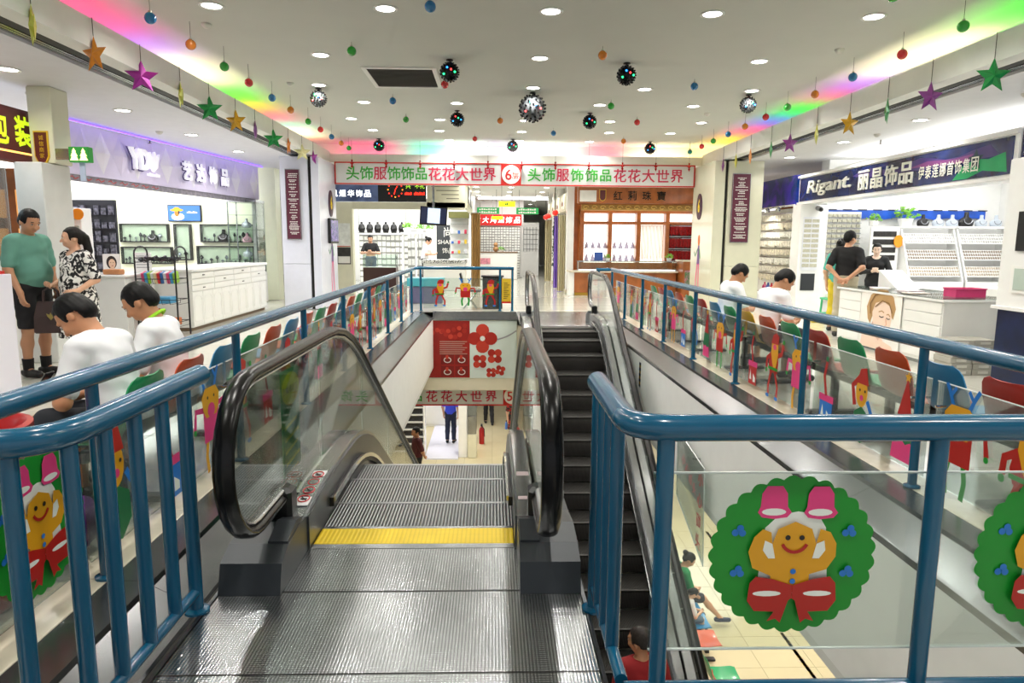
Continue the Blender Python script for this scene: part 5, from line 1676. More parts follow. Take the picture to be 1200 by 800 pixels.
# the counter with drawers, model poster and things on top
rc = thing('shop_counter', 'white drawer counter with a glass top in the navy-fronted shop', 'counter', (5.9, 9.2, 0))
B(5.47, 6.35, 8.1, 10.6, 0.05, 0.82).build('carcass', m_lam, rc)
B(5.5, 6.3, 8.12, 10.58, 0.0, 0.05).build('plinth', m_steel, rc)
B(5.43, 6.38, 8.06, 10.64, 0.82, 0.85, 0.004).build('worktop', m_gloss_white, rc)
B(5.43, 6.38, 8.06, 10.64, 0.851, 0.862).build('glass_top', m_glass, rc)
for (a, b) in ((8.12, 8.88), (9.95, 10.58)):
    for r in range(5):
        B(5.455, 5.47, a, b, 0.09+r*0.145, 0.225+r*0.145, 0.003).build('drawer', m_lam, rc)
ps_ = thing('poster', 'large poster of a smiling fair-haired woman on the white counter front', 'poster', (5.45, 9.4, 0))
B(5.445, 5.454, 8.92, 9.92, 0.04, 0.84).build('sheet', mat('poster_pale', 'efece6', 0.4), ps_)
T = face_left(5.445, 9.42, 0.44)
SC_COL.update(N='b8905c', S='f0d3bf')
MATS.pop('sticker_N', None); MATS.pop('sticker_S', None)
POST = [('S', [(-0.40, -0.40), (-0.36, -0.18), (-0.2, -0.1), (0.0, -0.16), (0.12, -0.28), (0.3, -0.32), (0.36, -0.40)]),
        ('N', [(-0.26, -0.02), (-0.3, 0.14), (-0.22, 0.3), (-0.05, 0.38), (0.14, 0.38), (0.28, 0.3), (0.34, 0.16), (0.3, 0.02), (0.2, 0.1), (0.0, 0.14), (-0.12, 0.1), (-0.2, -0.08)]),
        ('S', [(-0.16, 0.08), (-0.1, 0.2), (0.06, 0.24), (0.22, 0.18), (0.27, 0.04), (0.24, -0.12), (0.16, -0.24), (0.06, -0.25), (-0.06, -0.18), (-0.14, -0.06)]),
        ('N', stroke([(-0.02, 0.09), (0.05, 0.11), (0.1, 0.09)], 0.016)), ('N', stroke([(0.16, 0.07), (0.2, 0.08), (0.24, 0.05)], 0.016)),
        ('H', stroke([(-0.0, 0.04), (0.05, 0.025), (0.1, 0.04)], 0.014)), ('H', stroke([(0.16, 0.03), (0.2, 0.015), (0.235, 0.025)], 0.014)),
        ('O', stroke([(0.15, 0.02), (0.17, -0.06), (0.14, -0.075)], 0.008)), ('L', [(0.04, -0.13), (0.12, -0.12), (0.2, -0.12), (0.14, -0.165), (0.08, -0.165)]), ('W', [(0.07, -0.135), (0.17, -0.13), (0.13, -0.148)]),
        ('W', shape_circle(-0.16, -0.1, 0.018, 0.03, 10)), ('J2', stroke([(-0.2, 0.05), (-0.22, 0.18), (-0.12, 0.3), (0.05, 0.345)], 0.02)), ('J2', stroke([(-0.1, 0.15), (0.05, 0.24), (0.2, 0.22), (0.28, 0.1)], 0.018)), ('J3', [(-0.13, -0.04), (-0.05, -0.17), (0.06, -0.24), (0.02, -0.28), (-0.1, -0.2), (-0.16, -0.1)])]
SC_COL.update(J2='8a6436', J3='d9b49c')
POST = [(c, [(u*1.12, v*1.08+0.03) if v > -0.39 else (u*1.12, v) for u, v in p]) for c, p in POST]
sticker(ps_, T, POST, 1.0, 'portrait_print')
bk = thing('basket', 'pink plastic basket on the white drawer counter', 'basket', (5.95, 8.45, 0.862))
mb = MB()
for (a, b) in (((5.76, 8.33), (6.14, 8.335)), ((5.76, 8.565), (6.14, 8.57)), ((5.76, 8.335), (5.765, 8.565)), ((6.135, 8.335), (6.14, 8.565))):
    mb.box(a[0], b[0], a[1], b[1], 0.862, 0.965)
mb.box(5.765, 6.135, 8.335, 8.565, 0.862, 0.87)
mb.build('tub', mat('basket_pink', 'd93a78', 0.4), bk)
MB().tube([(5.755, 8.325, 0.965), (6.145, 8.325, 0.965), (6.145, 8.575, 0.965), (5.755, 8.575, 0.965)], 0.008, 6, closed=True).build('rim', MATS['basket_pink'], bk)
rnd = random.Random(4)
for i in range(5):
    o = MB().box(-0.14, 0.14, -0.10, 0.10, 0, 0.012+0.01*(i % 2), 0.002).build('catalogue', mat('catalogue_%d' % (i % 3), ['e6dcd0', 'd8c8cc', 'f0f0f2'][i % 3], 0.5, var=0.2, scale=12))
    o.location = (5.66+0.10*(i % 3), 8.98+0.27*i, 0.862); o.rotation_euler = (0, 0, 0.3*i)
    tag(o, 'thin pale catalogue lying on the drawer counter, %s from the near end' % ORD[i+1], 'catalogue', 'catalogues on the drawer counter')
ad = thing('display_riser', 'white sloping display riser on the counter in front of the attendant', 'display stand', (6.1, 10.1, 0.862))
MB().prism([(0, 0), (0.5, 0), (0.5, 0.26)], Frame((6.3, 9.9, 0.862), (-1, 0, 0) if False else (0, 1, 0), (0, 0, 1)), -0.35, 0.0).build('wedge', m_gloss_white, ad)
bxm = MB().box(-0.125, 0.125, -0.16, 0.16, 0, 0.068, 0.004).mesh('carton', mat('carton_grey', 'b0ada2', 0.6, var=0.05))
lbm = MB().box(-0.06, 0.06, -0.163, -0.1605, 0.02, 0.05).mesh('carton_label', mat('carton_label', 'd8d6cc', 0.5))
k = 0
for c, nlev in ((0, 6), (1, 6)):
    for l in range(nlev):
        t = thing('carton', 'flat grey carton in the stack before the drawer counter, %s column, %s from below' % (['left', 'right'][c], ORD[l+1]), 'carton', (5.46+c*0.262+0.008*(l % 2), 7.84+0.006*(l % 3), l*0.069), 'stacked grey cartons')
        link('box', bxm, t, True); link('label', lbm, t, True)
# white cabinet at the right edge with dark screen, glass window and navy panel
wc = thing('tall_cabinet', 'tall white cabinet with black screen, small window and navy base at the right edge', 'cabinet', (5.9, 6.9, 0))
B(5.42, 6.55, 6.3, 7.2, 0.84, 2.40, 0.01).build('carcass', m_gloss_white, wc)
B(5.40, 6.57, 6.28, 7.22, 0.0, 0.06).build('plinth', m_lam, wc)
B(5.44, 6.53, 6.32, 7.18, 0.06, 0.83).build('navy_base', mat('navy_gloss', '0c1c42', 0.3, var=0.4, scale=5), wc)
B(5.39, 6.58, 6.27, 7.23, 0.831, 0.87, 0.005).build('ledge', m_gloss_white, wc)
B(5.40, 5.419, 6.42, 6.98, 1.45, 1.85).build('screen', m_black, wc)
B(5.40, 5.419, 6.45, 7.0, 1.02, 1.30).build('window_frame', m_lam, wc)
B(5.395, 5.399, 6.5, 6.95, 1.05, 1.27).build('window', mat('green_glass_panel', 'b9c8bd', 0.15), wc)
# stool with boxes
stl = thing('stool', 'mint green plastic stool holding boxes beside the white pillar', 'stool', (6.75, 13.3, 0))
m_mint = mat('mint_plastic', '4fc48c', 0.4)
B(6.55, 6.95, 13.1, 13.5, 0.42, 0.46, 0.01).build('seat', m_mint, stl)
for x in (6.57, 6.93):
    for y in (13.12, 13.48):
        MB().cyl((x, y, 0.0), (x*0.9+6.75*0.1, y*0.9+13.3*0.1, 0.42), 0.022, n=8).build('leg', m_mint, stl)
MB().tube([(6.57, 13.12, 0.15), (6.93, 13.12, 0.15), (6.93, 13.48, 0.15), (6.57, 13.48, 0.15)], 0.012, 6, closed=True).build('stretcher', m_mint, stl)
o = B(6.62, 6.88, 13.18, 13.42, 0.462, 0.56, 0.01).build('storage_box', m_gloss_white); tag(o, 'small white box on the mint green stool', 'box')
o = B(6.2, 6.45, 13.0, 13.2, 0.0, 0.16, 0.01).build('storage_box', mat('box_yellow', 'd8c22a', 0.5)); tag(o, 'yellow box on the floor beside the mint green stool', 'box')
# small side counter right of the drawer counter
rs = thing('shop_counter', 'white shelf counter with folded cloths between the drawer counter and the tall cabinet', 'counter', (7.6, 9.4, 0))
B(7.1, 8.2, 9.2, 10.0, 0.0, 0.9, 0.01).build('carcass', m_lam, rs)
for z in (0.42, 0.62):
    B(7.12, 8.18, 9.185, 9.199, z, z+0.05).build('slot', m_black, rs)
for i, c in enumerate(['22408a', '22408a', 'e06a2a', 'e06a2a']):
    o = MB().box(-0.085, 0.085, -0.1, 0.1, 0, 0.15, 0.02).build('folded_cloth', mat('cloth_'+c, c, 0.8, bump=0.3, scale=20)); o.location = (7.3+i*0.2, 9.45, 0.9)
    tag(o, '%s folded cloth on the white shelf counter, %s from the left' % (['navy', 'navy', 'orange', 'orange'][i], ORD[i+1]), 'cloth', 'folded cloths')
# ================================================================== far shops
def board(name, label, cat, x0, x1, y, z0, z1, m, d=0.06):
    t = thing(name, label, cat, ((x0+x1)/2, y, z0))
    B(x0, x1, y, y+d, z0, z1, 0.003).build('panel', m, t)
    return t
# --- left far shop front at y = 19.5
FY = 19.5
fb = board('billboard', 'blue billboard with white characters at the far left shop', 'billboard', -4.42, -3.2, FY, 2.6, 3.25, blotch('billboard_blue', '1d2c54', '6f83b8', 1.2, 0.5, 0.3, 0.25))
for i, ch in enumerate('凯煜华饰品'):
    text(ch, face_cam(-3.95, FY, 2.82), (i-2)*0.23, 0, 1, emit_mat('billboard_white', 'ffffff', 1.2), fb, width=0.19, name='character', bold=0.02)
ld = board('led_board', 'black LED board with a red clock ring and dotted red and green text', 'display board', -3.2, -1.86, FY, 2.6, 3.2, mat('led_black', '0a0b0d', 0.35))
m_ledr = emit_mat('led_red', 'ff2a18', 2.2); m_ledg = emit_mat('led_green', '9ad82a', 1.6); m_ledo = emit_mat('led_amber', 'ff9a20', 2.0)
T = face_cam(-2.72, FY, 2.93)
for i in range(12):
    a = i*PI/6
    MB().prism(shape_circle(0.2*math.cos(a), 0.2*math.sin(a), 0.018, n=8), T, 0.001, 0.004).build('clock_dot', m_ledo if i % 3 == 0 else m_ledr, ld)
MB().prism(stroke([(0, 0), (0.06, 0.10)], 0.02), T, 0.001, 0.004).build('clock_hand', m_ledr, ld)
MB().prism(stroke([(0, 0), (-0.03, -0.13)], 0.02), T, 0.001, 0.004).build('clock_hand', m_ledr, ld)
text('兴', T, 0.36, 0.10, 1, m_ledg, ld, width=0.13); text('不孔', T, 0.68, 0.10, 1, m_ledg, ld, width=0.27)
smudge(T, 0.36, -0.1, 0.2, 0.07, m_ledr, ld, 5); smudge(T, 0.67, -0.1, 0.3, 0.08, m_ledr, ld, 8)
cs = board('slatted_panel', 'cream panel with four dark lines beside the LED board', 'panel', -1.85, -0.78, FY, 2.45, 3.3, m_cream)
for i in range(4):
    B(-1.72+0.14*i, -0.95, FY-0.004, FY-0.0005, 3.02-i*0.11, 3.04-i*0.11).build('groove', mat('groove_dark', '6a6654', 0.6), cs)
wp2 = board('wall_panel', 'cream wall panel carrying a floor map left of the far shop opening', 'panel', -4.45, -3.93, FY, 0.0, 2.58, m_cream, 0.25)
B(-4.38, -4.0, FY-0.01, FY-0.0005, 1.35, 2.0).build('floor_map', mat('map_white', 'e9ece8', 0.4, var=0.12, scale=9), wp2)
B(-4.38, -4.0, FY-0.012, FY-0.0105, 1.35, 1.37).build('map_edge', m_red, wp2)
B(-4.37, -4.0, FY-0.01, FY-0.0005, 0.86, 1.33).build('dark_leaflet', mat('leaflet_dark', '2b2a28', 0.5, var=0.5, scale=8), wp2)
B(-4.35, -4.02, FY-0.013, FY-0.0105, 0.89, 1.08).build('leaflet_print', m_paper, wp2)
struct('trim_9', B(-3.93, -0.78, FY, FY+0.25, 2.40, 2.59), m_cream)
tv2 = thing('television', 'tilted television hanging from the far shop lintel with a bright picture', 'television', (-1.63, 19.1, 1.95))
for part, a, m in (('housing', (-0.37, 0.37, -0.03, 0.03, -0.25, 0.25), m_black), ('screen', (-0.34, 0.34, -0.034, -0.031, -0.21, 0.22), emit_mat('tv_dark_blue', '1c2340', 0.6)), ('picture', (-0.16, 0.18, -0.037, -0.0345, -0.2, 0.21), emit_mat('tv_pale', 'c8d8ee', 0.9))):
    o = link(part, MB().box(*a).mesh(part, m), tv2, True); o.location = (0, 0, 0.25); o.rotation_euler = (-0.15, 0.06, 0)
link('bracket', MB().box(-0.03, 0.03, 0.0, 0.06, 0.45, 1.35).mesh('bracket', m_steel), tv2, True)
# interior of the far left shop
struct('wall_far_shop', B(-6.0, -0.7, 27.0, 27.2, 0, 3.3), m_white)
led_ceiling('ceiling_light', 'white light panel over the far left shop', -5.5, -1.2, 20.3, 26.2, 3.1, 4.2)
def card_board(label, x0, x1, y, z0, z1, nx, nz, c):
    t = thing('card_board', label, 'display board', ((x0+x1)/2, y, z0))
    B(x0, x1, y, y+0.05, z0, z1).build('panel', mat('card_board_dark', '8c8c88', 0.6), t)
    mb = MB()
    rnd = random.Random(int(x0*100))
    dx, dz = (x1-x0)/nx, (z1-z0)/nz
    for i in range(nx):
        for j in range(nz):
            mb.box(x0+dx*i+dx*0.08, x0+dx*(i+0.9), y-0.03, y-0.001, z0+dz*j+dz*0.1, z0+dz*(j+0.7+0.2*rnd.random()))
    o = mb.build('cards', mat('hang_card_'+c, c, 0.5, var=0.12, scale=20), t); o['kind'] = 'stuff'
    return t
card_board('board of white jewellery cards behind the far attendant', -4.9, -3.1, 25.5, 0.0, 1.75, 11, 8, 'e6e6de')
card_board('narrow board of hanging chains right of the far attendant', -3.05, -2.4, 24.8, 0.0, 1.9, 5, 6, 'cfd0cc')
rail = thing('hanging_display', 'row of black necklace forms on a rail in the far left shop', 'display', (-4.0, 25.2, 1.9))
MB().cyl((-4.9, 25.2, 1.82), (-3.1, 25.2, 1.82), 0.02, n=8).build('rail', m_steel, rail)
for x in (-4.85, -3.15):
    MB().cyl((x, 25.2, 1.82), (x, 25.2, 3.3), 0.01, n=6).build('hanger', m_steel, rail)
for i in range(6):
    x = -4.75+i*0.29
    MB().lathe([(0.10, 0), (0.13, 0.12), (0.10, 0.25), (0.04, 0.3), (0.04, 0.36)], 10, (x, 25.2, 1.84)).build('necklace_form', m_black, rail)
for i, (x, y, z, r) in enumerate([(-2.95, 23.9, 1.82, 0.24), (-2.5, 23.8, 1.82, 0.2), (-2.15, 23.8, 1.82, 0.2)]):
    plant(x, y, z, r, 'trailing green plant on top of the far shop partition, %s from the left' % ORD[i+1], 20+i, 'plants in the far left shop')
pt = thing('partition', 'narrow white partition of hooks supporting plants in the far left shop', 'partition', (-2.6, 23.9, 0))
for x in (-3.1, -2.65, -2.1):
    B(x-0.03, x+0.03, 23.85, 23.95, 0, 1.8).build('post', m_gloss_white, pt)
B(-3.15, -2.05, 23.7, 24.1, 1.78, 1.82).build('top_shelf', m_gloss_white, pt)
dk = board('dark_display', 'dark chalkboard display with white lettering in the far left shop', 'display board', -2.0, -1.2, 24.6, 0.0, 2.1, mat('chalk_dark', '32363a', 0.5))
text('尚', face_cam(-1.6, 24.6, 1.85), 0, 0, 1, m_paper, dk, width=0.28); text('SHANG', face_cam(-1.6, 24.6, 1.5), 0, 0, 1, m_paper, dk, width=0.7); text('饰品', face_cam(-1.6, 24.6, 1.2), 0, 0, 1, m_paper, dk, width=0.4)
c3 = thing('shop_counter', 'dark brown counter with a glass case on top in the far left shop', 'counter', (-3.6, 21.3, 0))
B(-3.95, -2.95, 21.0, 21.6, 0.0, 0.72, 0.01).build('base', mat('dark_brown_wood', '3a1c18', 0.35), c3)
B(-3.95, -2.95, 21.0, 21.6, 0.721, 0.73).build('floor_panel', m_gloss_white, c3)
for a in ((-3.95, -2.95, 21.0, 21.008), (-3.95, -2.95, 21.592, 21.6), (-3.95, -3.942, 21.008, 21.592), (-2.958, -2.95, 21.008, 21.592)):
    B(a[0], a[1], a[2], a[3], 0.73, 1.1).build('pane', m_glass, c3)
B(-3.96, -2.94, 20.99, 21.61, 1.1, 1.115).build('top_pane', m_glass, c3)
c4 = thing('shop_counter', 'white counter with a black and white patterned top in the far left shop', 'counter', (-1.5, 21.7, 0))
B(-2.15, -0.85, 21.3, 22.1, 0.0, 0.85, 0.01).build('base', m_lam, c4)
B(-2.2, -0.82, 21.27, 22.13, 0.85, 0.95).build('patterned_top', blotch('spotted_cloth', '111111', 'f0f0ec', 30, 0.5, 0.6, 0.02), c4)
gs_ = thing('glass_shelf', 'lit glass shelf unit with small boxes at the right side of the far left shop', 'shelf', (-1.1, 23.4, 0))
B(-1.45, -0.82, 23.5, 23.56, 0.95, 2.3).build('back_panel', m_gloss_white, gs_)
for k in range(4):
    B(-1.45, -0.82, 23.2, 23.5, 1.1+k*0.33, 1.115+k*0.33).build('shelf', m_glass, gs_)
B(-1.48, -0.80, 23.15, 23.5, 0.0, 0.95).build('base', m_lam, gs_)
B(-1.48, -0.80, 23.15, 23.56, 2.3, 2.5).build('olive_header', mat('olive_header', '6a6a38', 0.5), gs_)
for i in range(9):
    o = MB().box(-0.04, 0.04, -0.04, 0.04, 0, 0.08+0.03*(i % 3), 0.004).build('trinket_box', mat('trinket_%d' % (i % 4), ['d83a5a', 'e8c23a', 'dcdce4', '3a6ac0'][i % 4], 0.4)); o.location = (-1.36+0.22*(i % 3), 23.33, 1.116+0.33*(i//3))
    tag(o, 'tiny gift box on the lit glass shelf, %s level, %s from the left' % (ORD[i//3+1], ORD[i % 3+1]), 'box', 'boxes on the lit glass shelf')
# corridor side of the far left shop
cf = thing('shop_fascia', 'cream side fascia with framed pictures along the left of the corridor', 'shop sign', (-0.75, 21.5, 2.4))
B(-0.80, -0.72, 19.76, 24.6, 2.45, 3.28).build('board', m_cream, cf)
for i in range(2):
    B(-0.719, -0.70, 20.1+i*2.1, 21.4+i*2.1, 2.62, 3.1).build('frame', m_steel_dk, cf)
    B(-0.699, -0.695, 20.2+i*2.1, 21.3+i*2.1, 2.68, 3.04).build('picture', m_gloss_white, cf)
def curtain(label, x0, x1, y, z1, m, nf=5, group=None, z0=0.02):
    t = thing('curtain', label, 'curtain', ((x0+x1)/2, y, z0), group)
    n = nf*8
    pts = [(x0+(x1-x0)*i/n, 0.04*math.sin(i*2*PI/8)) for i in range(n+1)]
    mb = MB()
    vs = [(u, y+v, z) for z in (z0, z1) for u, v in pts]
    vs += [(u, y+v+0.012, z) for z in (z0, z1) for u, v in pts]
    k = n+1
    fs = [(i, i+1, k+i+1, k+i) for i in range(n)] + [(2*k+i, 3*k+i, 3*k+i+1, 2*k+i+1) for i in range(n)]
    mb.add(vs, fs).build('drape', m, t, 60)
    MB().cyl((x0-0.03, y, z1+0.01), (x1+0.03, y, z1+0.01), 0.015, n=8).build('rod', m_steel, t)
    return t
curtain('tan curtain at the left side of the corridor', -0.72, -0.42, 23.0, 2.45, mat('curtain_tan', 'a8844e', 0.7))
# --- hanging corridor signs
def hang(t, xs, y, z0, z1=3.3):
    for x in xs:
        MB().cyl((x, y, z0), (x, y, z1), 0.008, n=6).build('hanger', m_steel, t)
m_signg = emit_mat('exit_green', '138a44', 0.5)
for (a, b, wh) in ((-0.55, 0.22, 'left'), (0.81, 1.58, 'right')):
    t = board('direction_sign', 'green hanging direction sign in the corridor, %s one' % wh, 'sign', a, b, 24.0, 2.47, 2.69, m_signg)
    smudge(face_cam((a+b)/2, 24.0, 2.63), 0, 0, 0.62, 0.06, m_paper, t, 8); smudge(face_cam((a+b)/2, 24.0, 2.53), 0, 0, 0.62, 0.06, m_paper, t, 8)
    hang(t, (a+0.1, b-0.1), 24.03, 2.69)
m_yel = emit_mat('sign_yellow', 'f2ea1c', 0.6)
t = board('hanging_sign', 'bright yellow hanging sign with green letters, nearest in the corridor', 'sign', 0.17, 0.64, 20.0, 2.52, 2.67, m_yel); hang(t, (0.25, 0.55), 20.03, 2.67)
smudge(face_cam(0.4, 20.0, 2.595), 0, 0, 0.1, 0.08, mat('exit_ink', '0d7a2a', 0.5), t, 2)
t = board('hanging_sign', 'small yellow hanging sign just above the red shop sign', 'sign', -0.05, 0.4, 27.0, 2.38, 2.5, m_yel); hang(t, (0.0, 0.35), 27.03, 2.5)
# --- red shop at the corridor end
EY = 29.0
rsx = board('shop_fascia', 'red shop sign with white characters at the corridor end', 'shop sign', -0.95, 1.2, EY, 2.2, 2.66, emit_mat('lit_red', 'c81e1c', 0.12))
for i, ch in enumerate('大鸿运饰品'):
    text(ch, face_cam(0.35, EY, 2.43), (i-2)*0.33, 0, 1, emit_mat('lit_white', 'ffffff', 1.2), rsx, width=0.28, name='character', bold=0.01, shear=0.2)
hang(rsx, (-0.8, 1.05), EY+0.03, 2.66)
MB().prism([(0, -0.14), (0.05, 0.0), (0.16, 0.06), (0.04, 0.06), (0.02, 0.16), (-0.02, 0.16), (-0.04, 0.06), (-0.16, 0.06), (-0.05, 0.0)], face_cam(-0.66, EY, 2.43), 0.001, 0.006).build('bird_emblem', MATS['lit_white'], rsx)
card_board('wall of small white jewellery cards under the red corridor sign', -0.75, 1.15, EY+0.1, 0.0, 2.15, 16, 20, 'f0f0ec')
led_ceiling('ceiling_light', 'white light panel at the corridor end', -0.6, 2.6, 27.6, 28.8, 3.26, 4.0)
c5_ = thing('shop_counter', 'white counter under the card wall at the corridor end', 'counter', (0.2, 28.4, 0))
B(-0.78, 1.0, 28.0, 28.6, 0.0, 1.08, 0.01).build('carcass', m_lam, c5_)
B(-0.8, 1.02, 27.97, 28.63, 1.08, 1.12).build('dark_top', mat('counter_top_tan', '7a5a3c', 0.4), c5_)
for i in range(3):
    B(-0.76+i*0.59, -0.2+i*0.59, 27.985, 27.999, 0.06, 1.02).build('door', m_lam, c5_)
B(-0.7, -0.1, 27.975, 27.984, 0.62, 0.86).build('pink_leaflet', mat('leaflet_pink', 'd88a9a', 0.5, var=0.3, scale=12), c5_)
o = MB().ball((0, 0, 0.11), 0.11, 12, 8).ball((0, 0, 0.29), 0.09, 12, 8).build('toy_figure', mat('toy_tan', 'b88a5a', 0.6), None, 60); o.location = (0.12, 28.2, 1.12); tag(o, 'small tan toy on the corridor end counter', 'toy')
plant(0.36, 28.2, 1.12, 0.14, 'small green plant on the corridor end counter', 33)
struct('wall_corridor_end', B(-6, 1.3, 29.4, 29.6, 0, 3.3), m_white)
lt = thing('lattice_screen', 'white lattice screen with dark lines right of the corridor end shop', 'screen', (1.7, 31.5, 0))
B(1.32, 2.1, 31.5, 31.55, 0.0, 2.4).build('panel', m_gloss_white, lt)
for i in range(5):
    B(1.4+i*0.14, 1.415+i*0.14, 31.48, 31.499, 1.1, 2.2).build('upright_bar', m_steel_dk, lt)
    B(1.36, 2.06, 31.47, 31.479, 1.2+i*0.22, 1.215+i*0.22).build('cross_bar', m_steel_dk, lt)
# --- right side of the corridor
for i, (y, c, nm) in enumerate([(21.2, 'cfc6a4', 'cream'), (22.6, '8a6ac8', 'violet'), (26.5, 'c9bf9c', 'pale beige')]):
    curtain('%s curtain on the right side of the corridor' % nm, 2.0, 2.28, y, 2.35, mat('curtain_'+c, c, 0.7), 4)
for i, y in enumerate([20.6, 23.6, 25.4, 27.6]):
    t = thing('pillar', 'slim white shop pillar on the right of the corridor, %s from the near end' % ORD[i+1], 'pillar', (2.3, y, 0), 'slim corridor pillars')
    B(2.2, 2.42, y, y+0.25, 0.1, 3.3, 0.01).build('shaft', m_gloss_white, t)
    B(2.17, 2.45, y-0.03, y+0.28, 0.0, 0.1, 0.01).build('base', m_marble, t)
gr = thing('garland', 'dark green leafy garland by the violet curtain', 'garland', (2.12, 22.9, 0.6))
gm = MB(); rnd = random.Random(8)
for i in range(120):
    c = Vector((2.05+rnd.uniform(-0.06, 0.06), 22.95+rnd.uniform(-0.1, 0.1), 0.6+rnd.random()*1.7))
    u = Vector((rnd.uniform(-1, 1), rnd.uniform(-1, 1), rnd.uniform(-1, 1))).normalized()*0.05
    v_ = u.orthogonal()*0.5
    gm.add([c-u, c+v_, c+u, c-v_], [(0, 1, 2, 3)])
MB().cyl((2.05, 22.95, 0.6), (2.05, 22.95, 3.3), 0.012, n=6).build('stem', mat('garland_stem', '3a3a28', 0.7), gr)
o = gm.build('leaves', mat('garland_green', '2c4a2c', 0.6), gr); o['kind'] = 'stuff'
sgb = thing('shop_fascia', 'row of cream sign boxes along the right of the corridor', 'shop sign', (2.3, 23, 2.4))
for i in range(4):
    b_ = B(2.18, 2.44, 20.9+i*1.7, 22.4+i*1.7, 2.45, 2.98, 0.01).build('sign_box', m_cream, sgb)
    B(2.165, 2.179, 21.0+i*1.7, 22.3+i*1.7, 2.52, 2.9).build('sign_face', mat('sign_face_pale', 'e6e0cc', 0.4, var=0.1), b_)
    smudge(face_left(2.165, 21.65+i*1.7, 2.7), 0, 0, 0.5, 0.14, mat('sign_brown', '6a3a20', 0.5), b_, 4)
for i, y in enumerate([22.2, 25.0, 26.2]):
    t = thing('lantern', 'small red lantern on the right of the corridor, %s from the near end' % ORD[i+1], 'lantern', (2.0, y, 2.45), 'red lanterns')
    MB().ball((2.0, y, 2.45), (0.10, 0.10, 0.09), 12, 8).build('globe', emit_mat('lantern_red', 'd8281c', 0.6), t, 60)
    MB().cyl((2.0, y, 2.53), (2.0, y, 3.3), 0.006, n=5).build('cord', m_thread, t)
# --- wooden jewellery shop
JY = 20.0
jf = thing('shop_fascia', 'brown wooden fascia with dark metal characters over the jewellery shop', 'shop sign', (4.2, JY, 2.6))
B(2.46, 6.2, JY, JY+0.3, 2.64, 3.299, 0.006).build('board', m_wood, jf)
for i, ch in enumerate('红莉珠寶'):
    text(ch, face_cam(4.2, JY, 2.86), -0.6+i*0.42, 0, 1, mat('bronze_dark', '2e2418', 0.35, 0.5), jf, width=0.26, name='character', bold=0.01, depth=0.02)
for ch_ in (1,):
    B(2.5, 2.98, JY-0.02, JY-0.0005, 2.68, 3.0).build('certificate', m_paper, jf)
T = face_cam(3.16, JY-0.001, 2.86)
MB().prism([(u*1.15, v*0.85) for u, v in sh], T, 0.0, 0.02).build('shield_rim', MATS['badge_gold'], jf)
MB().prism([(u*0.95, v*0.75) for u, v in sh], T, 0.02, 0.026).build('shield_plate', MATS['badge_maroon'], jf)
B(2.5, 6.2, JY+0.3, JY+0.4, 2.62, 2.64).build('soffit', m_wood, jf)
gcv = jf
B(2.6, 6.2, JY+0.31, JY+0.41, 2.45, 2.62).build('frieze', mat('frieze_back', 'b8934a', 0.4), gcv)
mgold = mat('carved_gold', 'f0cf72', 0.35, 0.2)
for i in range(14):
    u = 2.72+i*0.25
    MB().tube([(u+0.09*math.cos(t_)*(1-t_*0.09), JY+0.295, 2.535+0.06*math.sin(t_)*(1-t_*0.09)) for t_ in [0.6*q for q in range(11)]], 0.013, 5).build('gold_scroll', mgold, gcv)
js = thing('wooden_shelving', 'wooden framed lit shelving of the jewellery shop with four bays', 'shelving', (4.4, 21.5, 0))
bays = [2.75, 3.62, 4.5, 5.4, 6.3]
SYB = 21.6
for x in bays:
    B(x-0.06, x+0.06, SYB-0.35, SYB, 0.0, 2.64).build('post', m_wood, js)
B(2.69, 6.36, SYB-0.36, SYB-0.02, 2.42, 2.52).build('cornice', m_wood, js)
B(2.69, 6.36, SYB-0.34, SYB-0.02, 2.08, 2.16).build('transom', m_wood, js)
bayglow = emit_mat('bay_glow', 'fff6ee', 1.7)
for i in range(4):
    a, b = bays[i]+0.06, bays[i+1]-0.06
    B(a, b, SYB-0.04, SYB-0.01, 2.17, 2.41).build('light_box', bayglow, js)
    if i < 3:
        B(a, b, SYB-0.03, SYB, 0.9, 2.07).build('lit_back', bayglow, js)
    else:
        B(a, b, SYB-0.03, SYB, 0.9, 2.07).build('back', mat('bay_red_back', '5a1414', 0.5), js)
    B(a, b, SYB-0.35, SYB-0.04, 0.0, 0.9).build('cupboard', m_wood, js)
    if i != 2:
        for k in range(3):
            B(a, b, SYB-0.28, SYB-0.04, 0.95+k*0.38, 0.965+k*0.38).build('shelf', m_gloss_white, js)
for i in range(2):
    for k in range(2):
        for c in range(4):
            o = MB().lathe([(0.075, 0.0), (0.02, 0.18), (0.004, 0.2)], 8).build('ring_cone', mat('cone_lilac', 'b9b4cc', 0.5)); o.location = (bays[i]+0.18+c*0.19, SYB-0.16, 0.966+k*0.38)
            tag(o, 'small lilac display cone in the %s bay, %s shelf, %s from the left' % (ORD[i+1], ORD[k+1], ORD[c+1]), 'display cone', 'display cones in the jewellery shop')
def bead_curtain(label, x0, x1, y, z0, z1, m, seed):
    t = thing('bead_strands', label, 'bead curtain', ((x0+x1)/2, y, z0))
    mb = MB(); rnd = random.Random(seed)
    n = int((x1-x0)/0.035)
    for i in range(n):
        x = x0+0.02+i*0.035; zz = z0+rnd.uniform(0, 0.08)
        mb.cyl((x, y+rnd.uniform(-0.02, 0.02), zz), (x, y, z1), 0.012, n=5)
    o = mb.build('strands', m, t); o['kind'] = 'stuff'
    MB().cyl((x0, y, z1), (x1, y, z1), 0.012, n=6).build('rod', m_chrome, t)
bead_curtain('pale bead strands hanging in the third wooden bay', 4.58, 5.32, SYB-0.2, 0.95, 2.04, mat('beads_pale', 'ded2bc', 0.3, var=0.4, scale=30), 1)
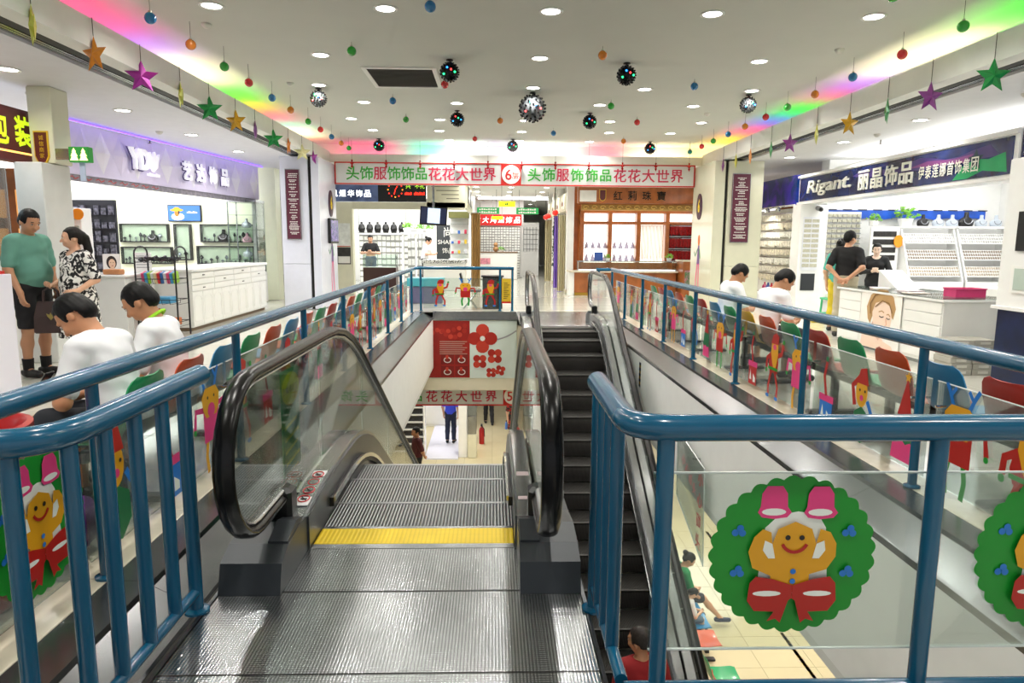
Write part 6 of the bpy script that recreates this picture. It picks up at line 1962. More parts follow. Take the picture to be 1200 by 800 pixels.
for k in range(3):
    bead_curtain('red bead strands hanging in the right wooden bay, %s tier from the top' % ORD[k+1], 5.48, 6.22, SYB-0.33, 1.72-0.38*k, 2.04-0.38*k, mat('beads_red', 'a81e1e', 0.25, var=0.5, scale=30), 2+k)
jc = thing('shop_counter', 'wooden counter with a lit glass showcase before the jewellery shelving', 'counter', (3.9, 20.0, 0))
B(2.35, 5.3, 19.7, 20.25, 0.08, 0.66, 0.008).build('base', m_wood, jc)
B(2.37, 5.28, 19.72, 20.23, 0.0, 0.08).build('brass_plinth', mat('brass', 'b8923a', 0.3, 0.8), jc)
B(2.2, 2.349, 19.68, 20.25, 0.0, 0.66, 0.006).build('white_end', m_gloss_white, jc)
B(2.18, 5.34, 19.62, 20.3, 0.66, 0.71, 0.006).build('marble_top', m_marble, jc)
B(2.5, 5.3, 19.8, 20.2, 0.711, 0.73).build('tray', emit_mat('tray_glow', 'f0f0ff', 1.3), jc)
for a in ((2.48, 5.32, 19.76, 19.766), (2.48, 5.32, 20.22, 20.226), (2.48, 2.486, 19.766, 20.22), (5.314, 5.32, 19.766, 20.22)):
    B(a[0], a[1], a[2], a[3], 0.711, 0.98).build('pane', m_glass, jc)
B(2.46, 5.34, 19.74, 20.24, 0.981, 0.995).build('top_pane', m_glass, jc)
for a in ((2.47, 5.33, 19.745, 19.76),):
    B(a[0], a[1], a[2], a[3], 0.965, 0.995).build('edge_bar', m_chrome, jc)
bp_ = board('jewellery_poster', 'poster of a red ring on the wooden counter front', 'poster', 2.75, 3.3, 19.69, 0.15, 0.6, mat('poster_grey', 'b9b6b0', 0.4, var=0.2, scale=5), 0.009)
MB().prism(shape_circle(0, 0, 0.12, 0.09, n=18), face_cam(3.0, 19.688, 0.38), 0.001, 0.004).build('red_ring', m_red, bp_)
o = B(2.95, 3.2, 19.9, 19.94, 0.996, 1.24, 0.004).build('picture_frame', mat('frame_blue', '3a5aa8', 0.4)); tag(o, 'small blue framed picture standing on the jewellery showcase', 'frame')
plant(3.35, 19.95, 0.996, 0.12, 'small green plant on the left of the jewellery showcase', 41)
plant(5.15, 19.95, 0.996, 0.14, 'small green plant at the right end of the jewellery showcase', 42)
c6 = thing('shop_counter', 'low wooden counter with flower picture right of the jewellery showcase', 'counter', (5.7, 19.4, 0))
B(5.36, 6.3, 19.2, 19.9, 0.0, 1.0, 0.008).build('base', m_wood, c6)
B(5.33, 6.33, 19.17, 19.93, 1.0, 1.04).build('top', m_marble, c6)
B(5.42, 5.95, 19.185, 19.199, 0.3, 0.75).build('flower_picture', blotch('flower_print', '4a7a4a', 'c87a9a', 7, 0.5, 0.4, 0.1), c6)
led_ceiling('ceiling_light', 'warm light panel inside the wooden jewellery shop', 2.8, 6.1, 20.5, 21.1, 2.9, 3.0)
struct('wall_jewellery', B(2.44, 11.0, 21.7, 21.9, 0, 3.3), m_wood)
# white lit shop seen right of the cream column
ws = thing('shelf_unit', 'white lit shelf with brown rails between the cream column and the card wall', 'shelf', (6.9, 18.6, 0))
B(6.3, 7.8, 18.8, 18.86, 0.3, 2.6).build('back_panel', emit_mat('shelf_glow', 'f4f6ff', 1.1), ws)
for z in (1.35, 2.3):
    B(6.3, 7.8, 18.7, 18.8, z, z+0.07).build('rail', m_wood, ws)
B(6.3, 7.8, 18.4, 18.8, 0.0, 0.3).build('base', m_wood, ws)
# --- behind the far railing: bench box, lectern, chair
pd = thing('lectern', 'plain black lectern box behind the far railing', 'lectern', (-0.05, 15.7, 0))
B(-0.23, 0.22, 15.5, 15.9, 0.0, 0.72, 0.006).build('body', m_black, pd)
B(-0.26, 0.25, 15.47, 15.93, 0.72, 0.75, 0.004).build('top', m_black, pd)
fc = thing('folding_chair', 'black folding chair seen sideways left of the black lectern', 'chair', (-0.5, 15.5, 0))
MB().box(-0.02, 0.02, -0.2, 0.2, 0.0, 0.4, 0.008, Frame((-0.62, 15.5, 0.42), (0.95, 0, 0.3), (0, 1, 0)) if False else None) 
bkp = MB().box(-0.018, 0.018, -0.19, 0.19, 0.0, 0.42, 0.008).build('backrest', m_black, fc); bkp.location = (-0.14, 0, 0.40); bkp.matrix_parent_inverse = Matrix.Identity(4); bkp.rotation_euler = (0, -0.22, 0)
stp = MB().box(-0.19, 0.19, -0.19, 0.19, 0.0, 0.035, 0.01).build('seat', mat('seat_pink_black', '3a2a30', 0.5), fc); stp.location = (0.05, 0, 0.40); stp.matrix_parent_inverse = Matrix.Identity(4)
for s in (-1, 1):
    for (a, b) in (((-0.14, 0.40), (0.14, 0.0)), ((0.16, 0.40), (-0.16, 0.0))):
        g = MB().cyl((a[0], s*0.17, a[1]), (b[0], s*0.17, b[1]+0.0), 0.011, n=8).build('leg', m_chrome, fc); g.matrix_parent_inverse = Matrix.Identity(4)
tb = thing('storage_bench', 'teal plastic crate bench behind the far railing', 'crate', (-1.65, 17.0, 0))
B(-2.05, -1.25, 16.8, 17.3, 0.0, 0.42, 0.01).build('crate', mat('crate_violet', '5a5a78', 0.5), tb)
B(-2.1, -1.2, 16.77, 17.33, 0.42, 0.62, 0.01).build('lid', mat('crate_teal', '3f9aa8', 0.4), tb)
# ================================================================== the floor below
wide_sign(-3.85, 4.75, 15.28, -2.2, -1.76, '5', 'white sign with red frame and green and red characters on the floor below', 0.45)
po = thing('poster', 'wide jewellery poster with red coral flowers on the far edge of the void', 'poster', (-0.5, 14.86, -1.47))
B(-1.5, 0.53, 14.855, 14.869, -1.478, -0.19, 0.002).build('sheet', mat('poster_sheet', 'd3e0da', 0.4, var=0.02), po)
B(-1.49, -0.50, 14.851, 14.8545, -1.465, -0.20).build('red_half', mat('poster_red', '96190f', 0.4, var=0.1), po)
T = face_cam(0, 14.851, -0.83)
SC_COL.update(q='a82416', Q='c23a28', j='d8d8d4', k='7a1008', J='b08a80')
beads = []
for i in range(9):
    beads.append(('Q' if i % 2 else 'q', shape_circle(-1.42+i*0.10, 0.28+0.10*math.sin(i*0.8)+0.015*i, 0.055, n=12)))
for i in range(8):
    beads.append(('q' if i % 2 else 'Q', shape_circle(-1.45+i*0.12, 0.52-0.12*math.sin(i*0.45), 0.05, n=12)))
sticker(po, T, beads, 1.0, 'coral_beads')
tl = []
for i in range(7):
    tl.append(('J', [(-1.16, 0.16-i*0.045), (-0.56-0.05*(i % 3), 0.16-i*0.045), (-0.56-0.05*(i % 3), 0.178-i*0.045), (-1.16, 0.178-i*0.045)]))
sticker(po, T, tl, 1.0, 'print_lines')
for i in range(4):
    u, v = -0.99+0.31*(i % 2), -0.22-0.27*(i//2)
    ring = [('k', [(u-0.14, v-0.115), (u+0.14, v-0.115), (u+0.14, v+0.115), (u-0.14, v+0.115)])]
    ring.append(('j', stroke(arcp(u, v-0.02, 0.075, 0, 2*PI, 16, 0.055), 0.02)))
    ring.append(('Q', shape_circle(u-0.01, v+0.05, 0.035, 0.045, 12)))
    sticker(po, T, ring, 1.0, 'ring_picture')
def flower(u, v, r, n, a0):
    s = []
    for i in range(n):
        a = a0+i*2*PI/n
        s.append(('q' if i % 2 else 'Q', shape_circle(u+r*0.62*math.cos(a), v+r*0.62*math.sin(a), r*0.5, n=14)))
    s.append(('j', shape_circle(u, v, r*0.2, n=8)))
    return s
sticker(po, T, [('I', stroke(arcp(-0.1, 1.2, 1.0, -1.85, -0.9, 14), 0.03))], 1.0, 'chain')
for (u, v, r, n, a0) in ((-0.22, 0.24, 0.29, 4, PI/2), (0.05, -0.15, 0.165, 4, PI/4), (-0.28, -0.27, 0.155, 4, PI/4), (-0.03, -0.52, 0.11, 4, PI/4), (0.17, -0.47, 0.11, 4, 0.5)):
    sticker(po, T, flower(u, v, r, n, a0), 1.0, 'coral_flower')
sticker(po, T, [('j', stroke(arcp(-0.28, -0.38, 0.13, PI, 2*PI, 10, 0.07), 0.02))], 1.0, 'ring_band')
# acrylic guard with red characters beside the rising escalator
ag = thing('guard_panel', 'clear triangular guard panel with red characters hanging beside the rising escalator', 'guard panel', (2.1, 6.6, -1.0))
T = Frame((2.12, 0, 0), (0, -1, 0), (0, 0, 1))
PT = [(-7.5, -0.60), (-6.5, -0.72), (-6.40, -1.70), (-7.45, -1.35)]
MB().prism(PT, T, 0.0, 0.008).build('sheet', m_acrylic, ag)
MB().tube([T(u, v, 0.004) for u, v in PT], 0.006, 5, closed=True).build('edge', MATS['bright_acrylic_edge'], ag)
for i, ch in enumerate('小心碰头'):
    text(ch, T, -6.58, -0.86-i*0.22, 1, m_red, ag, width=0.16, name='character', bold=0.02, w0=0.009)
    text(ch, T, -7.2+0.14*i, -0.85-0.06*i, 1, mat('pink_ink', 'e05a6a', 0.5), ag, width=0.12, name='character', w0=0.009)
MB().cyl((2.12, 6.9, -0.75), (2.199, 6.9, -0.75), 0.012, n=8).build('fixing', m_chrome, ag)
# hazard tape strips
def hazard(label, p, q, w, n, nrm):
    t = thing('hazard_tape', label, 'tape', p, 'hazard tapes')
    P_, Q_ = Vector(p), Vector(q)
    d = (Q_-P_)/n
    s = d.cross(Vector(nrm)).normalized()*w/2
    N_ = Vector(nrm)*0.003
    for i in range(n):
        a = P_+d*i; b = a+d
        MB().add([a-s+N_, b-s+N_, b+s+N_, a+s+N_, a-s, b-s, b+s, a+s], [(3, 2, 1, 0), (0, 1, 2, 3), (4, 5, 1, 0), (6, 7, 3, 2)]).build('stripe', mat('tape_yellow', 'e0b81a', 0.5) if i % 2 else m_black, t)
hazard('short yellow and black hazard tape upright on the right void wall', (2.199, 9.95, -0.62), (2.199, 9.95, -0.25), 0.10, 9, (-1, 0, 0))
hazard('long yellow and black hazard tape on the lower floor, nearer piece', (4.67, 8.5, Z5+0.001), (4.67, 10.1, Z5+0.001), 0.055, 16, (0, 0, 1))
hazard('yellow and black hazard tape on the lower floor, farther piece', (4.67, 13.0, Z5+0.001), (4.67, 14.0, Z5+0.001), 0.055, 10, (0, 0, 1))
# bench with seats and the lower railing
bench(['red', 'green', 'red', 'green'], 2.92, 6.95, 1, Z5, 'bench of red and green plastic seats on the lower floor, nearer one', 'benches on the lower floor', 0.47)
bench(['orange', 'blue', 'blue', 'green'], 2.92, 9.25, 1, Z5, 'bench of orange, blue and green seats on the lower floor under the seated woman', 'benches on the lower floor', 0.47)
lr = thing('railing', 'teal railing on the lower floor behind the plastic seats', 'railing', (2.6, 9, Z5))
MB().tube([(2.62, 5.5, Z5+0.92), (2.62, 11.5, Z5+0.92)], 0.04, 14).build('top_rail', m_teal, lr, 50)
for i in range(5):
    MB().cyl((2.62, 5.6+i*1.45, Z5), (2.62, 5.6+i*1.45, Z5+0.9), 0.026, n=12).build('post', m_teal, lr, 50)
# shops of the lower floor seen past the escalator
led_ceiling_z = -1.24
for i, (x0, x1, y0, y1) in enumerate([(-4.2, -1.9, 19.8, 24.5), (3.5, 6.5, 16.5, 20)]):
    t = thing('ceiling_lamp', 'large lit ceiling panel of the lower floor, %s one' % ['left', 'right'][i], 'ceiling light', ((x0+x1)/2, (y0+y1)/2, -1.3))
    B(x0, x1, y0, y1, -1.30, -1.24).build('diffuser', emit_mat('lower_panel', 'f4f6ff', 3.2), t)
pf = thing('shop_platform', 'low pale tiled platform of the lower left shop', 'platform', (-2.2, 20.3, Z5))
B(-1.95, -0.985, 19.0, 22.58, Z5, Z5+0.04, 0.005).build('deck', mat('platform_white', 'e4e4f0', 0.2, var=0.02), pf)
lc = thing('shop_counter', 'white drawer counter behind the man in the blue shirt', 'counter', (-2.2, 22.9, Z5))
B(-3.3, -0.95, 22.6, 23.2, Z5, Z5+0.95, 0.01).build('carcass', m_lam, lc)
for i in range(4):
    B(-3.28+i*0.58, -2.72+i*0.58, 22.585, 22.599, Z5+0.08, Z5+0.62).build('door', m_lam, lc)
    B(-3.28+i*0.58, -2.72+i*0.58, 22.585, 22.599, Z5+0.64, Z5+0.92).build('drawer', m_lam, lc)
for i in range(6):
    o = MB().lathe([(0.05, 0), (0.08, 0.05), (0.06, 0.12), (0.02, 0.18), (0.02, 0.24)], 10).build('trinket_stand', m_stone if i % 2 else m_silver); o.location = (-3.1+0.36*i, 22.9, Z5+0.95)
    tag(o, 'small trinket stand on the lower white counter, %s from the left' % ORD[i+1], 'trinket stand', 'trinket stands on the lower counter')
rkz = thing('shelf_unit', 'white shelf rack with dark goods behind the man in dark red', 'shelf', (-2.9, 19.6, Z5))
for z in range(9):
    B(-2.95, -2.0, 19.4, 19.8, Z5+0.1+z*0.22, Z5+0.13+z*0.22).build('shelf', m_gloss_white, rkz)
    o = B(-2.9, -2.05, 19.5, 19.75, Z5+0.131+z*0.22, Z5+0.25+z*0.22).build('goods', mat('goods_dark', '2c2a2c', 0.5, var=0.7, scale=18), rkz); o['kind'] = 'stuff'
for x in (-2.98, -2.0):
    B(x, x+0.03, 19.4, 19.8, Z5, Z5+2.1).build('side_panel', m_gloss_white, rkz)
lp = thing('pillar', 'grey and white panelled pillar on the lower floor beside the extinguisher', 'pillar', (-0.75, 19.7, Z5))
B(-0.98, -0.72, 19.2, 19.9, Z5, Z5+2.2, 0.01).build('white_cladding', m_gloss_white, lp)
B(-0.71, -0.46, 19.15, 19.9, Z5, Z5+0.7, 0.01).build('lower_cladding', m_cream, lp)
B(-0.71, -0.46, 19.15, 19.9, Z5+0.71, Z5+1.25, 0.01).build('mirror_cladding', m_steel, lp)
B(-0.71, -0.46, 19.15, 19.9, Z5+1.26, Z5+3.46, 0.01).build('upper_cladding', mat('pillar_grey', '6a6e6a', 0.3), lp)
B(-0.712, -0.458, 19.148, 19.902, Z5+1.65, Z5+1.71).build('yellow_band', MATS['tape_yellow'], lp)
fe = thing('fire_extinguisher', 'red fire extinguisher standing by the lower pillar', 'extinguisher', (-0.33, 20.6, Z5))
MB().lathe([(0.075, 0), (0.085, 0.02), (0.085, 0.42), (0.06, 0.50), (0.025, 0.53), (0.025, 0.56)], 16, (-0.33, 20.6, Z5)).build('cylinder', mat('extinguisher_red', 'b41c1c', 0.3), fe, 40)
B(-0.36, -0.30, 20.55, 20.68, Z5+0.56, Z5+0.62, 0.005).build('handle', m_black, fe)
MB().tube([(-0.33, 20.55, Z5+0.58), (-0.25, 20.5, Z5+0.5), (-0.24, 20.5, Z5+0.25)], 0.012, 8).build('hose', m_black, fe)
cr = thing('display_stand', 'crimson booth panel on the lower floor right of the escalator', 'display stand', (2.9, 16.4, Z5))
B(2.6, 3.6, 16.4, 16.5, Z5, Z5+2.6, 0.01).build('panel', mat('booth_crimson', 'a81238', 0.45), cr)
B(2.5, 3.7, 16.2, 16.395, Z5, Z5+1.9, 0.01).build('counter', mat('booth_tan', 'd8b48c', 0.5), cr)
# reflection of a green notice in the left balustrade glass, built as a solid panel
gp = thing('notice_reflection', 'made-up green panel with yellow head imitating a notice reflected in the left escalator glass', 'notice', (-1.55, 4.0, 0))
T = Frame((-1.245, 3.98, -0.25), (0.05, 1, 0), (0, 0, 1))
B(-1.29, -1.23, 3.98, 4.25, -0.3, -0.17).build('foot', m_steel, gp)
MB().box(0, 0.30, 0, 0.98, -0.008, 0.0, 0, T).build('panel', mat('notice_green', '2f9a5c', 0.4, var=0.15, scale=8), gp)
MB().prism(shape_circle(0.15, 0.86, 0.15, 0.10, 20), T, 0.001, 0.004).build('head_disc', mat('notice_lime', 'c8dc28', 0.4), gp)
text('乘梯须知', T, 0.15, 0.86, 1, mat('notice_ink_green', '1a5a2a', 0.5), gp, width=0.2, w0=0.005)
for i in range(6):
    MB().prism([(0.03, 0.62-i*0.075), (0.24+0.03*(i % 2), 0.65-i*0.075), (0.24+0.03*(i % 2), 0.67-i*0.075), (0.03, 0.64-i*0.075)], T, 0.001, 0.003).build('notice_line', MATS['notice_lime'], gp)
MB().prism([(0.06, 0.03), (0.24, 0.03), (0.24, 0.14), (0.06, 0.14)], T, 0.001, 0.003).build('footer', mat('footer_blue', '9ab4d8', 0.4), gp)
# ================================================================== odds and ends near the left railing
bn = thing('waste_bin', 'tall red plastic bin behind the left railing at the picture edge', 'bin', (-2.17, 2.70, 0))
MB().lathe([(0.20, 0.0), (0.22, 0.03), (0.255, 0.68), (0.27, 0.71), (0.285, 0.725), (0.285, 0.75), (0.262, 0.755), (0.24, 0.735), (0.20, 0.08), (0.01, 0.06)], 28, (-2.17, 2.70, 0)).build('tub', mat('bin_red', 'b51a1a', 0.3, coat=0.3), bn, 50)
pb = thing('plastic_bag', 'crumpled purple plastic bag on the floor under the left bench', 'bag', (-2.05, 3.18, 0))
rnd = random.Random(12)
mb = MB().ball((-2.05, 3.18, 0.13), (0.14, 0.17, 0.13), 18, 12)
mb.v = [(x+0.025*math.sin(31*y+17*z), y+0.025*math.sin(27*x+23*z), max(0.0, z+0.03*math.sin(19*x+29*y))) for x, y, z in mb.v]
mb.build('sack', mat('bag_purple', '5a2a6c', 0.3, var=0.3, scale=8), pb, 60)
for s in (-1, 1):
    MB().tube([(-2.05+0.03*s, 3.18-0.03, 0.22), (-2.05+0.06*s, 3.13, 0.32), (-2.05+0.02*s, 3.16, 0.35), (-2.05+0.01*s, 3.21, 0.23)], 0.012, 6).build('handle', MATS['bag_purple'], pb)
# ================================================================== people (one continuous body surface each, meshed from a distance field)
def surface_nets(F, org, h):
    S = F < 0
    nx, ny, nz = F.shape
    c = np.zeros((nx-1, ny-1, nz-1), int)
    offs = [(i, j, k) for i in (0, 1) for j in (0, 1) for k in (0, 1)]
    for i, j, k in offs:
        c += S[i:nx-1+i, j:ny-1+j, k:nz-1+k]
    act = (c > 0) & (c < 8)
    idx = -np.ones(act.shape, int)
    A = np.argwhere(act)
    if not len(A):
        return [], []
    idx[act] = np.arange(len(A))
    acc = np.zeros((len(A), 3)); cnt = np.zeros(len(A))
    for a in range(8):
        for ax in range(3):
            o = offs[a]
            if o[ax]: continue
            p = list(o); p[ax] = 1
            f0 = F[A[:, 0]+o[0], A[:, 1]+o[1], A[:, 2]+o[2]]
            f1 = F[A[:, 0]+p[0], A[:, 1]+p[1], A[:, 2]+p[2]]
            m = (f0 < 0) != (f1 < 0)
            t = np.where(m, f0/np.where(m, f0-f1, 1), 0)
            q = np.tile(np.array(o, float), (len(A), 1)); q[:, ax] += t
            acc[m] += q[m]; cnt[m] += 1
    V = (A + acc/cnt[:, None])*h + org
    Q = []
    for ax in range(3):
        u, v = (ax+1) % 3, (ax+2) % 3
        s0 = [slice(None)]*3; s1 = [slice(None)]*3
        s0[ax] = slice(0, -1); s1[ax] = slice(1, None)
        cr = S[tuple(s0)] != S[tuple(s1)]
        E = np.argwhere(cr)
        E = E[(E[:, u] > 0) & (E[:, v] > 0) & (E[:, u] < F.shape[u]-1) & (E[:, v] < F.shape[v]-1)]
        if not len(E): continue
        flip = S[E[:, 0], E[:, 1], E[:, 2]]
        def cell(du, dv):
            e = E.copy(); e[:, u] -= du; e[:, v] -= dv
            return idx[e[:, 0], e[:, 1], e[:, 2]]
        q = np.stack([cell(1, 1), cell(0, 1), cell(0, 0), cell(1, 0)], 1)
        q[~flip] = q[~flip][:, ::-1]
        Q.append(q)
    return V, np.concatenate(Q)
class Field:
    """smooth union of tapered capsules and ellipsoids, with planar trims"""
    def __init__(s, k=0.03):
        s.pr = []; s.cut = []; s.k = k; s.noise = 0.0
    def cone(s, a, b, r1, r2=None, k=None):
        s.pr.append(('c', np.array(a, float), np.array(b, float), r1, r1 if r2 is None else r2, k)); return s
    def ell(s, c, r, R=None, k=None):
        s.pr.append(('e', np.array(c, float), np.array(r, float), np.eye(3) if R is None else R, None, k)); return s
    def plane(s, p, n):       # keeps the side n points away from
        n = np.array(n, float); s.cut.append((np.array(p, float), n/np.linalg.norm(n))); return s
    def bounds(s):
        lo, hi = [], []
        for t in s.pr:
            if t[0] == 'c':
                r = max(t[3], t[4]); lo.append(np.minimum(t[1], t[2])-r); hi.append(np.maximum(t[1], t[2])+r)
            else:
                r = t[2].max(); lo.append(t[1]-r); hi.append(t[1]+r)
        return np.min(lo, 0), np.max(hi, 0)
    def mesh(s, name, m, h=0.01, extra=None):
        lo, hi = s.bounds()
        lo = lo-4*h; hi = hi+4*h
        n = np.ceil((hi-lo)/h).astype(int)+1
        ax = [lo[i]+h*np.arange(n[i]) for i in range(3)]
        F = np.full(n, 1.0)
        for t in s.pr:
            k = t[5] or s.k
            if t[0] == 'c':
                r = max(t[3], t[4]); a, b = np.minimum(t[1], t[2])-r, np.maximum(t[1], t[2])+r
            else:
                r = t[2].max(); a, b = t[1]-r, t[1]+r
            a = a-k-2*h; b = b+k+2*h
            i0 = np.maximum(((a-lo)/h).astype(int), 0); i1 = np.minimum(((b-lo)/h).astype(int)+2, n)
            X, Y, Z = np.meshgrid(*[ax[i][i0[i]:i1[i]] for i in range(3)], indexing='ij', sparse=True)
            if t[0] == 'c':
                d = t[2]-t[1]; L = d@d+1e-12
                px, py, pz = X-t[1][0], Y-t[1][1], Z-t[1][2]
                q = np.clip((px*d[0]+py*d[1]+pz*d[2])/L, 0, 1)
                D = np.sqrt((px-q*d[0])**2+(py-q*d[1])**2+(pz-q*d[2])**2)-(t[3]+q*(t[4]-t[3]))
            else:
                px, py, pz = X-t[1][0], Y-t[1][1], Z-t[1][2]
                R = t[3]
                ux = R[0, 0]*px+R[1, 0]*py+R[2, 0]*pz
                uy = R[0, 1]*px+R[1, 1]*py+R[2, 1]*pz
                uz = R[0, 2]*px+R[1, 2]*py+R[2, 2]*pz
                r = t[2]
                k0 = np.sqrt((ux/r[0])**2+(uy/r[1])**2+(uz/r[2])**2)
                k1 = np.sqrt((ux/r[0]**2)**2+(uy/r[1]**2)**2+(uz/r[2]**2)**2)+1e-9
                D = k0*(k0-1)/k1
            sl = tuple(slice(i0[i], i1[i]) for i in range(3))
            A = F[sl]
            hh = np.clip(0.5+0.5*(D-A)/k, 0, 1)
            F[sl] = D*(1-hh)+A*hh-k*hh*(1-hh)
        X, Y, Z = np.meshgrid(*ax, indexing='ij', sparse=True)
        if s.noise:
            F = F+s.noise*(np.sin(X*47+Z*23)*np.sin(Y*41-Z*31)+0.6*np.sin(Z*67+X*19))
        for p, nn in s.cut:
            F = np.maximum(F, (X-p[0])*nn[0]+(Y-p[1])*nn[1]+(Z-p[2])*nn[2])
        if extra is not None:
            F = extra(F, X, Y, Z)
        V, Q = surface_nets(F, lo, h)
        me = bpy.data.meshes.new(name)
        me.from_pydata(V.tolist() if len(V) else [], [], Q.tolist() if len(Q) else [])
        me.materials.append(m)
        me.polygons.foreach_set('use_smooth', [True]*len(me.polygons))
        me.update()
        return me
def rotx(a):
    c, s = math.cos(a), math.sin(a)
    return np.array([[1, 0, 0], [0, c, -s], [0, s, c]])
def rotz(a):
    c, s = math.cos(a), math.sin(a)
    return np.array([[c, -s, 0], [s, c, 0], [0, 0, 1]])
def roty(a):
    c, s = math.cos(a), math.sin(a)
    return np.array([[c, 0, s], [0, 1, 0], [-s, 0, c]])
def unit(v):
    v = np.array(v, float); return v/np.linalg.norm(v)
def add_hand(f, wrist, d, n, side, s, curl=0.5):
    """palm, four fingers of unequal length and a thumb; d fingers' direction, n palm normal, side +1 puts the thumb on d x n"""
    d = unit(d); n = unit(n - d*np.dot(n, d)); t = np.cross(d, n)*side
    w = np.array(wrist, float)
    f.cone(w-d*0.02*s, w+d*0.03*s, 0.025*s, 0.026*s, 0.02)
    kn = []
    for i, off in enumerate((0.028, 0.010, -0.009, -0.027)):
        k = w+d*(0.082-0.004*abs(i-1))*s+t*off*s
        f.cone(w+d*0.025*s+t*off*0.6*s, k, 0.0135*s, 0.0105*s, 0.012)
        kn.append(k)
    for k, L in zip(kn, (0.068, 0.076, 0.070, 0.054)):
        a = curl
        p1 = k+(d*math.cos(a)+n*math.sin(a))*L*0.5*s
        p2 = p1+(d*math.cos(a*2.2)+n*math.sin(a*2.2))*L*0.5*s
        f.cone(k, p1, 0.0095*s, 0.0088*s, 0.004)
        f.cone(p1, p2, 0.0088*s, 0.0075*s, 0.004)
    b = w+d*0.03*s+t*0.024*s
    p1 = b+(d*0.6+t*0.6+n*0.45)*0.045*s
    p2 = p1+(d*0.85+t*0.1+n*0.5)*0.034*s
    f.cone(b, p1, 0.0135*s, 0.011*s, 0.01); f.cone(p1, p2, 0.0105*s, 0.0085*s, 0.004)
SKIN = {}
def person(label, loc, facing, H=1.70, sit=None, lean=0.0, hips=None, arms=None, head=(0, 0, 0), skin='d6a283', hair='0a0808', shirt='e8e8ea', sleeve=0.75, hem=0.90, legs=None, trousers='1c1d22', cuff=0.10, shoes='17171a', hairstyle='short', h=0.010, belly=0.0, wide=1.0, dress=None, shirt_mat=None, neckline=1.43, group=None, bag=None, collar=None, hands_curl=0.5, female=False):
    """facing: world heading in degrees; lean: forward lean of the upper body (rad); arms: {'L','R'} -> (elbow, wrist, finger dir, palm normal) in body frame (+y forward, +x right)"""
    s = H/1.70
    root = thing('person', label, 'person', loc, group)
    P3 = lambda x, y, z: np.array((x*s, y*s, z*s))
    pz = 0.94 if sit is None else sit/s+0.10      # pelvis height in units of a 1.70 m body
    Rl = rotx(-lean)
    piv = P3(0, 0, pz)
    def up(x, y, z):       # upper body point (given for a standing pelvis at 0.94)
        return piv+Rl@P3(x, y, z-0.94)
    skinm = mat('skin_'+skin, skin, 0.45, var=0.05, scale=10)
    shm = shirt_mat or mat('cloth_'+shirt, shirt, 0.8, var=0.05, scale=8)
    trm = mat('cloth_'+trousers, trousers, 0.8, var=0.08, scale=8)
    # joints
    hipw = 0.085
    if legs is None:
        if sit is None:
            legs = {'L': ((-0.095, 0.02, 0.50), (-0.10, -0.02, 0.09), (-0.12, 1.0)), 'R': ((0.095, 0.02, 0.50), (0.10, -0.02, 0.09), (0.12, 1.0))}
        else:
            kz = pz-0.02
            legs = {'L': ((-0.11, 0.42, kz), (-0.12, 0.40, 0.09), (-0.15, 1.0)), 'R': ((0.11, 0.42, kz), (0.12, 0.40, 0.09), (0.15, 1.0))}
    # ---- head frame
    hp, hy, hr = head
    Rh = Rl@rotz(hy)@rotx(-hp)@roty(hr)
    nb = up(0, -0.01, 1.43)
    hc0 = up(0, 0.005, 1.485)
    hd = lambda x, y, z: hc0+Rh@(np.array((x, y, z))*s)     # z measured from the neck top
    def ell_h(f, c, r, **k): f.ell(hd(*c), np.array(r)*s, Rh, **k)
    body = Field(0.035*s)
    def torso(f, e):
        f.ell(up(0, 0, 0.95), (np.array((0.165*wide, 0.118, 0.13))+e)*s, Rl, 0.06*s)
        f.ell(up(0, 0.0, 1.09), (np.array((0.138*wide, 0.102, 0.16))+e)*s, Rl, 0.06*s)
        f.ell(up(0, 0.0, 1.26), (np.array((0.158*wide, 0.112, 0.17))+e)*s, Rl, 0.06*s)
        f.cone(up(-0.125*wide, -0.005, 1.375), up(0.125*wide, -0.005, 1.375), (0.058+e)*s, None, 0.06*s)
        if belly: f.ell(up(0, 0.04, 1.06), (np.array((0.15*wide, 0.10+belly, 0.15))+e)*s, Rl, 0.06*s)
        if female: f.ell(up(0, 0.065, 1.255), (np.array((0.125, 0.075, 0.07))+e)*s, Rl, 0.05*s)
    torso(body, 0.0)
    body.cone(up(0, -0.012, 1.39), hd(0, 0.0, 0.03), 0.056*s, 0.050*s, 0.03*s)
    # head
    ell_h(body, (0, 0.012, 0.115), (0.076, 0.094, 0.098))
    ell_h(body, (0, 0.045, 0.052), (0.055, 0.058, 0.066))
    ell_h(body, (0, 0.088, 0.012+0.012), (0.022, 0.02, 0.016), k=0.02*s)
    body.cone(hd(0, 0.103, 0.095), hd(0, 0.122, 0.064), 0.009*s, 0.015*s, 0.012*s)
    for sx in (-1, 1):
        ell_h(body, (sx*0.077, 0.0, 0.082), (0.010, 0.019, 0.031), k=0.008*s)
        ell_h(body, (sx*0.036, 0.085, 0.062), (0.024, 0.02, 0.022), k=0.02*s)
        ell_h(body, (sx*0.03, 0.098, 0.118), (0.024, 0.012, 0.008), k=0.015*s)
    # arms
    A0 = {'L': ((-0.235, -0.03, 1.10), (-0.225, 0.05, 0.86), (0.0, 0.1, -1), (1, 0, 0.0)), 'R': ((0.235, -0.03, 1.10), (0.225, 0.05, 0.86), (0.0, 0.1, -1), (-1, 0, 0.0))}
    A0.update(arms or {})
    sh = {}
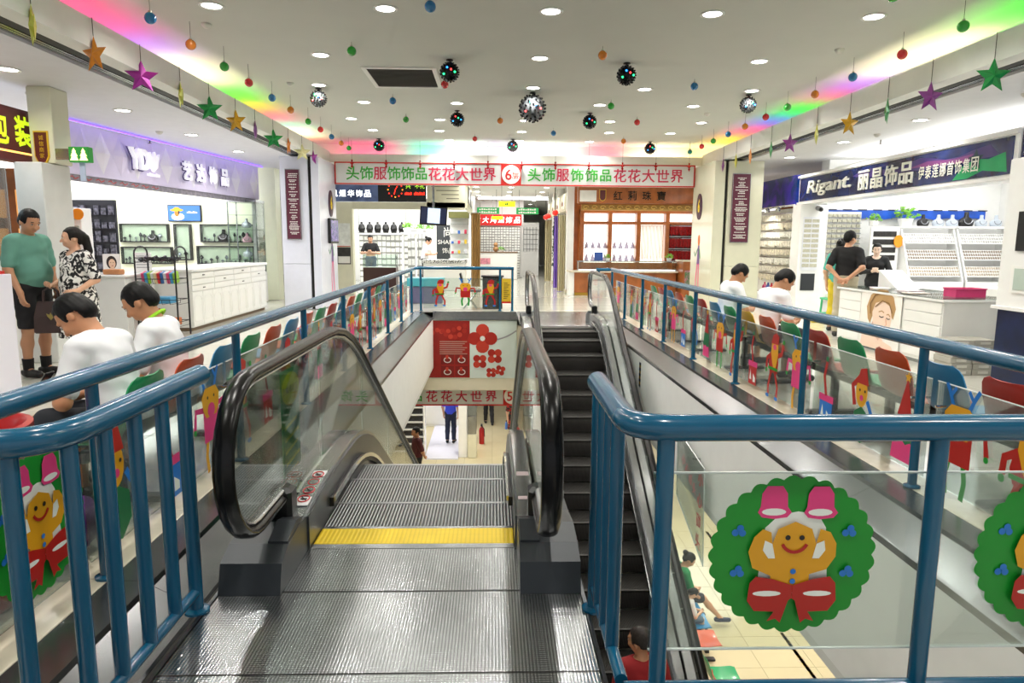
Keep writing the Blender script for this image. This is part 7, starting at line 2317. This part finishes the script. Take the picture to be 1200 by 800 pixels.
    for q, sx in (('L', -1), ('R', 1)):
        e, wv, d, n = A0[q]
        S0 = up(sx*0.168*wide, -0.005, 1.365); E0 = up(*e); W0 = up(*wv)
        sh[q] = (S0, E0, W0)
        body.cone(S0, E0, 0.047*s, 0.039*s); body.cone(E0, W0, 0.039*s, 0.026*s)
        dd, nn = Rl@unit(d), Rl@unit(n)
        add_hand(body, W0+dd*0.015*s, dd, nn, -sx, s, hands_curl)
    # legs
    lg = {}
    for q, sx in (('L', -1), ('R', 1)):
        kn, an, ft = legs[q]
        h0 = piv+P3(sx*hipw, 0, -0.02)
        K0, N0 = P3(*kn), P3(*an)
        lg[q] = (h0, K0, N0, unit((ft[0], ft[1], 0)))
        body.cone(h0, K0, 0.083*s*min(wide, 1.1), 0.054*s); body.cone(K0, K0*0.62+N0*0.38+P3(0, -0.012, 0), 0.052*s, 0.052*s); body.cone(K0*0.62+N0*0.38+P3(0, -0.012, 0), N0, 0.052*s, 0.034*s)
        fd = lg[q][3]
        body.cone(N0+P3(0, 0, -0.03), N0+fd*0.15*s+P3(0, 0, -0.055), 0.035*s, 0.028*s)
    link('body', body.mesh('body', skinm, h), root, True)
    # ---- clothes
    nl = up(0, 0.0, neckline)
    nup = Rl@unit((0, 0.30, 1))
    g = Field(0.03*s); g.noise = 0.0022
    torso(g, 0.016)
    for q in ('L', 'R'):
        S0, E0, W0 = sh[q]
        full = sleeve > 1
        if full:
            g.cone(S0, E0, 0.064*s, 0.054*s); g.cone(E0, E0+(W0-E0)*0.96, 0.054*s, 0.037*s)
        else:
            g.cone(S0, S0+(E0-S0)*sleeve, 0.066*s, 0.064*s)
    cutp = up(0, 0, hem)
    if dress is None:
        g.plane(cutp, -(Rl@np.array((0, 0, 1.0))))
    else:
        g.ell(up(0, 0.0, 0.90), np.array((0.20, 0.16, 0.20))*s, None, 0.06*s)
        g.cone(P3(0, 0.0, 0.85), P3(0, 0.01, dress-0.1), 0.185*s, 0.235*s, 0.06*s)
        g.plane(P3(0, 0, dress), (0, 0, -1))
    for q in ('L', 'R'):
        pass
    ncen = up(0, 0.012, neckline+0.045)
    nr = np.array((0.088, 0.092+(0.02 if female else 0), 0.062+(0.03 if female else 0)))*s
    RlT = Rl.T
    def neck_hole(F, X, Y, Z):
        px, py, pz_ = X-ncen[0], Y-ncen[1], Z-ncen[2]
        ux = RlT[0, 0]*px+RlT[0, 1]*py+RlT[0, 2]*pz_
        uy = RlT[1, 0]*px+RlT[1, 1]*py+RlT[1, 2]*pz_
        uz = RlT[2, 0]*px+RlT[2, 1]*py+RlT[2, 2]*pz_
        D = (np.sqrt((ux/nr[0])**2+(uy/nr[1])**2+(uz/nr[2])**2)-1)*nr[2]
        return np.maximum(F, -D)
    link('dress' if dress else 'shirt', g.mesh('shirt', shm, h, neck_hole), root, True)
    if collar:
        pts = [up(0.078*math.cos(a), 0.012+0.07*math.sin(a)-0.01, 1.448-0.035*math.sin(a)) for a in [2*PI*i/20 for i in range(20)]]
        link('lanyard', MB().tube([tuple(p) for p in pts], 0.011*s, 6, closed=True).mesh('lanyard', mat('lanyard_'+collar, collar, 0.6)), root, True)
    if dress is None:
        t = Field(0.03*s); t.noise = 0.002
        t.ell(up(0, 0, 0.95), np.array((0.178*wide, 0.132+belly*0.4, 0.135))*s, Rl, 0.05*s)
        for q in ('L', 'R'):
            h0, K0, N0, fd = lg[q]
            if cuff < 0.3:
                t.cone(h0, K0, 0.098*s*min(wide, 1.1), 0.072*s); cf_ = K0*0.62+N0*0.38+P3(0, -0.012, 0); t.cone(K0, cf_, 0.072*s, 0.070*s); t.cone(cf_, N0, 0.070*s, 0.060*s)
            elif sit is None:
                t.cone(h0, K0+(h0-K0)*0.0, 0.098*s*min(wide, 1.1), 0.085*s)
            else:
                t.cone(h0, h0+(K0-h0)*0.9, 0.098*s, 0.085*s)
        if sit is None: t.plane(up(0, 0, max(hem+0.06, 1.0)), Rl@np.array((0, 0, 1.0)))
        t.plane(P3(0, 0, cuff), (0, 0, -1))
        link('trousers', t.mesh('trousers', trm, h), root, True)
    for q in ('L', 'R'):
        h0, K0, N0, fd = lg[q]
        f = Field(0.02*s)
        c = N0+P3(0, 0, -0.045)
        f.cone(c-fd*0.05*s, c+fd*0.16*s+P3(0, 0, -0.006), 0.044*s, 0.038*s); f.cone(N0+P3(0, 0, -0.01), c, 0.042*s, 0.044*s)
        f.plane(P3(0, 0, 0.004), (0, 0, -1)); f.plane(N0+P3(0, 0, 0.0)-fd*0.0, unit(np.array((-fd[0]*0.3, -fd[1]*0.3, 1.0))))
        link('shoe', f.mesh('shoe', mat('shoe_'+shoes, shoes, 0.45), h), root, True)
    # ---- hair
    hm = mat('hair_'+hair, hair, 0.5, var=0.35, scale=60, spec=0.25)
    f = Field(0.02*s)
    hi = Rh.T
    ell_h(f, (0, 0.0, 0.122), (0.087, 0.104, 0.102))
    ell_h(f, (0, -0.040, 0.075), (0.073, 0.066, 0.062))
    if hairstyle == 'pony':
        ell_h(f, (0, -0.085, 0.11), (0.055, 0.05, 0.06)); f.cone(hd(0, -0.12, 0.09), hd(0, -0.13, -0.06), 0.04*s, 0.045*s)
    if hairstyle == 'bun':
        ell_h(f, (0, -0.115, 0.15), (0.05, 0.05, 0.045))
    low = 0.01 if hairstyle in ('pony', 'bun') else 0.015
    if hairstyle == 'buzz': low = 0.06
    def trim(F, X, Y, Z):
        px, py, pz_ = X-hc0[0], Y-hc0[1], Z-hc0[2]
        lx = hi[0, 0]*px+hi[0, 1]*py+hi[0, 2]*pz_
        ly = (hi[1, 0]*px+hi[1, 1]*py+hi[1, 2]*pz_)/s
        lz = (hi[2, 0]*px+hi[2, 1]*py+hi[2, 2]*pz_)/s
        ly = ly+0.006*np.sin(lx*160/s)
        line = np.minimum(ly-0.058, 0.160-lz)               # the face stays free
        ear = np.minimum(0.034-np.abs(ly+0.002), 0.092-lz)   # and the ears
        F = np.maximum(F, line*s); F = np.maximum(F, ear*s)
        if hairstyle != 'pony':
            lo_ = np.where(ly > 0.02, 0.075, low)
            F = np.maximum(F, (lo_-lz)*s)
        F = F+0.0018*np.sin(lx*210/s)*np.sin(ly*190)
        return F
    link('hair', f.mesh('hair', hm, min(h, 0.010), trim), root, True)
    # ---- face
    mbf = MB()
    mbf.cur = 0
    def put(c, r, cur):
        mbf.cur = cur
        b0 = len(mbf.v)
        mbf.ball((0, 0, 0), r, 10, 6)
        mbf.v[b0:] = [tuple(hd(*c)+Rh@(np.array(v)*s)) for v in mbf.v[b0:]]
    for sx in (-1, 1):
        put((sx*0.031, 0.1015, 0.098), (0.014, 0.005, 0.0065), 0)
        put((sx*0.031, 0.1055, 0.098), (0.0062, 0.003, 0.006), 1)
        put((sx*0.031, 0.1035, 0.106), (0.016, 0.004, 0.0025), 1)
        put((sx*0.033, 0.104, 0.124), (0.019, 0.005, 0.004), 2)
    put((0, 0.1035, 0.034), (0.022, 0.006, 0.004), 3); put((0, 0.1025, 0.027), (0.017, 0.006, 0.0045), 3)
    link('face_features', mbf.mesh('face_features', [mat('eye_white', 'e4ded8', 0.3), mat('eye_dark', '120d0b', 0.2), hm, mat('lip_'+skin, 'a85a50', 0.4)], 60), root, True)
    root.rotation_euler = (0, 0, math.radians(facing-90))
    return root, sh, up, lg
# --- the standing pair on the left
pm = person('man in a sage green shirt and black shorts standing by the pillar looking down', (-5.04, 7.62, 0), -18, 1.83, shirt='5f9484', trousers='141417', cuff=0.50, hem=0.84, belly=0.05, wide=1.05, head=(0.42, -0.1, 0), skin='bd8a68', hairstyle='short', h=0.009, shoes='121214', sleeve=0.8,
    arms={'R': ((0.245, 0.02, 1.10), (0.22, 0.12, 0.87), (-0.05, 0.2, -1), (-1, 0.0, 0.2)), 'L': ((-0.24, -0.02, 1.10), (-0.22, 0.06, 0.86), (0, 0.1, -1), (1, 0, 0))})
for s_ in (-1, 1):
    link('sock', MB().lathe([(0.052, 0.0), (0.056, 0.09), (0.058, 0.12)], 14, (s_*0.105, -0.022, 0.085)).mesh('sock', mat('sock_black', '0e0e10', 0.8)), pm[0], True)
pw = person('woman in a black and white floral dress turning to the man in green', (-4.54, 7.62, 0), -118, 1.63, shirt_mat=blotch('floral_dress', '121214', 'e8e6e0', 17, 0.5, 0.75, 0.02), dress=0.46, skin='d9a98a', hairstyle='pony', h=0.009, female=True, wide=1.12, belly=0.03, sleeve=0.85, head=(0.05, -0.45, 0), hair='16110e', neckline=1.40, shoes='2a2422',
    arms={'R': ((0.245, -0.02, 1.12), (0.17, 0.20, 1.04), (-0.6, 0.75, 0.1), (-0.3, -0.2, 1)), 'L': ((-0.255, -0.05, 1.12), (-0.22, 0.14, 1.0), (0.2, 1, -0.2), (1, 0, 0))})
hb_ = thing('handbag', 'dark brown handbag with gold emblem hanging from the woman arm', 'bag', (-4.75, 7.47, 0.50))
mb = MB()
for (z, w, d) in ((0.0, 0.155, 0.055), (0.015, 0.165, 0.062), (0.2, 0.155, 0.055), (0.34, 0.125, 0.03), (0.345, 0.12, 0.024)):
    pass
rings = [(0.0, 0.15, 0.05), (0.015, 0.165, 0.06), (0.18, 0.158, 0.055), (0.34, 0.125, 0.028)]
vs = []
for z, w_, d_ in rings:
    vs += [(-w_, -d_, z), (w_, -d_, z), (w_, d_, z), (-w_, d_, z)]
fs = [(3, 2, 1, 0), (12, 13, 14, 15)] + [(q*4+i, q*4+(i+1) % 4, (q+1)*4+(i+1) % 4, (q+1)*4+i) for q in range(3) for i in range(4)]
m_bag = mat('bag_brown', '32211f', 0.6, var=0.1)
link('pouch', MB().add(vs, fs).mesh('pouch', m_bag), hb_, True)
for d_ in (-0.03, 0.03):
    link('handle', MB().tube([(-0.07, d_, 0.33), (-0.065, d_*0.6, 0.45), (0, d_*0.3, 0.50), (0.065, d_*0.6, 0.45), (0.07, d_, 0.33)], 0.009, 8).mesh('handle', m_bag), hb_, True)
link('emblem', MB().prism([(0, -0.04), (0.03, 0.0), (0.04, 0.035), (0.01, 0.02), (0, 0.045), (-0.01, 0.02), (-0.04, 0.035), (-0.03, 0.0)], Frame((0, -0.063, 0.18), (1, 0, 0), (0, 0, 1)), 0, 0.003).mesh('emblem', mat('emblem_gold', '8a7a3a', 0.4)), hb_, True)
hb_.rotation_euler = (0, 0, 0.3)
def phone(loc, rz, label, tilt=0.6):
    t = thing('phone', label, 'phone', loc)
    link('case', MB().box(-0.036, 0.036, -0.005, 0.005, -0.075, 0.075, 0.004).mesh('case', m_black), t, True)
    link('screen', MB().box(-0.033, 0.033, -0.0062, -0.0052, -0.068, 0.068).mesh('screen', mat('phone_screen', '20242c', 0.1)), t, True)
    t.rotation_euler = (tilt, 0, rz)
# --- seated figures
ARM_PHONE = {'L': ((-0.27, 0.10, 1.12), (-0.06, 0.30, 1.14), (0.5, 0.7, 0.3), (0.6, -0.3, 0.8)), 'R': ((0.27, 0.10, 1.12), (0.06, 0.30, 1.14), (-0.5, 0.7, 0.3), (-0.6, -0.3, 0.8))}
def seated(label, x, y, z, facing, H, seatx, **k):
    return person(label, (x, y, z), facing, H, sit=0.435, **k)
seated('boy in a white tee sitting on the near left bench with head bowed', -2.02, 3.72, 0, 172, 1.66, 0, shirt='e9e9ec', lean=0.30, head=(0.55, 0.15, 0), arms=ARM_PHONE, h=0.007, skin='c98e68', trousers='20232b', cuff=0.42, neckline=1.445)
seated('boy in a white tee with a lime lanyard sitting second on the left bench', -2.02, 4.34, 0, 185, 1.66, 0, shirt='ebebee', lean=0.22, head=(0.42, 0.0, 0), arms=ARM_PHONE, h=0.007, skin='c58a64', collar='9ad81c', trousers='23252c', cuff=0.42, neckline=1.445, hairstyle='short')
seated('young man in a white polo sitting farther along the right bench looking down', 2.95, 8.55, 0, 8, 1.70, 0, shirt='efeff0', lean=0.18, head=(0.55, 0.0, 0), arms=ARM_PHONE, h=0.009, skin='b9835e', trousers='24262c', cuff=0.42)
seated('broad young man in a white tee seen from behind on the right bench', 2.95, 7.35, 0, 12, 1.70, 0, shirt='eeeef0', lean=0.30, head=(0.5, -0.2, 0), arms=ARM_PHONE, h=0.008, skin='c08a66', wide=1.12, trousers='24262c', cuff=0.42)
phone((-2.46, 3.74, 0.72), PI/2, 'dark phone held by the nearer boy on the left bench')
phone((-2.43, 4.32, 0.74), PI/2, 'dark phone held by the boy with the lime lanyard')
# --- shoppers and attendants on the right
ARM_BACK = {'L': ((-0.245, -0.12, 1.12), (-0.06, -0.17, 0.93), (0.8, -0.1, -0.25), (0.1, -1, 0)), 'R': ((0.245, -0.12, 1.12), (0.05, -0.19, 0.93), (-0.8, -0.1, -0.25), (-0.1, -1, 0))}
person('man in a black tee and khaki trousers with hands clasped behind his back', (5.78, 11.05, 0), 52, 1.73, shirt='0e0e10', trousers='b9b098', hem=0.92, arms=ARM_BACK, skin='cf9a78', h=0.009, head=(0.15, -0.5, 0), shoes='2a2826', belly=0.02, wide=1.0, cuff=0.08)
person('shopper in yellow trousers mostly hidden behind the man in black', (6.02, 11.75, 0), 45, 1.60, shirt='4fb0a0', trousers='d8c030', skin='d6a98c', h=0.012, hairstyle='bun', female=True)
person('shop attendant in a black top behind the navy shop counter', (7.05, 12.45, 0), -120, 1.53, shirt='121214', sleeve=1.2, skin='efd0bd', h=0.010, hairstyle='bun', female=True, head=(0.2, 0.0, 0), arms=ARM_PHONE, neckline=1.40)
# --- attendants in the far left shop
person('far shop attendant in a black top and grey apron behind the brown counter', (-3.95, 22.4, 0), -85, 1.72, shirt='1a1a1e', skin='d9a98c', h=0.013, head=(0.35, 0, 0), arms=ARM_PHONE, trousers='6a7488', hem=1.12)
person('woman in a white top bending over the patterned counter in the far left shop', (-2.25, 22.9, 0), -10, 1.68, shirt='f0f0f0', skin='d9a98c', h=0.013, head=(0.45, 0, 0), arms=ARM_PHONE, hairstyle='bun', female=True, lean=0.12, trousers='141416')
# --- people below
Zp = Z5
person('man in a dark red polo walking past on the lower floor', (-1.85, 16.3, Zp), 200, 1.72, shirt='4a1216', trousers='17171a', skin='b07a58', h=0.012, head=(0.1, 0.2, 0), arms={'L': ((-0.25, -0.08, 1.12), (-0.12, -0.17, 0.95), (0.8, -0.2, -0.2), (0, -1, 0))})
person('man in a bright blue shirt and navy trousers standing in the lower shop', (-1.29, 20.6, Zp+0.04), 80, 1.74, shirt='3a4ee0', trousers='1a2340', skin='c99474', h=0.014)
person('person in black trousers walking away in the lower corridor', (-0.12, 22.9, Zp), 95, 1.72, shirt='2a2a30', trousers='18181c', skin='c99474', h=0.014, legs={'L': ((-0.095, 0.12, 0.51), (-0.10, 0.16, 0.09), (-0.1, 1.0)), 'R': ((0.095, 0.0, 0.50), (0.10, -0.2, 0.11), (0.1, 1.0))})
person('woman in a black and red patterned dress walking in the lower corridor', (0.68, 20.4, Zp), -80, 1.64, shirt_mat=blotch('red_black_dress', '141214', 'b41e1a', 9, 0.52, 0.7, 0.02), dress=0.55, skin='d9a98c', h=0.014, female=True, hairstyle='pony')
bt = thing('water_bottle', 'blue water bottle held by the woman in the red patterned dress', 'bottle', (0.43, 20.38, Zp+0.52))
link('bottle_body', MB().lathe([(0.035, 0), (0.04, 0.02), (0.04, 0.17), (0.02, 0.22), (0.018, 0.25)], 12).mesh('bottle_body', mat('bottle_blue', '4a7ad0', 0.2)), bt, True)
link('cap', MB().lathe([(0.02, 0.25), (0.02, 0.28)], 10).mesh('cap', m_black), bt, True)
wg = person('woman in a green tee sitting on the lower floor bench with a child', (3.02, 10.42, Zp), 8, 1.63, sit=0.435, shirt='17804a', trousers='2a2c38', skin='d6a283', h=0.010, hairstyle='bun', female=True, lean=0.25, head=(0.45, -0.2, 0), cuff=0.42, shoes='2a3350',
    arms={'L': ((-0.26, 0.10, 1.12), (-0.10, 0.32, 1.06), (0.5, 0.8, 0), (0.5, 0, 1)), 'R': ((0.27, 0.12, 1.12), (0.18, 0.34, 1.0), (-0.2, 0.9, -0.3), (-1, 0, 0.2))},
    legs={'L': ((-0.11, 0.42, 0.5), (-0.10, 0.42, 0.09), (-0.1, 1)), 'R': ((0.14, 0.43, 0.5), (0.20, 0.72, 0.16), (0.2, 1))})
person('small child in a white lace dress sitting beside the woman in green', (2.98, 9.72, Zp), 5, 1.12, sit=0.435, shirt='e8e4e2', trousers='5a7080', skin='e4b79a', h=0.010, hairstyle='pony', lean=0.2, head=(0.5, 0.1, 0), arms=ARM_PHONE, hem=0.85, cuff=0.42,
    legs={'L': ((-0.11, 0.36, 0.76), (-0.10, 0.42, 0.42), (-0.1, 1)), 'R': ((0.11, 0.36, 0.76), (0.12, 0.42, 0.42), (0.1, 1))})
tm = 12.6-5.35
person('man in a red shirt with a black shoulder strap riding the rising escalator', (1.28, 5.35, smooth_line(1.2, tm-0.1)+0.003), 100, 1.70, shirt='8f1216', trousers='1b1b20', skin='b98260', h=0.010, head=(0.1, 0.6, 0), hairstyle='buzz', hair='2a2420')
